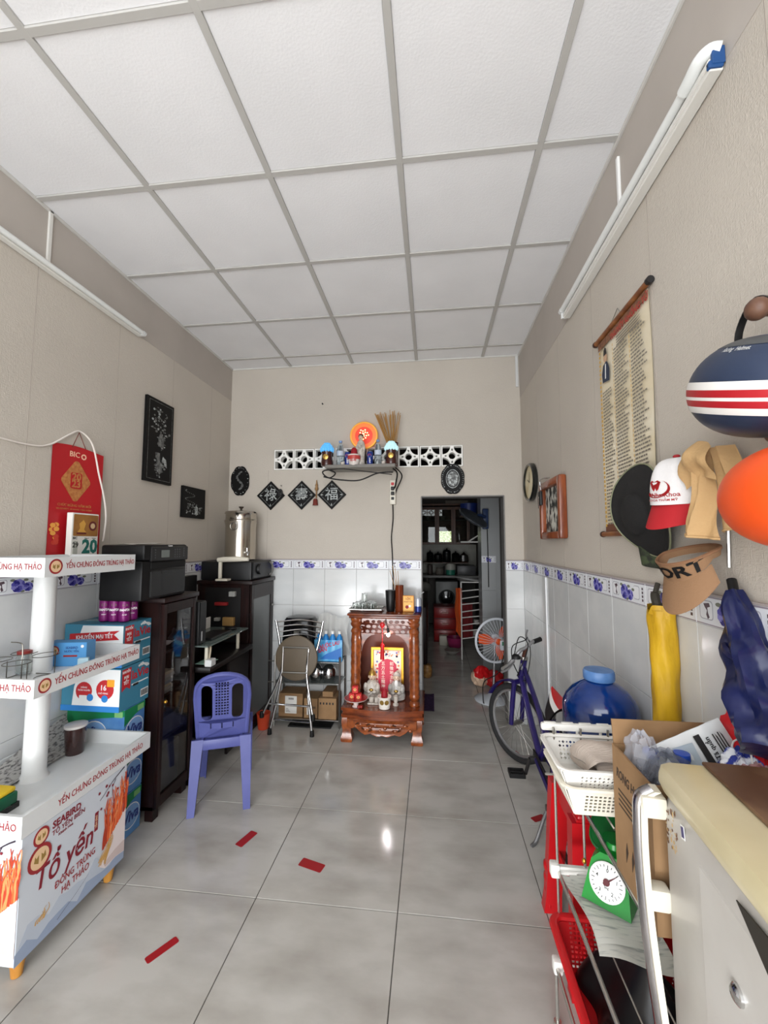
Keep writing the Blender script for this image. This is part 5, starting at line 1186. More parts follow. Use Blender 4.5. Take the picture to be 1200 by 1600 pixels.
for k, (ux, uy) in enumerate(((1, 0), (0, 1), (-1, 0), (0, -1))):
    a0 = k * PI / 2
    for i in range(5):
        a = a0 - .6 + 1.2 * i / 4; dia.append((.14 + ux * .062 + .022 * math.cos(a), .395 + uy * .085 + .022 * math.sin(a)))
b.plate(dia, [], .0004, 0, M, warp=wz(.001))
b.plate(rrect(.107, .355, .173, .44, .01), [], .0004, 2, M, warp=wz(.0028))
text(b, '20', .052, M, 0, .03, warp=lambda q: cz_((q[0] + .14, q[1] + .417, q[2] + .0042))); text(b, '23', .052, M, 0, .03, warp=lambda q: cz_((q[0] + .14, q[1] + .379, q[2] + .0042)))
text(b, 'CHÚC MỪNG NĂM MỚI', .018, M, 0, .01, warp=lambda q: cz_((q[0] + .14, q[1] + .265, q[2] + .001))); text(b, 'VẠN SỰ NHƯ Ý - AN KHANG THỊNH VƯỢNG', .010, M, 0, .005, warp=lambda q: cz_((q[0] + .14, q[1] + .245, q[2] + .001)))
rr = random.Random(6)
for k in range(14): b.plate(circ(.02 + .03 * rr.random(), .03 + .16 * rr.random(), .016, 8, .012), [], .0003, 3 + k % 2, M, warp=wz(.001 + .0002 * k))
obj('printed_gold', b, [CGO, CPK, CALR, mat('petal_gold', (230, 160, 70), .5), mat('petal_red', (196, 60, 44), .5)], board)
pad = obj('day_pad', B().box(.075, .005, .03, .245, .225, .062, .003, M=M), PAPER, cal)
b = B(); mp = M @ T(0, 0, .0622)
b.poly(rrect(.085, .105, .240, .218, .006), .0004, 0, mp); b.poly(circ(.205, .16, .026, 16), .0006, 1, mp); b.poly(circ(.205, .16, .015, 12), .0008, 5, mp); b.poly([(.11, .125), (.165, .125), (.15, .14), (.16, .17), (.145, .19), (.12, .17), (.125, .145)], .0006, 2, mp); b.poly(rrect(.105, .115, .165, .124, .003), .0007, 1, mp)
text(b, '20', .098, mp @ T(.192, .048, .0004), 3, .04); text(b, '29', .036, mp @ T(.102, .058, .0004), 4, .02); b.poly(rrect(.088, .01, .116, .08, .002), .0002, 6, mp)
text(b, 'BIC', .018, mp @ T(.098, .094, .0004), 4, .02); text(b, 'Tháng 11', .008, mp @ T(.17, .094, .0004), 4, 0); text(b, 'Thứ hai', .008, mp @ T(.215, .094, .0004), 4, 0)
obj('printed_day', b, [mat('pad_gold', (170, 118, 54), .5, c2=(140, 92, 40), scale=(14, 14, 14)), mat('pad_maroon', (100, 30, 30), .5), mat('pad_yellow', (214, 160, 70), .5), mat('ink_teal', (38, 110, 100), .6), INKBLACK, mat('pad_cream', (210, 180, 140), .6), mat('pad_grey', (176, 178, 168), .6)], pad)
b = B(); b.tube([(-1.868, 1.925, 1.997), (-1.872, 1.966, 2.085), (-1.868, 2.01, 2.0)], .0022, 5); obj('hanging_string', b, mat('string_brown', (110, 50, 40), .7), cal)
simple('white_cord', B().tube(bez([(-1.876, 1.50, 1.955), (-1.874, 1.70, 1.955), (-1.872, 1.80, 1.98), (-1.868, 1.90, 2.055), (-1.866, 1.966, 2.09), (-1.84, 2.02, 2.03), (-1.818, 2.05, 1.87), (-1.812, 2.085, 1.75), (-1.815, 2.11, 1.64), (-1.83, 2.12, 1.54), (-1.84, 2.125, 1.505)], 8), .0045, 6), mat('cord_white', (222, 214, 206), .5), 'thin white cord draped over the calendar nail on the left wall', 'cord', (-1.87, 1.97, 2.09))  # thin white cord over the calendar nail
def lacq(name, y0, y1, z0, z1, lab, seed, fig):
    t = thing(name, lab, 'picture', (-1.87, (y0 + y1) / 2, z0)); M = FL(y0, z0, -1.879); w, h = y1 - y0, z1 - z0
    obj('board', B().box(0, 0, 0, w, h, .022, .002, M=M), LAC, t)
    b = B(); rr = random.Random(seed); m = M @ T(0, 0, .0223)
    def ln(x0, y0_, x1, y1_, wd=.003): 
        d = Vector((x1 - x0, y1_ - y0_)); d.normalize(); nx, ny = -d.y * wd / 2, d.x * wd / 2
        b.add([(x0 + nx, y0_ + ny, .0003), (x0 - nx, y0_ - ny, .0003), (x1 - nx, y1_ - ny, .0003), (x1 + nx, y1_ + ny, .0003)], [(0, 1, 2, 3)], 1, False, m)
    e = .02
    if fig: ln(e, e, w - e, e); ln(e, h - e, w - e, h - e); ln(e, e, e, h - e); ln(w - e, e, w - e, h - e)
    obj('inlay_border', b, [PEARL, PEARL2], t)
    b = B()
    if fig:
        for cx, cy, rx, ry, n in ((.45, .8, .3, .12, 40), (.5, .62, .35, .06, 24), (.55, .5, .16, .10, 22), (.4, .25, .1, .12, 20), (.5, .16, .14, .10, 20), (.66, .24, .1, .07, 14)):
            for k in range(n):
                a = rr.random() * 6.3; q_ = math.sqrt(rr.random())
                b.poly(circ(w * (cx + rx * q_ * math.cos(a)), h * (cy + ry * q_ * math.sin(a)), .005 + .009 * rr.random(), 6, .003 + .006 * rr.random(), a), .0004, 1 if k % 4 else 0, m @ T(0, 0, .0001 * (k % 9)))
        b.plate([(w * x, h * y) for x, y in ((.42, .44), (.62, .43), (.64, .52), (.58, .58), (.5, .62), (.44, .56))], [], .0005, 1, m @ T(0, 0, .001)); b.plate([(w * x, h * y) for x, y in ((.62, .33), (.74, .30), (.78, .20), (.70, .22), (.66, .26), (.58, .27))], [], .0005, 0, m @ T(0, 0, .001)); b.plate([(w * x, h * y) for x, y in ((.40, .36), (.5, .36), (.52, .26), (.62, .14), (.5, .10), (.38, .18))], [], .0005, 1, m @ T(0, 0, .0012))
    else:
        for k in range(50): b.poly(circ(w * (.15 + .7 * rr.random()), h * (.1 + .35 * rr.random()), .004 + .008 * rr.random(), 6, .006, rr.random() * 3), .0004, k % 5 and 1, m @ T(0, 0, .0001 * (k % 9)))
        for k in range(30): b.poly(circ(w * (.3 + .2 * math.sin(k * .4)), h * (.4 + .5 * k / 30), .006, 6, .004, k), .0004, 1, m)
        b.plate([(w * x, h * y) for x, y in ((.5, .12), (.66, .12), (.64, .36), (.55, .42))], [], .0005, 0, m @ T(0, 0, .001))
    obj('inlay_picture', b, [PEARL, PEARL2], t)
lacq('lacquer_picture', 2.46, 2.742, 1.905, 2.478, 'tall black lacquer picture with a pearl figure on the left wall', 3, True)
lacq('lacquer_picture', 2.888, 3.194, 1.69, 1.93, 'small square black lacquer picture low on the left wall', 8, False)

# ------------------------------------------------------------------ right wall hangings
ck = thing('wall_clock', 'round wall clock with a dark rim seen edge-on on the right wall', 'clock', (.76, 3.26, 1.96))
M = FR(3.262, 1.962, .779)
obj('rim', B().lathe([(.165, 0), (.172, .004), (.172, .028), (.162, .038), (.15, .036), (.15, .010)], 36, M=M, sx=1.0, sy=.86, ring=True), mat('clock_rim', (22, 24, 22), .25, coat=.4), ck)
obj('dial', B().lathe([(.15, .022), (.001, .023)], 36, M=M, sy=.86), mat('clock_dial', (214, 196, 150), .4, c2=(232, 222, 190), scale=(8, 8, 8)), ck)
b = B(); b.poly([(-.004, 0), (.004, 0), (.002, .08), (-.002, .08)], .001, 0, M @ T(0, 0, .024)); b.poly([(0, -.004), (0, .004), (-.06, .03), (-.06, .027)], .001, 0, M @ T(0, 0, .025)); obj('hands', b, INKBLACK, ck)
fp = thing('framed_picture', 'framed landscape picture in an orange-brown wood frame on the right wall', 'picture', (.76, 2.69, 1.52))
M = FR(2.92, 1.52, .779); w, h = .455, .375
FW = mat('frame_wood', (146, 76, 40), .35, c2=(116, 54, 26), scale=(30, 30, 8), coat=.3)
b = B()
for x0_, y0_, x1_, y1_ in ((0, 0, .05, h), (w - .05, 0, w, h), (.05, 0, w - .05, .045), (.05, h - .045, w - .05, h)): b.box(x0_, y0_, 0, x1_, y1_, .045, .01, M=M)
obj('frame', b, FW, fp)
obj('print', B().box(.045, .04, .004, w - .045, h - .04, .012, M=M), mat('landscape_print', (206, 206, 196), .5, c2=(30, 36, 36), scale=(16, 22, 16), lo=.42, hi=.56, det=6), fp)
kc = thing('key_chain', 'silver key chain with a black fob hanging on the framed picture', 'key chain', (.70, 2.80, 1.80))
b = B(); b.tube(bez([(.778, 2.80, 1.925), (.72, 2.80, 1.915), (.715, 2.80, 1.87), (.72, 2.80, 1.84)], 4), .004, 6); b.box(.713, 2.79, 1.865, .721, 2.815, 1.90, .003); obj('chain', b, CHROME, kc)
obj('fob', B().box(.705, 2.765, 1.74, .722, 2.83, 1.835, .006), BLACK, kc); obj('fob_key', B().box(.70, 2.79, 1.72, .706, 2.808, 1.80, .003), CHROME, kc)
# paper scroll
sc_ = thing('paper_scroll', 'long cream paper scroll of printed sayings on the right wall', 'scroll', (.77, 1.71, 1.5))
y0_, y1_ = 1.925, 1.50; zt_, zb_ = 2.40, 1.545
M = FR(y0_, zb_, .776); w, h = y0_ - y1_, zt_ - zb_
SCP = mat('scroll_paper', (230, 221, 200), .7, c2=(222, 208, 176), scale=(6, 6, 6))
sheet = obj('sheet', B().grid(lambda u, v: (w * u, h * v, .004 + .004 * math.sin(v * 5 + u)), 8, 20, M=M).grid(lambda u, v: (w * (1 - u), h * v, .0025 + .004 * math.sin(v * 5 + 1 - u)), 8, 20, M=M), SCP, sc_)
b = B(); m = M @ T(0, 0, .0095); rr = random.Random(12)
for cx in (.14, .285): 
    for k in range(40): b.poly([(cx, .02 + k * .0195), (cx + .004, .02 + k * .0195), (cx + .004, .032 + k * .0195), (cx, .032 + k * .0195)], .0002, 1, m)
for k in range(42): b.poly([(.006, .02 + k * .0195), (.02, .02 + k * .0195), (.02, .032 + k * .0195), (.006, .032 + k * .0195)], .0002, 1, m)
for ci, (cx, wd, top_) in enumerate(((.03, .10, .60), (.15, .125, .74), (.295, .12, .74))):
    n = int(top_ / .0145)
    for k in range(n):
        yy = .03 + .0145 * k; x = cx; end = cx + wd * (.6 + .4 * rr.random())
        while x < end:
            l = .008 + .016 * rr.random(); b.poly([(x, yy), (min(x + l, end), yy), (min(x + l, end), yy + .0065), (x, yy + .0065)], .0002, 2, m); x += l + .004
text(b, 'THUYẾT KHỔNG TỬ', .036, m @ T(.28, .822, .0003), 0, .02, sx=.92)
for k in range(4): b.poly([(.18, .795 - .011 * k), (.18 + .2 * (.8 + .2 * rr.random()), .795 - .011 * k), (.38, .801 - .011 * k), (.18, .801 - .011 * k)], .0003, 2, m)
obj('printed_lines', b, [mat('scroll_red', (176, 50, 44), .6), mat('scroll_gold', (206, 164, 72), .6), mat('scroll_ink', (128, 120, 108), .7)], sheet)
b = B(); b.plate([(.035, .66), (.10, .65), (.105, .70), (.09, .735), (.075, .745), (.045, .735), (.03, .70)], [], .0004, 0, m); b.plate(circ(.068, .765, .018, 12, .022), [], .0005, 1, m); b.plate([(.052, .775), (.084, .775), (.08, .80), (.07, .81), (.056, .80)], [], .0006, 2, m)
b.plate([(.06, .67), (.066, .735), (.074, .735), (.07, .67)], [], .0007, 3, m)
obj('printed_portrait', b, [mat('robe_blue', (40, 50, 72), .6), mat('robe_skin', (196, 160, 130), .6), INKBLACK, INKWHITE], sheet)
ROLW = mat('roller_wood', (150, 94, 50), .4, c2=(110, 62, 32), scale=(20, 20, 20))
for nm, z in (('top', zt_ + .012), ('bottom', zb_ - .012)):
    r_ = obj('roller', B().tube([(.766, y0_ + .02, z), (.766, y1_ - .02, z)], .011, 12), ROLW, sc_)
    obj('roller_end', B().tube([(.766, y1_ - .018, z), (.766, y1_ - .035, z)], .0135, 12), INKBLACK, r_); obj('roller_end', B().tube([(.766, y0_ + .018, z), (.766, y0_ + .03, z)], .0135, 12), mat('end_brown', (60, 34, 24), .5), r_)
obj('patterned_band', B().box(0, h - .035, .008, w, h - .003, .010, M=M), mat('band_brown', (96, 60, 44), .6, c2=(140, 96, 66), scale=(70, 70, 70)), sc_); obj('patterned_band', B().box(0, .0, .004, w, .03, .0075, M=M), mat('band_dark', (110, 66, 46), .6), sc_)
obj('hanging_wire', B().tube([(.768, 1.80, zt_ + .02), (.777, 1.745, zt_ + .07), (.768, 1.70, zt_ + .02)], .0015, 5), STEEL, sc_)
# wooden peg rack (its knobs show behind the helmets)
PEG = mat('peg_wood', (116, 84, 66), .45, c2=(92, 62, 48), scale=(30, 30, 30))
pg_ = thing('peg', 'brown wooden peg carrying the navy helmet on the right wall', 'peg', (.76, .93, 1.985))
obj('peg_body', B().tube([(.779, .925, 1.975), (.70, .925, 1.99)], [.012, .014], 12).ell((.692, .925, 1.99), (.022, .024, .024), 14, 10), PEG, pg_)
pg_ = thing('peg', 'brown wooden peg above the orange helmet on the right wall', 'peg', (.76, .90, 1.73))
obj('peg_body', B().tube([(.779, .905, 1.712), (.70, .905, 1.712)], [.009, .010], 12).ell((.692, .905, 1.712), (.016, .016, .016), 14, 10), PEG, pg_)
def helmet(lab, c, r, mats, band, roll=0, name='motorcycle_helmet'):
    t = thing(name, lab, 'helmet', c)
    prof = []; n = 26
    # hull axis runs up; open underside tucked to the wall
    b = B()
    vs = []; fs = []; nu = 40; nv = 28
    zs = [-1 + 2 * i / nv for i in range(nv + 1)]
    for i in range(nv + 1):
        th = PI * i / nv; z = -math.cos(th); rad = max(math.sin(th), 1e-6) ** .9
        for j in range(nu):
            a = 2 * PI * j / nu; vs.append((c[0] + r[0] * rad * math.cos(a), c[1] + r[1] * rad * math.sin(a), c[2] + r[2] * z))
    for i in range(nv):
        for j in range(nu): fs.append((i * nu + j, i * nu + (j + 1) % nu, (i + 1) * nu + (j + 1) % nu, (i + 1) * nu + j))
    b.add(vs, fs, 0, True)
    obj('shell', b, mats[0], t)
    def ring(z0, z1, off, m, nm):  # a band painted round the shell
        b = B(); vs = []; fs = []; k = 6
        for i in range(k + 1):
            z = z0 + (z1 - z0) * i / k; rad = math.sqrt(max(1 - z * z, 0)) ** .9
            for j in range(nu):
                a = 2 * PI * j / nu; vs.append((c[0] + (r[0] * rad + off) * math.cos(a), c[1] + (r[1] * rad + off) * math.sin(a), c[2] + (r[2]) * z))
        for i in range(k):
            for j in range(nu): fs.append((i * nu + j, i * nu + (j + 1) % nu, (i + 1) * nu + (j + 1) % nu, (i + 1) * nu + j))
        b.add(vs, fs, 0, True); obj(nm, b, m, t)
    if band:
        zc = -.16; u = .066
        for i, (m, k0, k1) in enumerate(((mats[1], -5, -3), (mats[2], -3, -1), (mats[1], -1, 0), (mats[2], 0, 2.2), (mats[1], 2.2, 4.6))): ring(zc + u * k0, zc + u * k1, .0012, m, 'stripe')
        ring(.80, .955, .0012, mat('helmet_grey', (72, 74, 76), .5), 'grey_top')
        b = B()
        M_ = None
        def wrp(q):
            a = PI * 1.08 + q[0] / .12; z = .745 + q[1] / r[2]; rad = math.sqrt(max(1 - z * z, 0)) ** .9
            return (c[0] + (r[0] * rad + .002) * math.cos(a), c[1] + (r[1] * rad + .002) * math.sin(a), c[2] + r[2] * z)
        text(b, 'Racing  Helmet', .011, None, 0, .02, warp=wrp, pre=T(0, 0, 0)); obj('lettering', b, [INKWHITE], t)
    st = B(); st.tube(bez([(c[0] + .03, c[1] + r[1] * .55, c[2] + r[2] * .72), (c[0] + .035, c[1] + .09, c[2] + r[2] + .06), (.70, .93, c[2] + r[2] + .105), (c[0] + .05, c[1] - .02, c[2] + r[2] + .05), (c[0] + .05, c[1] - .06, c[2] + r[2] * .7)], 6), .009, 6, flat=.3)
    if roll:
        for ch in t.children: ch.data.transform(Matrix.Rotation(roll, 4, 'X'))
    if band: obj('chin_strap', st, BLACK, t)
    return t
NVH = mat('helmet_navy', (38, 50, 74), .38); HW = mat('helmet_white', (232, 230, 226), .35); HR = mat('helmet_red', (172, 28, 38), .4)
helmet('navy helmet with red and white bands hanging on a peg', (.668, .905, 1.812), (.106, .152, .101), [NVH, HW, HR], True, .36)
helmet('plain orange helmet hanging below the navy helmet', (.66, .805, 1.578), (.112, .150, .098), [mat('helmet_orange', (234, 84, 26), .38)], False)
# flat wire hanger the hats are hooked on
hg = thing('wire_hanger', 'tall thin steel wire hanger behind the caps on the right wall', 'hanger', (.772, 1.2, 1.44))
b = B(); b.tube([(.771, 1.255, 1.745), (.771, 1.172, 1.748), (.771, 1.162, 1.74), (.771, 1.178, 1.43)], .0045, 6); obj('wire', b, STEEL, hg); obj('bar', B().box(.764, 1.172, 1.722, .772, 1.25, 1.742, .002), mat('hanger_grey', (110, 108, 104), .4, .7), hg)
# black wide-brimmed hat with a camouflage underside
HB = mat('black_felt', (26, 25, 25), .85, bump=.2, bscale=300); CAMO = mat('camouflage', (62, 72, 48), .8, c2=(36, 40, 30), scale=(30, 30, 30), lo=.45, hi=.55)
bh = thing('wide_brim_hat', 'large black hat with a wide brim hanging leftmost of the caps', 'hat', (.72, 1.52, 1.6))
M = F((.722, 1.535, 1.595), (.10, -1, .05), (-.12, .05, 1)) @ Matrix.Diagonal((.97, 1.0, 1, 1))
def brim(u, v):
    a = 2 * PI * u; r_ = .07 + .105 * v * (1 - .42 * max(0, math.cos(a - 3.9)) ** 1.4)
    return (r_ * 1.0 * math.cos(a), r_ * math.sin(a), .012 + .02 * math.cos(2 * a) * v * v - .018 * v)
b = B(); b.grid(brim, 40, 8, M=M, cu=True); obj('brim', b, HB, bh)
b = B(); b.grid(lambda u, v: (lambda p: (p[0], p[1], p[2] - .004))(brim(1 - u, v)), 40, 8, M=M, cu=True); obj('brim_underside', b, CAMO, bh)
b = B(); b.tube([M @ Vector(brim(k / 40, 1.0)) for k in range(40)], .003, 5, closed=True); obj('brim_piping', b, mat('piping_olive', (130, 132, 104), .7), bh)
obj('crown', B().lathe([(.075, .002), (.073, .016), (.06, .028), (.03, .034), (.001, .035)], 30, M=M), HB, bh)
obj('neck_flap', B().grid(lambda u, v: (M @ Vector((-.075 + .13 * u, -.075 - .10 * v * (1 - .4 * u) - .075 * u, -.022 + .012 * math.sin(u * 7)))), 10, 8), CAMO, bh)
# white cap with a red peak
wc = thing('baseball_cap', 'white baseball cap with a red peak and red emblem hooked on the right wall', 'cap', (.68, 1.27, 1.66))
M = F((.715, 1.295, 1.665), (.16, -1, -.08), (-.10, .02, 1))
WCL = mat('cap_white', (232, 230, 230), .85, bump=.15, bscale=90)
def crown(u, v, off=0.0):
    a = PI * (u * 1.16 - .08); h_ = v
    r_ = .078 * math.cos(h_ * PI / 2) ** .55 if h_ < .999 else 0
    return ((r_ + off) * -math.cos(a), -.055 + .135 * math.sin(h_ * PI / 2), (r_ * .95 + off) * math.sin(a) - .012 + .006 * math.sin(u * 19) * math.sin(h_ * 3) * .6)
b = B(); b.grid(crown, 28, 12, M=M); obj('crown', b, WCL, wc)
b = B(); b.ell((0, .083, -.012), (.010, .006, .010), 10, 6, M=M); obj('top_button', b, HR, wc)
b = B()
def peak(u, v, o=0.0):
    x = (u - .5) * 2; wd = .076 * (1 - .10 * v)
    return (x * wd, -.055 - .07 * v * (1 - .18 * x * x) , .066 * math.sqrt(max(1 - .92 * x * x, 0)) + .03 * v - .012 - o)
b.grid(peak, 18, 8, M=M); b.grid(lambda u, v: peak(1 - u, v, .004), 18, 8, M=M); obj('peak', b, mat('cap_red', (178, 30, 38), .8), wc)
b = B()
def onc(q):  # wrap onto the front of the crown
    x, y = q[0], q[1]; u = .5 + x / .22; hh = max(min((y + .055) / .135, 1), 0); v = math.asin(hh) / (PI / 2); p = crown(u, v, .002); return p
ring_ = [(.0 + .036 * math.cos(a), -.008 + .026 * math.sin(a)) for a in [-2.6 + 3.9 * k / 20 for k in range(21)]]; ring2 = [(.002 + .028 * math.cos(a), -.004 + .022 * math.sin(a)) for a in [-2.6 + 3.9 * k / 20 for k in range(20, -1, -1)]]
b.plate(ring_ + ring2, [], .0004, 0, M, warp=onc)
b.plate([(-.02, .012), (-.012, .018), (-.004, .013), (.004, .018), (.012, .012), (.008, -.008), (.003, -.014), (0, -.004), (-.004, -.014), (-.01, -.006)], [], .0004, 0, M, warp=onc)
text(b, 'Nha Khoa', .018, M, 0, .01, warp=lambda q: onc((q[0] + .022, q[1] - .026, 0)), sx=.9); text(b, 'NHA KHOA THẨM MỸ', .009, M, 0, .01, warp=lambda q: onc((q[0] + .004, q[1] - .041, 0)))
obj('emblem', b, [mat('emblem_red', (196, 36, 42), .6)], wc)
# beige folded sun hood
bc = thing('sun_hood', 'beige folded cotton sun hood hanging between the white cap and the orange helmet', 'hood', (.70, 1.15, 1.62))
BG = mat('beige_cotton', (200, 164, 116), .85, bump=.2, bscale=120)
def fold1(u, v):
    y = 1.165 - .105 * (u - .5) * (.55 + .6 * v - .35 * math.sin(PI * v) ** 2) + .012 * v; z = 1.738 - .226 * v
    return (.725 - .045 * math.sin(PI * u) * (.6 + .4 * v) - .008 * math.sin(u * 15 + v * 6) * (.3 + v), y + .006 * math.sin(v * 9), z - .016 * (u - .5) * v)
b = B(); b.grid(fold1, 18, 24); obj('left_drape', b, BG, bc)
def fold2(u, v):
    y = 1.15 - .17 * u * (.30 + v * .75); z = 1.738 - .215 * v + .02 * u * v
    return (.745 - .03 * math.sin(PI * u) * (1 - .4 * v) + .008 * math.sin(u * 15 + v * 3), y, z)
b = B(); b.grid(fold2, 18, 20); obj('right_drape', b, BG, bc)
b = B(); b.grid(lambda u, v: (.70 - .035 * math.sin(PI * min(v * 1.2, 1)) * (.5 + .5 * math.sin(PI * u)) - .004 * math.sin(u * 14 + v * 3), 1.215 - .115 * u, 1.725 - .085 * v + .03 * math.sin(PI * u) - .035 * u * (1 - u) * v + .01 * u), 16, 10); obj('hood_cuff', b, BG, bc)
b = B(); b.tube([fold1(i / 18, 1.0) for i in range(19)], .004, 6); b.tube([fold2(i / 18, 1.0) for i in range(19)], .003, 6); obj('hem', b, BG, bc)
# brown visor
vs_ = thing('sun_visor', 'brown sun visor with black capital letters hanging lowest among the caps', 'visor', (.66, 1.22, 1.43))
M = F((.705, 1.225, 1.44), (.12, -1, .04), (-.34, -.06, 1))
VB_ = mat('visor_brown', (146, 112, 82), .85, bump=.15, bscale=200)
def bandf(u, v, off=0.0):
    a = 2 * PI * u; rx, rz = .083 + .008 * v, .062 + .006 * v
    front = max(math.sin(a), 0)
    return ((rx + off) * math.cos(a), -.005 + (.018 + .034 * front) * (v - .35) - .012 * front + .022 * (1 - front) , (rz + off) * math.sin(a))
b = B(); b.grid(bandf, 44, 6, M=M, cu=True); b.grid(lambda u, v: bandf(1 - u, v, -.004), 44, 6, M=M, cu=True); obj('headband', b, VB_, vs_)
b = B(); b.tube([M @ Vector(bandf(k / 44, 1.0, -.002)) for k in range(44)], .0045, 6, closed=True); obj('band_edge', b, mat('visor_edge', (138, 100, 72), .8), vs_)
def vpeak(u, v, o=0.0):
    a = PI * (.06 + .88 * u); r_ = 1 + .0 * v; x = .083 * math.cos(a) * (1 + .16 * v); 
    f = math.sin(a); return (x, -.0335 * f + .008 * (1 - f) - .078 * v * (.5 + .5 * f), .062 * math.sin(a) + .042 * v * math.sin(a) - o)
b = B(); b.grid(vpeak, 26, 8, M=M); b.grid(lambda u, v: vpeak(1 - u, v, .004), 26, 8, M=M); obj('peak', b, VB_, vs_)
b = B()
def onv(q):
    u = .25 - q[0] / (2 * PI * .076); p = bandf(u, .5, .0022 + max(q[1], 0) * .22); return (p[0], p[1] + q[1], p[2])
text(b, 'SPORT', .042, M, 0, .03, fit=.19, warp=lambda q: onv((q[0] - .004, q[1], 0))); obj('lettering', b, [INKBLACK], vs_)
# bunch of dark straps under the visor that the yellow sleeve hangs from
def folded(name, pts, rad, m, lab, cat, n=26, amp=.12, k=5, seed=0):
    b = B(); P = bez(pts, 8); N = len(P); vs = []; fs = []
    rr_ = [rad[0] + (rad[1] - rad[0]) * math.sin(min(i / (N - 1) * 1.25, 1) * PI / 2) * (1 if len(rad) == 2 else 1) for i in range(N)]
    for i in range(N):
        t = P[min(i + 1, N - 1)] - P[max(i - 1, 0)]; t.normalize(); a = Vector((0, 1, 0)); a = (a - t * a.dot(t)).normalized(); c = t.cross(a)
        for j in range(n):
            w = 2 * PI * j / n; q_ = rr_[i] * (1 + amp * math.sin(k * w + i * .35 + seed) + amp * .5 * math.sin(3 * w - i * .6 + seed) + amp * .4 * math.sin(i * 1.1 + w))
            vs.append(P[i] + a * (q_ * math.cos(w)) + c * (q_ * math.sin(w)))
    for i in range(N - 1):
        for j in range(n): fs.append((i * n + j, i * n + (j + 1) % n, (i + 1) * n + (j + 1) % n, (i + 1) * n + j))
    fs.append([(N - 1) * n + j for j in range(n)])
    b.add(vs, fs, 0, True); return b
yu = thing('yellow_umbrella', 'closed umbrella in a long yellow sleeve hanging on the white dado', 'umbrella', (.735, 1.46, .85))
obj('handle', B().tube(bez([(.745, 1.475, 1.36), (.73, 1.465, 1.325), (.725, 1.45, 1.30), (.735, 1.45, 1.27), (.735, 1.448, 1.22)], 6), [.008] * 6 + [.014] * 8 + [.02] * 5 + [.012] * 6, 8), mat('dark_olive', (52, 48, 40), .7), yu, label='dark folded handle')
obj('sleeve', folded('s', [(.738, 1.445, 1.278), (.738, 1.445, 1.15), (.737, 1.443, 1.0), (.736, 1.44, .84)], (.040, .038), None, '', '', amp=.07), mat('yellow_nylon', (218, 174, 30), .5, c2=(186, 142, 18), scale=(14, 14, 5), bump=.6, bscale=(30, 30, 12)), yu)
obj('sleeve_mouth', B().grid(lambda u, v: (.738 - .043 * math.sin(PI * u), 1.445 + .04 - .08 * u, 1.265 + .03 * v * (1 - .8 * math.exp(-((u - .55) / .08) ** 2))), 24, 3), mat('yellow_nylon', (214, 172, 32)), yu)
nu_ = thing('navy_umbrella', 'closed navy umbrella leaning on the wall beside the white cabinet', 'umbrella', (.72, 1.0, 1.045))
NV = mat('navy_nylon', (24, 32, 78), .3, c2=(16, 22, 56), scale=(10, 10, 4), bump=.3, bscale=(24, 24, 10))
obj('canopy', folded('u', [(.745, 1.13, 1.375), (.735, 1.08, 1.25), (.72, 1.02, 1.13), (.705, .975, 1.06)], (.016, .058), None, '', '', amp=.2, k=5, seed=2), NV, nu_)
obj('strap', B().tube([(.734 + .042 * math.cos(a), 1.078 + .042 * math.sin(a), 1.235 + .016 * math.sin(a)) for a in [2 * PI * k / 20 for k in range(20)]], .007, 6, closed=True, flat=1.6), mat('navy_strap', (22, 26, 64), .4), nu_)
obj('handle', B().tube(bez([(.747, 1.13, 1.37), (.752, 1.14, 1.385), (.756, 1.15, 1.40)], 4), [.011] * 9, 10), BLACK, nu_)
# ------------------------------------------------------------------ cream cabinet (old refrigerator) with a chrome handle, front right
Mf = Matrix(((-.09, .996, 0, .478), (-.996, -.09, 0, .985), (0, 0, 1, 0), (0, 0, 0, 1)))   # x: towards the camera, y: into the cabinet, z: up
ENW = mat('enamel_white', (198, 195, 190), .32, c2=(188, 184, 178), scale=(5, 5, 5)); CREAMP = mat('enamel_cream', (214, 203, 168), .3, c2=(204, 192, 154), scale=(7, 7, 7))
fg = thing('refrigerator', 'old cream and white refrigerator with a long chrome door handle', 'refrigerator', (.60, .68, 0))
obj('body', B().box(0, .055, .03, .62, .285, .985, .02, M=Mf), ENW, fg)
door = obj('door', B().box(.004, 0, .05, .616, .06, .975, .028, M=Mf), ENW, fg)
obj('top_cap', B().box(-.006, -.008, .968, .626, .288, 1.035, .03, M=Mf), CREAMP, fg)
for x in (.05, .55): 
    for y in (.09, .26): obj('foot', B().box(x - .02, y - .02, 0, x + .02, y + .02, .03, M=Mf), BLACK, fg)
hp = [(.012, -.020, .975), (.014, -.045, .955), (.016, -.05, .90), (.018, -.05, .82), (.02, -.046, .72), (.022, -.036, .60), (.024, -.026, .50), (.026, -.018, .42)]
hd_ = B(); P = bez(hp, 6)
def strip(P, w, t, off):
    vs = []; fs = []
    for p in P: vs += [(p[0] - w, p[1] + off - t, p[2]), (p[0] + w, p[1] + off - t, p[2]), (p[0] + w, p[1] + off + t, p[2]), (p[0] - w, p[1] + off + t, p[2])]
    for i in range(len(P) - 1):
        for j in range(4): fs.append((4 * i + j, 4 * i + (j + 1) % 4, 4 * i + 4 + (j + 1) % 4, 4 * i + 4 + j))
    fs += [(0, 1, 2, 3), tuple(4 * (len(P) - 1) + j for j in range(4))[::-1]]
    return vs, fs
hb = B(); hb.add(*strip(P, .016, .006, .009), 0, False, Mf); handle = obj('handle', hb, mat('handle_ivory', (216, 210, 194), .35), door)
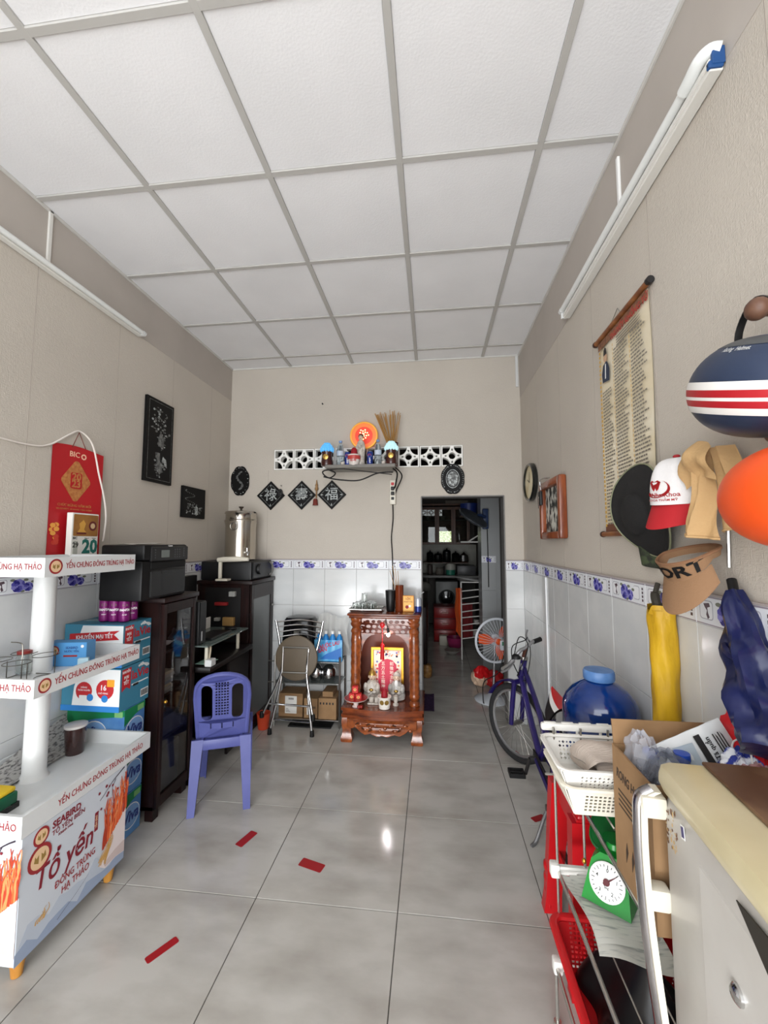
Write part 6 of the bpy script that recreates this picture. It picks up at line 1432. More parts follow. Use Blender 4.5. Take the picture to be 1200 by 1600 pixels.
hc = B(); hc.tube([(p[0], p[1], p[2]) for p in P], .0125, 12, M=Mf, flat=.6); obj('handle_chrome', hc, mat('worn_chrome', (196, 194, 196), .18, 1.0, c2=(150, 148, 154), scale=(20, 20, 8)), fg, label='bright chrome grip strip of the handle')
for z in (.945, .765): obj('handle_bracket', B().box(0, -.045, z - .022, .036, .004, z + .022, .008, M=Mf), mat('handle_ivory', (216, 210, 194)), fg)
b = B(); rr = random.Random(3)
for k in range(44): b.plate(circ(.02 + .06 * rr.random(), .885 + .078 * rr.random(), .001 + .003 * rr.random() ** 2, 6, .002 + .005 * rr.random() ** 2), [], .0004, k % 2, Mf @ F((0, -.0004, 0), (1, 0, 0), (0, 0, 1)))
obj('rust_chips', b, [mat('rust_brown', (112, 78, 52), .9), mat('chip_tan', (190, 160, 112), .9)], fg)
b = B(); m = Mf @ F((0, -.0006, 0), (1, 0, 0), (0, 0, 1))
b.plate([(.094, .957), (.108, .960), (.111, .936), (.097, .932)], [], .0006, 0, m); b.plate([(.096, .954), (.106, .957), (.109, .939), (.099, .936)], [], .0006, 1, m @ T(0, 0, .0004)); obj('sticker', b, [INKWHITE, mat('sticker_violet', (70, 64, 110), .5)], fg)
obj('badge_slot', B().plate([(.266, .956), (.37, .966), (.37, .885), (.325, .915)], [], .002, 0, m), mat('slot_dark', (44, 40, 34), .5), fg)
obj('lock', B().lathe([(.014, 0), (.014, .006), (.009, .010), (.001, .010)], 16, M=m @ T(.259, .817, 0)), CHROME, fg)
obj('edge_moulding', B().box(.158, -.0022, .08, .613, .003, .93, .0022, M=Mf), ENW, fg)
bo_ = thing('board', 'stained brown board lying on top of the cream refrigerator', 'board', (.66, .70, 1.036))
WB = mat('stained_board', (88, 60, 40), .42, c2=(168, 136, 104), scale=(4, 4, 4), lo=.48, hi=.78)
obj('board_sheet', B().box(.02, .075, 1.0355, .60, .28, 1.043, .002, M=Mf), WB, bo_)

# ------------------------------------------------------------------ shelf trolley on the right with baskets, a scale and a carton
tr = thing('shelf_trolley', 'white and steel three tier shelf trolley behind the cream refrigerator', 'trolley', (.55, 1.2, 0))
ROD = mat('rod_steel', (196, 194, 188), .25, .9); BAR = mat('trolley_white', (228, 226, 220), .4)
rods = B()
for k in range(5):
    x = .385 + .083 * k
    obj('rod', B().tube([(x, 1.43, .19), (x, 1.43, .90)], .004, 6), ROD, tr)
for z in (.19, .47): obj('end_bar', B().box(.365, 1.42, z - .012, .75, 1.44, z + .012, .004).box(.362, 1.415, z - .02, .39, 1.445, z + .02, .006), BAR, tr)
b = B(); b.box(.352, 1.445, .882, .640, 1.465, .905, .006)
for k in range(5): b.box(.362 + .055 * k, 1.449, .905, .40 + .055 * k, 1.461, .908, .002)
obj('top_guard', b, BAR, tr)
for k in range(4): obj('guard_rod', B().tube([(.394 + .072 * k, 1.455, .752), (.394 + .072 * k, 1.455, .885)], .0045, 6), BAR, tr)
for x, z in ((.385, .47), (.74, .47), (.372, .19), (.74, .19), (.47, .655), (.74, .655)): obj('side_rail', B().tube([(x, 1.43, z), (x, 1.0, z)], .0055, 8), ROD, tr)
for z in (.465, .185):
    b = B()
    for k in range(5): b.tube([(.44 + .07 * k, 1.43, z), (.44 + .07 * k, 1.0, z)], .0022, 5)
    obj('wire_deck', b, ROD, tr)
b = B()
for k in range(9): b.tube([(.47 + .033 * k, 1.45, .745), (.47 + .033 * k, 1.2, .745)], .003, 5)
b.tube([(.36, 1.45, .745), (.74, 1.45, .745)], .004, 6); obj('wire_deck', b, ROD, tr)
for y in (1.43, 1.0):
    for x in (.372, .745):
        if x < .5: obj('leg', B().tube([(x, y, .02), (x, y, .2)], .0055, 8).lathe([(.012, 0), (.014, .004), (.012, .03), (.001, .03)], 10, M=T(x, y, 0)), ROD, tr); continue
        obj('leg', B().tube([(x, y, .02), (x, y, .75)], .0055, 8).lathe([(.012, 0), (.014, .004), (.012, .03), (.001, .03)], 10, M=T(x, y, 0)), ROD, tr)

def basket(name, x0, y0, x1, y1, z0, z1, m, lab, pat, taper=.03, rimr=.008, group=None):
    t = thing(name, lab, 'basket', ((x0 + x1) / 2, (y0 + y1) / 2, z0), 0, group)
    hgt = z1 - z0
    def side(p0, p1, inx, iny):
        L = math.hypot(p1[0] - p0[0], p1[1] - p0[1]); b = B(); hs = []; hl_ = math.hypot(hgt, taper)
        step = .0112 if pat == 'star' else .0115
        nx = int((L - .03) / step); nz = int((hgt - .014) / step)
        for i in range(nx):
            for j in range(nz):
                cx, cz2 = (L - nx * step) / 2 + step * (i + .5), .012 + step * (j + .5)
                if pat == 'star':
                    s = .0046 if (i + j) % 2 == 0 else .0030
                    hs.append([(cx - s, cz2), (cx, cz2 - s), (cx + s, cz2), (cx, cz2 + s)])
                else: hs.append([(cx - .0036, cz2 - .0036), (cx + .0036, cz2 - .0036), (cx + .0036, cz2 + .0036), (cx - .0036, cz2 + .0036)])
        d = Vector((p1[0] - p0[0], p1[1] - p0[1], 0)).normalized()
        b.plate([(0, 0), (L, 0), (L + taper * .92, hl_), (-taper * .92, hl_)], hs, .0025, 0, F((p0[0], p0[1], z0 + .002), d, (inx * -taper, iny * -taper, hgt)))
        return b
    ti = taper
    obj('basket_side', side((x0 + ti, y0 + ti), (x1 - ti, y0 + ti), 0, 1), m, t); obj('basket_side', side((x1 - ti, y0 + ti), (x1 - ti, y1 - ti), -1, 0), m, t)
    obj('basket_side', side((x1 - ti, y1 - ti), (x0 + ti, y1 - ti), 0, -1), m, t); obj('basket_side', side((x0 + ti, y1 - ti), (x0 + ti, y0 + ti), 1, 0), m, t)
    obj('basket_floor', B().box(x0 + ti, y0 + ti, z0 + .001, x1 - ti, y1 - ti, z0 + .004), m, t)
    rp = [(p[0], p[1], z1) for p in rrect(x0, y0, x1, y1, .03, 5)]
    obj('rim', B().tube(rp, rimr, 8, closed=True, flat=.7), m, t)
    return t
WBK = mat('basket_white', (232, 229, 222), .4); 
basket('plastic_basket', .352, 1.205, .625, 1.425, .755, .835, mat('basket_cream', (228, 222, 206), .4), 'cream white plastic basket underneath the other on the shelf trolley', 'square')
basket('plastic_basket', .345, 1.215, .625, 1.432, .800, .876, WBK, 'upper white perforated plastic basket holding a folded cloth', 'star')
cl = thing('folded_cloth', 'folded beige grey cloth lying in the upper white basket', 'cloth', (.53, 1.32, .805))
TC = mat('towel', (206, 192, 180), .95, bump=.3, bscale=(40, 260, 40))
b = B(); L_ = []
pr2 = [(.425, .845), (.43, .86), (.45, .872), (.50, .876), (.60, .872), (.605, .862), (.50, .862), (.455, .855), (.452, .845), (.47, .84), (.60, .84), (.605, .828), (.50, .824), (.44, .826), (.426, .835)]
pp = bez([(x, 0, z) for x, z in pr2 + [pr2[0]]], 4)
ny_ = 12
def clf(u, v):
    i = int(u * (len(pp) - 1)); p = pp[min(i, len(pp) - 1)]
    y = 1.245 + .13 * v + .006 * math.sin(i * .7)
    return (p[0] + .008 * math.sin(v * 5), y, (p[2] - .825) * 1.35 + .822 + .012 * math.sin(PI * v) + .004 * math.sin(p[0] * 60 + v * 6))
b.grid(clf, len(pp) - 1, ny_); obj('cloth_fold', b, TC, cl)
basket('red_basket', .360, 1.003, .70, 1.425, .20, .335, RED, 'red perforated plastic basket of bags on the bottom tier of the trolley', 'square', rimr=.013)
def heap(name, x0, x1, y0, y1, z0, hgt, m, lab, cat, seed, base=None):
    b = B()
    def fn(u, v):
        e = (math.sin(PI * u) * math.sin(PI * v)) ** .5
        return (x0 + (x1 - x0) * u + .012 * math.sin(v * 11 + seed), y0 + (y1 - y0) * v + .012 * math.sin(u * 9 + seed), z0 + hgt * e * (.75 + .25 * math.sin(u * 8 + v * 6 + seed)) + .010 * e * math.sin(u * 23 + v * 17 + seed))
    b.grid(fn, 26, 30); return simple(name, b, m, lab, cat, ((x0 + x1) / 2, (y0 + y1) / 2, z0))
heap('black_bag', .425, .66, 1.10, 1.385, .206, .21, mat('black_bag', (16, 16, 18), .35), 'crumpled black bag filling the red basket', 'bag', 1.0)
heap('pink_cloth', .395, .455, 1.03, 1.12, .206, .15, mat('pink_brown_cloth', (150, 100, 92), .9, c2=(120, 60, 60), scale=(20, 20, 20)), 'pinkish brown cloth at the front of the red basket', 'cloth', 2.0)
heap('blue_bag', .49, .57, 1.03, 1.11, .206, .21, mat('blue_bag', (60, 110, 160), .4), 'blue bag in the red basket beside the refrigerator', 'bag', 3.0)
heap('navy_bag', .585, .66, 1.04, 1.12, .206, .12, mat('navy_bag', (30, 36, 70), .4), 'dark navy bag deep in the red basket', 'bag', 4.4)
# newspaper and scale on the middle tier
b = B(); b.grid(lambda u, v: (.40 + .17 * u + .01 * math.sin(v * 5), 1.14 + .27 * v - .03 * u, .475 + .006 * math.sin(u * 6 + v * 4) + .010 * (1 - v) ** 2), 12, 14)
b.grid(lambda u, v: (.41 + .17 * u, 1.17 + .23 * v, .484 + .006 * math.sin(u * 5 + v * 4 + .5)), 12, 14)
simple('newspaper_pile', b, mat('newspaper_colour', (222, 222, 214), .9, c2=(168, 174, 168), scale=(16, 120, 34), lo=.52, hi=.70), 'loose newspaper sheets under the green scale on the trolley', 'newspaper', (.52, 1.2, .475))
sl = thing('kitchen_scale', 'green spring scale with a round white dial on the trolley', 'scale', (.49, 1.235, .495))
Ms = F((.505, 1.325, .488), (.80, -.60, 0), (0, 0, 1)) @ Matrix.Diagonal((.86, .86, .86, 1)) # x: right, y: up, z: towards the viewer
b = B(); 
bodyp = [(-.075, 0), (.075, 0), (.068, .04), (.055, .11), (.03, .135), (-.03, .135), (-.055, .11), (-.068, .04)]
vs = [(x, y, -.06 + 0) for x, y in bodyp] + [(x * .97, y * .96 + .0, .075 - .45 * y) for x, y in bodyp]; n = len(bodyp)
b.add(vs, [list(range(n))[::-1], list(range(n, 2 * n))] + [(i, (i + 1) % n, n + (i + 1) % n, n + i) for i in range(n)], 0, False, Ms)
obj('scale_body', b, GREEN, sl)
dn_ = math.hypot(1, .45); Md = Ms @ F((0, .066, .075 - .45 * .066 + .002), (1, 0, 0), (0, 1 / dn_, -.45 / dn_))
dl = obj('dial', B().lathe([(.052, 0), (.054, .003), (.050, .006), (.001, .006)], 32, M=Md), mat('dial_white', (230, 230, 228), .3), sl)
b = B(); md = Md @ T(0, 0, .0065)
for k in range(24):
    a = 2 * PI * k / 24; l = .006 if k % 3 else .010; c_, s_ = math.cos(a), math.sin(a)
    b.add([(c_ * .046 + s_ * .0009, s_ * .046 - c_ * .0009, 0), (c_ * .046 - s_ * .0009, s_ * .046 + c_ * .0009, 0), (c_ * (.046 - l) - s_ * .0009, s_ * (.046 - l) + c_ * .0009, 0), (c_ * (.046 - l) + s_ * .0009, s_ * (.046 - l) - c_ * .0009, 0)], [(0, 1, 2, 3)], 0, False, md)
for k, s_ in enumerate(('0', '1', '2', '3', '4')): a = PI / 2 - 2 * PI * k / 5; text(b, s_, .014, md @ T(.031 * math.cos(a), .031 * math.sin(a), .0002), 0, .01)
text(b, '5kg', .010, md @ T(0, -.014, .0002), 0, 0)
obj('dial_marks', b, INKBLACK, dl)
b = B(); ca, sa = math.cos(.75), math.sin(.75); b.poly([(-.012 * ca + .004 * sa, -.012 * sa - .004 * ca), (.044 * ca, .044 * sa), (-.012 * ca - .004 * sa, -.012 * sa + .004 * ca)], .001, 0, md @ T(0, 0, .001)); b.poly(circ(0, 0, .010, 14), .002, 0, md @ T(0, 0, .001)); obj('needle', b, mat('needle_maroon', (86, 20, 30), .4), dl)
obj('neck', B().lathe([(.022, 0), (.018, .02), (.03, .03)], 14, M=T(.525, 1.352, .595)), GREEN, sl)
obj('pan', B().plate(rrect(-.075, -.058, .075, .058, .04, 6), [], .004, 0, F((.55, 1.375, .615), (.85, -.45, -.06), (.25, .55, .42)), bev=.001).tube([(F((.55, 1.375, .617), (.85, -.45, -.06), (.25, .55, .42)) @ Vector((p[0], p[1], 0))) for p in rrect(-.075, -.058, .075, .058, .04, 6)], .004, 6, closed=True), mat('dark_green_pan', (12, 84, 36), .35), sl)
obj('brass_screw', B().ell((.438, 1.345, .56), (.006, .006, .008), 10, 8), GOLD, sl)
# cardboard carton at the end of the trolley
cx0, cx1, cy0, cy1, cz0, cz1 = .468, .742, .995, 1.19, .663, .968
kb = thing('open_carton', 'open cardboard carton with black print standing on the trolley, full of bags', 'carton', (.605, 1.09, cz0))
b = B(); tt = .005
b.box(cx0, cy0, cz0, cx0 + tt, cy1, cz1).box(cx1 - tt, cy0, cz0, cx1, cy1, cz1).box(cx0 + tt, cy0, cz0, cx1 - tt, cy0 + tt, cz1).box(cx0 + tt, cy1 - tt, cz0, cx1 - tt, cy1, cz1).box(cx0 + tt, cy0 + tt, cz0, cx1 - tt, cy1 - tt, cz0 + tt)
obj('carton_body', b, CARD, kb)
b = B(); m = F((cx0 - .0005, cy1, cz0), (0, -1, 0), (0, 0, 1))
text(b, 'RONG HO - C', .032, m @ T(.095, .245, 0), 0, .02, .2, fit=.15)
for k in range(4): b.poly([(.03, .205 - .012 * k), (.12 + .01 * (k % 2), .205 - .012 * k), (.12, .209 - .012 * k), (.03, .209 - .012 * k)], .0004, 0, m)
for k in range(3): b.plate([(.06 + .03 * k, .05), (.072 + .03 * k, .08), (.066 + .03 * k, .10), (.06 + .03 * k, .08)], [], .0004, 0, m)
obj('print', b, [mat('carton_ink', (58, 44, 34), .8)], kb)
obj('flap', B().box(-.0, 0, 0, .26, .004, .06, M=F((cx0 + .005, cy1 + .001, cz1 - .002), (1, 0, 0), (0, .98, -.16))), CARD, kb)
def bag(name, c, r, m, lab, seed, cat='bag', n=28):
    b = B(); vs = []; fs = []; k = 18; rr = random.Random(seed)
    for i in range(k + 1):
        th = PI * i / k
        for j in range(n):
            a = 2 * PI * j / n; f_ = 1 + .10 * math.sin(5 * a + seed + 3 * th) + .07 * math.sin(9 * a - 4 * th) + .05 * math.sin(13 * th + seed + 2 * a)
            vs.append((c[0] + r[0] * f_ * math.sin(th) * math.cos(a), c[1] + r[1] * f_ * math.sin(th) * math.sin(a), c[2] - r[2] * math.cos(th) * f_))
    for i in range(k):
        for j in range(n): fs.append((i * n + j, i * n + (j + 1) % n, (i + 1) * n + (j + 1) % n, (i + 1) * n + j))
    b.add(vs, fs, 0, True); return simple(name, b, m, lab, cat, (c[0], c[1], c[2] - r[2]))
bag('clear_bag', (.548, 1.085, .90), (.062, .072, .095), mat('grey_clear_plastic', (120, 126, 140), .08, alpha=.38), 'crumpled clear bag bulging over the near edge of the cardboard carton', 1)
bag('clear_bag', (.515, 1.135, .965), (.034, .04, .055), mat('clear_plastic_pale', (196, 198, 206), .08, alpha=.38), 'pale clear bag sticking up at the far left corner of the carton', 2)
for i, (x, y, z) in enumerate(((.535, 1.13, .965), (.59, 1.10, .975))): lat('blue_bottletop', [(.016, 0), (.018, .004), (.017, .018), (.001, .02)], (x, y, z), mat('cap_bright_blue', (30, 70, 170), .35), ('left', 'right')[i] + ' bright blue round packet among the bags in the cardboard carton', 'bottletop')  # round blue bottle caps lying loose among the bags
pk = thing('paper_pouch', 'grey and white printed paper pouch poking up out of the carton', 'pouch', (.66, 1.13, .93))
Mp = F((.632, 1.125, .985), (.80, -.05, .42), (-.42, .12, .80)) @ Matrix.Diagonal((.86, .9, 1, 1))
b = B(); b.grid(lambda u, v: ((u - .5) * .21, (v - .5) * .105, .014 * (math.sin(PI * u) * math.sin(PI * v)) ** .5 + .002 * math.sin(u * 20)), 14, 8, M=Mp); b.grid(lambda u, v: ((.5 - u) * .21, (v - .5) * .105, -.008 * (math.sin(PI * u) * math.sin(PI * v)) ** .5), 14, 8, M=Mp); obj('pouch_body', b, mat('pouch_grey', (206, 208, 208), .5), pk)
b = B(); m = Mp @ T(0, 0, .0145); b.plate([(-.06, -.03), (.0, -.035), (.005, .03), (-.05, .035)], [], .0004, 1, m); b.plate([(.015, -.042), (.032, -.042), (.032, .042), (.015, .042)], [], .0004, 0, m)
text(b, 'Tã quần', .017, m @ T(.045, .0, .0004) @ RZ(PI / 2), 0, .02); 
for k in range(4): b.plate([(.062 + .007 * k, -.03), (.065 + .007 * k, -.03), (.065 + .007 * k, .03 - .01 * (k % 2)), (.062 + .007 * k, .03)], [], .0004, 0, m)
obj('print', b, [INKBLACK, mat('pouch_picture', (170, 182, 190), .5)], pk)
bag('striped_cloth', (.705, 1.075, .955), (.045, .05, .06), mat('blue_white_cloth', (232, 234, 240), .8, c2=(40, 54, 140), scale=(28, 28, 28), lo=.48, hi=.54), 'blue and white patterned cloth stuffed in a bag behind the refrigerator', 5, 'cloth')
bag('reddish_bag', (.70, 1.01, .95), (.05, .055, .06), mat('reddish_clear', (196, 150, 150), .15, alpha=.7, c2=(150, 70, 74), scale=(20, 20, 20)), 'clear bag with reddish contents behind the refrigerator', 6)
b = B(); b.tube(bez([(.69, 1.085, .99), (.695, 1.085, 1.03), (.70, 1.06, 1.045), (.70, 1.04, 1.03), (.70, 1.035, .995)], 5), .002, 6); simple('bag_string', b, mat('white_string', (226, 222, 220), .5), 'thin looped white bag handle over the patterned cloth', 'string', (.69, 1.06, .99))
bag('red_bag', (.742, 1.115, 1.015), (.028, .075, .075), mat('red_nylon', (206, 26, 36), .4), 'bright red bag against the dado beside the navy umbrella', 8)

# ------------------------------------------------------------------ water jug on a red stool
st = thing('red_stool', 'tall red plastic stool under the blue water jug', 'stool', (.62, 1.71, 0))
RS = mat('stool_red', (190, 18, 26), .35)
sx0, sx1, sy0, sy1, sz = .49, .765, 1.56, 1.84, .555
obj('seat', B().box(sx0, sy0, sz - .02, sx1, sy1, sz, .01), RS, st); obj('seat_skirt', B().box(sx0 - .004, sy0 - .004, sz - .075, sx1 + .002, sy0 + .004, sz - .012, .003).box(sx0 - .004, sy1 - .004, sz - .075, sx1 + .002, sy1 + .004, sz - .012, .003).box(sx0 - .004, sy0, sz - .075, sx0 + .004, sy1, sz - .012, .003), RS, st)
for (xa, ya, xb, yb) in ((sx0 + .02, sy0 + .02, sx0 - .015, sy0 - .02), (sx1 - .02, sy0 + .02, sx1 - .005, sy0 - .02), (sx0 + .02, sy1 - .02, sx0 - .015, sy1 + .03), (sx1 - .02, sy1 - .02, sx1 - .005, sy1 + .03)):
    b = B(); vs = []
    for t_, w_ in ((0, .04), (.5, .033), (.86, .03), (1, .034)):
        z = (sz - .02) * (1 - t_); x = xa + (xb - xa) * t_; y = ya + (yb - ya) * t_
        vs += [(x - w_, y - w_ * .7, z), (x + w_, y - w_ * .7, z), (x + w_, y + w_ * .7, z), (x - w_, y + w_ * .7, z)]
    fs = [(4 * i + j, 4 * i + (j + 1) % 4, 4 * i + 4 + (j + 1) % 4, 4 * i + 4 + j) for i in range(3) for j in range(4)] + [(0, 1, 2, 3), (12, 13, 14, 15)]
    for k in range(4): b.ell((xb - .012, yb, .03 + .045 * k), (.016, .03, .024), 8, 6)
    b.add(vs, fs, 0, False); obj('leg', b, RS, st)
obj('stretcher', B().box(sx0 - .0, sy0 - .01, .22, sx0 + .012, sy1 + .01, .26, .004), RS, st); obj('front_panel', B().plate([(sx0 + .0, .30), (sx1, .30), (sx1 - .02, sz - .05), (sx0 + .02, sz - .05)], [rrect(sx0 + .05, .33, sx0 + .10, sz - .10, .015)], .006, 0, FB(0, 0, sy0 - .004)), RS, st)
jg = thing('water_jug', 'big blue water jug with a pale blue cap standing on the red stool', 'water jug', (.625, 1.685, .557))
JM = T(.625, 1.685, .557)
obj('jug_body', B().lathe([(.10, .0), (.122, .008), (.130, .03), (.130, .09), (.124, .105), (.124, .118), (.130, .132), (.131, .20), (.121, .213), (.121, .228), (.131, .242), (.131, .318), (.128, .338), (.117, .362), (.094, .39), (.066, .41), (.05, .418), (.044, .424), (.044, .45)], 40, M=JM), mat('jug_deep_blue', (3, 33, 84), .08, c2=(6, 50, 120), scale=(3, 3, 9), coat=.6), jg)
obj('jug_cap', B().lathe([(.052, .422), (.055, .426), (.055, .450), (.051, .458), (.001, .462)], 30, M=JM), mat('jug_cap_blue', (70, 112, 168), .4, c2=(96, 134, 186), scale=(20, 20, 20)), jg)
# ------------------------------------------------------------------ bicycle
bi = thing('bicycle', 'purple children\'s bicycle with its front wheel turned, parked by the doorway', 'bicycle', (.6, 2.55, 0))
PURB = mat('bike_purple', (36, 26, 96), .28, coat=.3, c2=(30, 20, 80), scale=(9, 9, 9)); TIRE = mat('tire_rubber', (36, 36, 37), .85); RIM = mat('bike_rim', (176, 176, 178), .3, .8)
def wheel(W, d, R_, nm):
    a = Vector(d).normalized(); up = Vector((0, 0, 1)); ax = a.cross(up)
    pt = lambda r, w, o=0: Vector(W) + a * (r * math.cos(w)) + up * (r * math.sin(w)) + ax * o
    n = 44
    t = obj(nm, B().tube([pt(R_ - .02, 2 * PI * k / n) for k in range(n)], .021, 10, closed=True), TIRE, bi)
    obj('rim', B().tube([pt(R_ - .045, 2 * PI * k / n) for k in range(n)], .010, 8, closed=True), RIM, t)
    b = B()
    for k in range(24):
        w = 2 * PI * k / 24; w2 = w + (.5 if k % 2 else -.5); b.tube([pt(.016, w2, .02 if k % 4 < 2 else -.02), pt(R_ - .05, w)], .0014, 4)
    obj('spokes', b, STEEL, t); obj('hub', B().tube([Vector(W) - ax * .045, Vector(W) + ax * .045], .016, 12), STEEL, t)
    return a, ax
Wf = Vector((.572, 3.03, .258)); a, ax = wheel(Wf, (-.60, .80, 0), .256, 'front_wheel')
Wr = Vector((.625, 2.10, .258)); ar, axr = wheel(Wr, (.0, 1, 0), .256, 'rear_wheel')
lean = Vector((-.03, 0, 0))
K = Wf - a * .04 + Vector((-.004, -.0, .29)); Hb = K - a * .012 + Vector((0, 0, .045)); Ht = K - a * .045 + Vector((0, 0, .155)); S1 = Ht - a * .02 + Vector((.0, 0, .085))
for s in (-1, 1): obj('fork_blade', B().tube(bez([K + ax * .05 * s, Wf + ax * .052 * s + Vector((0, 0, .12)) - a * .012, Wf + ax * .052 * s], 5), [.017] * 6 + [.015] * 5, 10), PURB, bi)
obj('fork_crown', B().tube([K - ax * .062, K + ax * .062], .018, 10), PURB, bi)
obj('head_tube', B().tube([Hb - Vector((0, 0, .02)), Ht], .022, 14), PURB, bi); obj('headset', B().tube([Ht, Ht + Vector((0, 0, .02))], .026, 14), STEEL, bi)
obj('head_badge', B().ell((Hb + Ht) / 2 - ar * -.0 + Vector((-.006, -.016, .01)), (.014, .010, .028), 12, 8), mat('badge_grey', (150, 150, 156), .3, .6), bi)
obj('stem', B().tube([Ht + Vector((0, 0, .02)), S1], .015, 12), mat('stem_copper', (98, 62, 52), .3, .6), bi)
BL, BRr = Vector((.452, 2.83, .672)), Vector((.748, 3.03, .828))
bar = bez([BL, BL + Vector((.06, .06, .022)), S1 + Vector((-.05, -.03, -.02)), S1, S1 + Vector((.05, .035, .03)), BRr - Vector((.05, .02, .018)), BRr], 5)
obj('handlebar', B().tube(bar, .0115, 10), RIM, bi)
obj('grip', B().tube([bar[-8], bar[-1]], .016, 10), BLACK, bi); obj('grip', B().tube([bar[0], bar[0] + (bar[5] - bar[0]) * .6], .012, 10), mat('bare_grip', (180, 178, 174), .3, .8), bi)
obj('brake_lever', B().tube(bez([BRr - Vector((.08, .04, .015)), BRr - Vector((.11, .06, -.03)), BRr - Vector((.105, .08, -.075))], 5), .007, 8), RIM, bi); obj('brake_lever', B().tube(bez([BL + Vector((.09, .08, .03)), BL + Vector((.04, .01, .0)), BL + Vector((-.01, -.03, -.01))], 5), .007, 8), RIM, bi)
obj('bell', B().lathe([(.03, 0), (.028, .015), (.018, .026), (.001, .03)], 14, M=T(*(S1 + Vector((-.08, -.06, -.06))))), BLACK, bi)
b = B(); b.tube(bez([BRr - Vector((.10, .05, -.02)), S1 + Vector((-.02, -.06, .06)), S1 + Vector((-.10, -.06, .02)), S1 + Vector((-.10, -.05, -.08)), K + Vector((-.01, -.04, .05))], 6), .0035, 6); b.tube(bez([BL + Vector((.08, .07, .02)), S1 + Vector((-.06, -.07, .08)), S1 + Vector((.0, -.06, .02)), Hb + Vector((-.03, -.03, 0))], 6), .0035, 6); b.tube(bez([BRr - Vector((.09, .05, 0)), S1 + Vector((.02, -.03, -.05)), S1 + Vector((-.02, -.05, -.2)), K + Vector((-.0, .03, .02))], 6), .003, 6); obj('brake_cable', b, CAB, bi)
n = 14; b = B(); vs = []; fs = []
for i in range(n):
    w = .42 + 1.15 * i / (n - 1)
    for j in range(7):
        o = (j - 3) / 3; q_ = .274 + .012 * (1 - o * o); p = Wf + a * (q_ * math.cos(w)) + Vector((0, 0, q_ * math.sin(w))) + ax * (.03 * o); vs.append(p)
for i in range(n - 1):
    for j in range(6): fs.append((i * 7 + j, i * 7 + j + 1, (i + 1) * 7 + j + 1, (i + 1) * 7 + j))
b.add(vs, fs, 0, True); obj('front_mudguard', b, PURB, bi)
BB = Vector((.605, 2.52, .272)); ST_ = Vector((.635, 2.36, .56))
obj('down_tube', B().tube(bez([Hb, (Hb + BB) / 2 + Vector((0, 0, -.02)), BB], 5), .019, 12), PURB, bi); obj('top_tube', B().tube(bez([Ht - Vector((0, 0, .06)), (Ht + ST_) / 2 + Vector((0, 0, -.12)), BB + (ST_ - BB) * .45], 6), .016, 12), PURB, bi); obj('seat_tube', B().tube([BB, ST_], .016, 12), PURB, bi); obj('seat_post', B().tube([ST_, ST_ + Vector((.003, -.03, .06))], .012, 10), STEEL, bi)
for s in (-1, 1):
    obj('chain_stay', B().tube([BB + axr * .03 * s, Wr + axr * .06 * s], .010, 8), PURB, bi); obj('seat_stay', B().tube([ST_ - Vector((0, 0, .05)) + axr * .02 * s, Wr + axr * .06 * s], .009, 8), PURB, bi)
obj('crank_arm', B().tube([BB + Vector((-.06, 0, 0)), BB + Vector((-.08, .03, -.10))], .010, 8).tube([BB + Vector((.04, 0, 0)), BB + Vector((.05, -.03, .10))], .010, 8).tube([BB - Vector((.06, 0, 0)), BB + Vector((.05, 0, 0))], .014, 10), mat('crank_dark', (60, 58, 58), .4, .6), bi)
pc_ = BB + Vector((-.13, .03, -.10)); b = B(); b.box(pc_.x - .045, pc_.y - .035, pc_.z - .012, pc_.x - .035, pc_.y + .035, pc_.z + .012, .003).box(pc_.x + .035, pc_.y - .035, pc_.z - .012, pc_.x + .045, pc_.y + .035, pc_.z + .012, .003).box(pc_.x - .045, pc_.y - .038, pc_.z - .012, pc_.x + .045, pc_.y - .028, pc_.z + .012, .003).box(pc_.x - .045, pc_.y + .028, pc_.z - .012, pc_.x + .045, pc_.y + .038, pc_.z + .012, .003).box(pc_.x - .04, pc_.y - .006, pc_.z - .008, pc_.x + .05, pc_.y + .006, pc_.z + .008, .002); obj('pedal', b, BLACK, bi)
obj('chain_guard', B().box(.575, 2.14, .24, .585, 2.58, .30, .004), BLACK, bi); 
obj('kickstand', B().tube(bez([(.585, 2.24, .22), (.545, 2.25, .11), (.505, 2.235, .02), (.475, 2.215, .004)], 5), .009, 8), mat('stand_grey', (140, 140, 142), .4, .7), bi)
obj('axle_peg', B().tube([(.52, 2.10, .258), (.60, 2.10, .258)], .014, 10), mat('peg_dark', (84, 78, 76), .5, .5), bi)
# saddle, nose forward
sd = B(); Sc = Vector((.650, 2.285, .635))
def sadf(u, v, o=0):
    y = -.11 + .24 * v; w = .075 * (1 - v) ** .7 + .014 + .012 * math.sin(PI * v); x = (u - .5) * 2
    return Sc + Vector((x * w, y, .030 * (1 - x * x) + .045 * v + .02 * (1 - v) ** 3 - .045 * abs(x) ** 3 - o))
def band(u0, u1, mi, off): sd.grid(lambda u, v: sadf(u0 + (u1 - u0) * u, v) + Vector((0, 0, off)), 6, 14, mi)
band(0, .18, 0, 0); band(.18, .30, 1, 0); band(.30, .70, 2, 0); band(.70, .82, 1, 0); band(.82, 1, 0, 0)
sd.grid(lambda u, v: sadf(1 - u, v, .012), 12, 14, 0); obj('saddle', sd, [BLACK, INKWHITE, RED], bi)
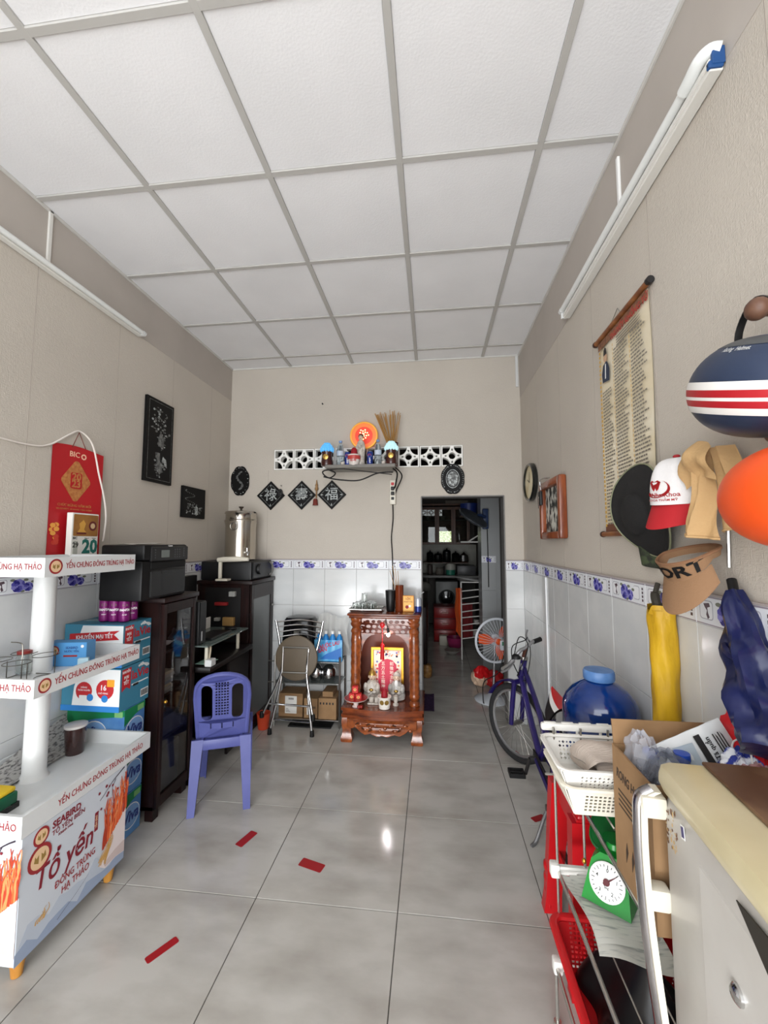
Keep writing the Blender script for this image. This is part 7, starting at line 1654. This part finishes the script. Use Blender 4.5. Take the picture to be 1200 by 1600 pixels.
# rear rack and cord
b = B()
for x in (-.05, 0, .05): b.tube([(.635 + x, 2.26, .55), (.635 + x, 1.93, .55)], .006, 6)
b.tube([(.585, 1.93, .55), (.685, 1.93, .55)], .006, 6); b.tube([(.585, 2.26, .55), (.685, 2.26, .55)], .006, 6); b.tube([(.58, 2.1, .55), (.57, 2.1, .27)], .005, 6); b.tube([(.69, 2.1, .55), (.68, 2.1, .27)], .005, 6); obj('carrier', b, BLACK, bi)

# ------------------------------------------------------------------ the kitchen beyond the doorway
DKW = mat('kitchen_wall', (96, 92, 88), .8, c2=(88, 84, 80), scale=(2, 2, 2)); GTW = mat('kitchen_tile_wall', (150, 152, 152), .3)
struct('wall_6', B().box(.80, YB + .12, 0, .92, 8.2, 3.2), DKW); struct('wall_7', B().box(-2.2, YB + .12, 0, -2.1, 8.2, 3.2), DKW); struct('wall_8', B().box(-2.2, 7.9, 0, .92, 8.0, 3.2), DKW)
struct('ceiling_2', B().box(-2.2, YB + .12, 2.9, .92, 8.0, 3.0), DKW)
pil = struct('wall_9', B().box(.585, 5.0, 0, .80, 5.35, 2.9), GTW)
for z in (-.018, .302, .622, .942): obj('wall_tile', B().box(.584, 4.992, max(z, .001), .75, 5.0, z + .319, .001), GTW, pil)
bbk = border(); o = B(); o.add([(v[0] / BW * .166 + .584, 4.991 + v[1], 1.262 + v[2]) for v in bbk.v], bbk.f); o.m = bbk.m; o.sm = bbk.sm; obj('border_tile', o, BMATS, pil)
KW = mat('kitchen_wood', (86, 50, 26), .4, c2=(64, 36, 20), scale=(20, 20, 5)); DGL = mat('cabinet_glass', (190, 195, 190), .02, trans=1.0)
kcab = thing('kitchen_wall_cabinet', 'brown wooden wall cabinet with three glass doors at the far end of the kitchen', 'cabinet', (.2, 7.2, 1.48))
kx = [-.32, .085, .36, .62]
obj('carcass', B().box(-.36, 7.05, 1.47, .64, 7.4, 1.485).box(-.36, 7.05, 2.09, .64, 7.4, 2.11).box(-.36, 7.38, 1.485, .64, 7.4, 2.09).box(-.36, 7.05, 1.485, -.345, 7.4, 2.09).box(.625, 7.05, 1.485, .64, 7.4, 2.09), KW, kcab)
for i in range(3):
    x0, x1 = kx[i], kx[i + 1]; b = B(); b.box(x0, 7.03, 1.485, x0 + .045, 7.05, 2.09, .002).box(x1 - .03, 7.03, 1.485, x1, 7.05, 2.09, .002).box(x0 + .045, 7.03, 1.485, x1 - .03, 7.05, 1.51, .002).box(x0 + .045, 7.03, 2.06, x1 - .03, 7.05, 2.09, .002)
    dd = obj('door', b, KW, kcab); obj('door_glass', B().box(x0 + .045, 7.036, 1.51, x1 - .03, 7.04, 2.06), DGL, dd)
obj('shelf', B().box(-.345, 7.06, 1.88, .625, 7.37, 1.89), mat('shelf_glass', (150, 156, 154), .1, trans=.5), kcab)
simple('top_board', B().box(-.40, 7.0, 2.13, .80, 7.4, 2.16, .003), KW, 'long shelf board above the kitchen wall cabinet', 'shelf', (.2, 7.2, 2.13))
simple('long_carton', B().box(.24, 7.05, 2.161, .62, 7.3, 2.22, .004), mat('grey_carton', (96, 90, 82), .8), 'long grey carton on the board above the kitchen wall cabinet', 'carton', (.43, 7.15, 2.161))
for k, (x, z, lab) in enumerate(((-.05, 1.891, 'left stack of white bowls in the kitchen wall cabinet'), (.19, 1.891, 'stack of white bowls behind the middle kitchen cabinet door'))):
    t = thing('bowl_stack', lab, 'bowls', (x, 7.2, z))
    for j in range(3): obj('bowl', B().lathe([(.03, .0 + .018 * j), (.04, .015 + .018 * j), (.05, .035 + .018 * j), (.045, .035 + .018 * j), (.001, .015 + .018 * j)], 16, M=T(x, 7.15, z)), mat('cupboard_bowl', (150, 148, 142), .3), t)
# glowing pane and frame added for the bright reflection in the cabinet glass
wn = struct('reflection_frame_1', B().plate([(.10, 1.50), (.36, 1.50), (.36, 1.72), (.10, 1.72)], [[(.12, 1.515), (.345, 1.515), (.345, 1.705), (.12, 1.705)]], .02, 0, FB(0, 0, 7.365)), KW)
obj('reflection_pane', B().box(.12, 7.355, 1.515, .345, 7.36, 1.705), mat('reflection_glow', (150, 176, 84), .5, c2=(250, 250, 226), scale=(34, 34, 34), emit=(226, 232, 150), est=1.6), wn)
wp_ = _M['reflection_glow']; nt = wp_.node_tree; nt.links.new([n_ for n_ in nt.nodes if n_.type == 'VALTORGB'][0].outputs['Color'], nt.nodes['Principled BSDF'].inputs['Emission Color'])
kt = thing('kitchen_counter', 'long dark kitchen counter along the far wall', 'counter', (0, 7.2, .9)); obj('worktop', B().box(-1.2, 6.95, .92, .795, 7.6, .96, .004), mat('worktop_grey', (92, 90, 86), .4), kt); obj('splash_tiles', B().box(-1.2, 7.58, .96, .795, 7.6, 1.47), mat('splash', (160, 158, 146), .4, c2=(140, 138, 126), scale=(4, 4, 4)), kt); obj('support', B().box(-.10, 7.0, 0, -.06, 7.5, .92), DKW, kt); obj('support', B().box(.46, 7.0, 0, .50, 7.5, .92), DKW, kt)
simple('pan_shelf', B().box(-.3, 7.15, 1.15, .62, 7.5, 1.165, .002), KW, 'narrow shelf of pans under the kitchen wall cabinet', 'shelf', (.15, 7.3, 1.15))
PANM = mat('dark_pan', (26, 26, 27), .3, .5)
for k, (x, r, h_) in enumerate(((-.03, .06, .14), (.11, .075, .12), (.26, .07, .18), (.41, .065, .13))):
    t = thing('cooking_pot', ('leftmost', 'second', 'third', 'rightmost')[k] + ' dark cooking pot on the narrow kitchen shelf', 'pot', (x, 7.28, 1.166)); obj('pot_body', B().lathe([(r * .8, 0), (r, .02), (r, h_), (r * 1.05, h_ + .004), (r * .7, h_ + .03), (.015, h_ + .035), (.012, h_ + .06), (.001, h_ + .06)], 16, M=T(x, 7.28, 1.166)), PANM, t); obj('pot_handle', B().tube([(x, 7.28 - r, 1.166 + h_ * .8), (x + .02, 7.28 - r - .05, 1.166 + h_ * .85)], .009, 6), PANM, t)
simple('kettle', B().lathe([(.07, 0), (.085, .02), (.07, .12), (.03, .15), (.01, .17), (.001, .175)], 18, M=T(.55, 7.25, 1.166)), CHROME, 'shiny kettle at the right end of the narrow kitchen shelf', 'kettle', (.55, 7.25, 1.166))
for k, (x, r, h_, c, lab) in enumerate(((-.03, .045, .15, (70, 60, 56), 'dark jar at the left end of the kitchen counter'), (.13, .07, .10, (110, 104, 96), 'grey steel bowl on the kitchen counter'), (.24, .05, .13, (50, 48, 46), 'dark canister in the middle of the kitchen counter'))):
    lat('canister', [(r * .9, 0), (r, .01), (r, h_), (r * .8, h_ + .015), (.001, h_ + .02)], (x, 7.15, .961), mat('kit_%d' % k, c, .4), lab, 'jar')
gp = thing('green_tub', 'green and white tub on the kitchen counter', 'tub', (.30, 7.0, .961)); obj('tub_body', B().lathe([(.06, 0), (.075, .01), (.08, .09)], 18, M=T(.31, 7.03, .961)), mat('tub_green', (40, 120, 100), .4), gp); obj('tub_top', B().lathe([(.08, .09), (.085, .15), (.06, .19), (.001, .2)], 18, M=T(.31, 7.03, .961)), mat('tub_white', (176, 174, 166), .4), gp)
simple('microwave', B().box(.42, 7.0, .961, .72, 7.4, 1.12, .006), mat('micro_grey', (74, 74, 76), .35), 'grey box shaped oven at the right of the kitchen counter', 'oven', (.57, 7.2, .961))
wm = thing('washing_machine', 'grey front loading washing machine under the kitchen counter', 'washing machine', (.24, 7.0, 0)); obj('body', B().box(.06, 6.92, .0, .42, 7.4, .86, .01), mat('machine_grey', (120, 122, 120), .4), wm); obj('door_ring', B().lathe([(.12, 0), (.135, .01), (.12, .022), (.105, .01)], 26, M=FB(.24, .60, 6.92), ring=True), mat('ring_dark', (60, 62, 62), .35), wm); obj('door_glass', B().lathe([(.105, .008), (.05, .016), (.001, .018)], 24, M=FB(.24, .60, 6.92)), mat('porthole', (18, 18, 20), .1), wm)
# red drawer tower, white rack and floor things
dt = thing('drawer_tower', 'red plastic drawer tower on the kitchen floor', 'drawers', (.22, 6.5, 0)); obj('frame', B().box(.02, 6.42, 0, .36, 6.75, .53, .008), mat('tower_dark_red', (100, 20, 22), .4), dt)
for k in range(3): d_ = obj('drawer', B().box(.03, 6.405, .03 + .165 * k, .35, 6.42, .18 + .165 * k, .005), mat('tower_red', (150, 30, 30), .3), dt); obj('drawer_handle', B().box(.14, 6.39, .10 + .165 * k, .24, 6.405, .125 + .165 * k, .003), mat('tower_pale', (180, 120, 110), .4), d_)
simple('red_cabinet', B().box(-.45, 6.5, 0, -.08, 6.9, .72, .01), mat('cab_red', (92, 22, 24), .4), 'dark red cabinet at the far left of the kitchen floor', 'cabinet', (-.27, 6.7, 0))
simple('white_bundle', B().ell((-.15, 6.65, .80), (.14, .12, .085), 18, 10), mat('bundle_grey', (120, 118, 112), .7), 'pale bundle lying on the dark red kitchen cabinet', 'bundle', (-.15, 6.65, .72))
simple('white_tin', B().box(.10, 6.2, .001, .22, 6.32, .14, .008), mat('tin_white', (190, 186, 170), .4), 'small white tin on the kitchen floor before the red drawers', 'tin', (.16, 6.26, 0))
b = B(); b.lathe([(.08, 0), (.10, .02), (.12, .14), (.115, .14), (.09, .02), (.001, .015)], 18, M=T(.32, 6.15, .001)); simple('pink_basket', b, mat('pink_plastic', (150, 40, 90), .4), 'pink plastic basket on the kitchen floor beside the white tin', 'basket', (.32, 6.15, 0))
lat('small_bowl', [(.05, 0), (.09, .03), (.11, .06), (.105, .06), (.001, .02)], (.26, 5.75, .001), mat('bowl_grey', (140, 136, 130), .4), 'small grey bowl on the kitchen floor before the pink basket', 'bowl')
simple('orange_cloth', B().grid(lambda u, v: (.30 + .075 * u + .008 * math.sin(v * 9), 5.50 + .02 * math.sin(u * 8 + v * 3), .36 + .55 * v - .1 * u * (1 - v)), 10, 14), mat('orange_cloth', (200, 84, 30), .8), 'orange cloth hanging beside the white kitchen rack', 'cloth', (.38, 5.95, .35))
wk = thing('dish_rack', 'tall white metal rack leaning with slanted bars in the kitchen', 'rack', (.5, 5.5, 0)); WM = mat('rack_white', (206, 204, 198), .35)
for x in (.375, .628): obj('rack_post', B().box(x - .008, 5.49, 0, x + .008, 5.505, .995, .002), WM, wk)
obj('rack_top', B().box(.37, 5.49, .98, .635, 5.505, .996, .002), WM, wk)
for k in range(8):
    z = .88 - .085 * k
    obj('rack_bar', B().tube([(.378, 5.498, z - .01 - .012 * (k % 2)), (.628, 5.498, z + .018)], .0075, 6), WM, wk)
simple('red_apron', B().grid(lambda u, v: (.39 + .13 * u, 5.52 + .015 * math.sin(u * 9), .27 + .45 * v), 10, 10), mat('apron_red', (96, 16, 20), .8), 'dark red cloth hanging on the white kitchen rack', 'cloth', (.45, 5.52, .27))
for k, (x, z, lab) in enumerate(((.57, .44, 'upper pale jar on the white kitchen rack'), (.56, .30, 'lower pale jar on the white kitchen rack'))): lat('rack_jar', [(.03, 0), (.035, .01), (.035, .06), (.001, .065)], (x, 5.56, z), mat('jar_grey', (150, 146, 140), .4), lab, 'jar')
hp_ = thing('hanging_hoop', 'oval grey hoop net hanging above the white kitchen rack', 'net', (.49, 5.5, 1.0)); obj('hoop', B().tube([(.49 + .19 * math.cos(w), 5.5 + .12 * math.sin(w), 1.03 - .03 * math.cos(w)) for w in [2 * PI * k / 26 for k in range(26)]], .012, 6, closed=True), mat('hoop_grey', (120, 120, 118), .4), hp_); obj('net', B().ell((.49, 5.5, 1.03), (.17, .1, .04), 16, 8, t1=PI / 2), mat('net_grey', (130, 128, 126), .6, alpha=.4), hp_)
# standing fan
sf = thing('standing_fan', 'white standing fan with orange blades in the kitchen doorway', 'fan', (.56, 4.12, 0))
FC = Vector((.598, 4.05, .58)); Mfan = F(FC, (.97, .24, 0), (0, 0, 1)); FW_ = mat('fan_white', (196, 200, 206), .4); FO = mat('fan_orange', (214, 84, 40), .4)
obj('base', B().lathe([(.16, 0), (.165, .01), (.14, .03), (.05, .045), (.03, .06)], 28, M=T(.56, 4.15, 0)), FW_, sf); obj('pole', B().tube([(.575, 4.15, .05), (.60, 4.17, .55)], .012, 10), mat('fan_pole', (150, 150, 152), .3, .6), sf); obj('motor', B().lathe([(.06, 0), (.065, .05), (.05, .10), (.001, .11)], 20, M=Mfan @ T(0, 0, -.13)), FW_, sf)
b = B()
for rr_ in (.205, .196): b.tube([Mfan @ Vector((rr_ * math.cos(w), rr_ * math.sin(w), 0)) for w in [2 * PI * k / 40 for k in range(40)]], .007, 6, closed=True)
obj('guard_ring', b, FW_, sf); b = B()
for k in range(36):
    w = 2 * PI * k / 36; b.tube([Mfan @ Vector((.03 * math.cos(w), .03 * math.sin(w), .06)), Mfan @ Vector((.12 * math.cos(w), .12 * math.sin(w), .055)), Mfan @ Vector((.20 * math.cos(w), .20 * math.sin(w), .005))], .0016, 4)
obj('guard_wires', b, FW_, sf)
for k in range(3):
    w0 = 2 * PI * k / 3 + .9; b = B(); b.grid(lambda u, v: ((.03 + .15 * u) * math.cos(w0 + (v - .5) * .95 * (.5 + .5 * math.sin(PI * min(u + .15, 1)))), (.03 + .15 * u) * math.sin(w0 + (v - .5) * .95 * (.5 + .5 * math.sin(PI * min(u + .15, 1)))), .01 + .03 * (v - .5)), 8, 8, M=Mfan); obj('blade', b, FO, sf)
obj('hub', B().lathe([(.03, 0), (.03, .04), (.015, .05), (.001, .05)], 16, M=Mfan), FO, sf)
fb = obj('control_box', B().box(.625, 4.0, .50, .69, 4.06, .59, .006), FW_, sf); obj('control_screen', B().box(.64, 3.998, .545, .665, 4.001, .58, .001), mat('fan_green', (60, 120, 90), .4), fb)
obj('fan_cord', B().tube(bez([(.67, 4.02, .5), (.60, 4.0, .30), (.47, 3.98, .22), (.46, 4.0, .06), (.47, 4.02, .008)], 6), .005, 6), CAB, sf)
wf = thing('wall_fan', 'dark wall fan tilted downwards on the kitchen pillar', 'fan', (.62, 5.0, 1.75)); FBl = mat('fan_dark_blue', (40, 58, 96), .4)
obj('mount', B().box(.60, 4.93, 1.66, .665, 5.0, 1.90, .01), FBl, wf); obj('arm', B().tube([(.63, 4.94, 1.80), (.56, 4.86, 1.82), (.50, 4.84, 1.80)], .02, 8), FBl, wf); Mw = F((.475, 4.80, 1.785), (.80, 0, -.52), (.3, .9, .2))
obj('guard', B().lathe([(.001, -.045), (.10, -.04), (.18, -.012), (.185, 0), (.18, .012), (.10, .04), (.001, .045)], 26, M=Mw), mat('fan_guard_grey', (70, 74, 78), .4, alpha=.75), wf); obj('blades', B().lathe([(.001, -.01), (.16, -.004), (.16, .004), (.001, .01)], 20, M=Mw), FBl, wf)
obj('cord', B().tube([(.655, 4.985, 1.66), (.66, 4.985, 1.2), (.66, 4.985, .98)], .006, 6), CAB, wf)
simple('blue_bucket', B().lathe([(.08, 0), (.10, .01), (.115, .16), (.11, .165), (.001, .16)], 18, M=T(.50, 5.6, 1.86)), mat('bucket_blue', (30, 50, 120), .4), 'blue bucket on the high bracket beside the kitchen wall fan', 'bucket', (.50, 5.6, 1.86))
wb2 = thing('wall_bracket', 'white triangular shelf bracket on the kitchen side wall', 'bracket', (.55, 5.8, 1.48)); obj('bracket_arm', B().box(.40, 5.8, 1.50, .80, 5.83, 1.52, .003), WM, wb2); obj('bracket_brace', B().tube([(.50, 5.815, 1.51), (.64, 5.815, 1.60)], .010, 6), WM, wb2)
simple('high_bracket_shelf', B().box(.38, 5.5, 1.845, .80, 5.72, 1.858, .002), KW, 'small high shelf under the blue bucket in the kitchen', 'shelf', (.6, 5.6, 1.85))
rgb_ = thing('red_shopping_bag', 'red and white shopping bag on the floor behind the standing fan', 'bag', (.56, 4.55, 0))
def bagp(c, r, m, nm, seed):
    b = B(); n = 22; k = 12; vs = []; fs = []
    for i in range(k + 1):
        th = PI * i / k
        for j in range(n):
            w = 2 * PI * j / n; f_ = 1 + .16 * math.sin(4 * w + seed) + .14 * math.sin(7 * w + 3 * th + seed) + .08 * math.sin(6 * th + w); vs.append((c[0] + r[0] * f_ * math.sin(th) * math.cos(w), c[1] + r[1] * f_ * math.sin(th) * math.sin(w), c[2] - r[2] * math.cos(th)))
    for i in range(k):
        for j in range(n): fs.append((i * n + j, i * n + (j + 1) % n, (i + 1) * n + (j + 1) % n, (i + 1) * n + j))
    b.add(vs, fs, 0, True); obj(nm, b, m, rgb_)
bagp((.50, 4.52, .10), (.085, .09, .10), mat('bag_pale', (206, 176, 150), .6), 'pale_side', 1); bagp((.50, 4.46, .16), (.065, .06, .07), RED, 'red_fold', 2); bagp((.63, 4.50, .09), (.09, .09, .09), mat('bag_red', (170, 26, 30), .5), 'red_side', 3)
# carved settee end and purple rug on the left of the passage
se = thing('carved_settee', 'dark carved wooden settee end on the left of the passage', 'settee', (-.16, 5.0, 0)); obj('end_panel', B().box(-.30, 4.72, .14, -.06, 6.2, .78, .02), DKWOOD, se); obj('foot', B().lathe([(.035, 0), (.05, .02), (.055, .08), (.04, .14)], 14, M=T(-.06, 4.75, 0)), mat('settee_foot', (176, 132, 74), .4, c2=(120, 80, 40), scale=(30, 30, 30)), se); obj('seat', B().box(-.9, 4.72, .36, -.30, 6.2, .42, .01), DKWOOD, se); obj('foot', B().box(-.30, 6.1, 0, -.2, 6.2, .14), DKWOOD, se)
simple('purple_rug', B().grid(lambda u, v: (-.35 + .36 * u, 3.80 + .42 * v, .004 + .006 * math.sin(u * 9 + v * 5) ** 2), 10, 10), mat('rug_purple', (70, 44, 84), .95, c2=(50, 30, 60), scale=(30, 30, 30)), 'small crumpled purple rug just inside the doorway', 'rug', (-.2, 4.0, .004))
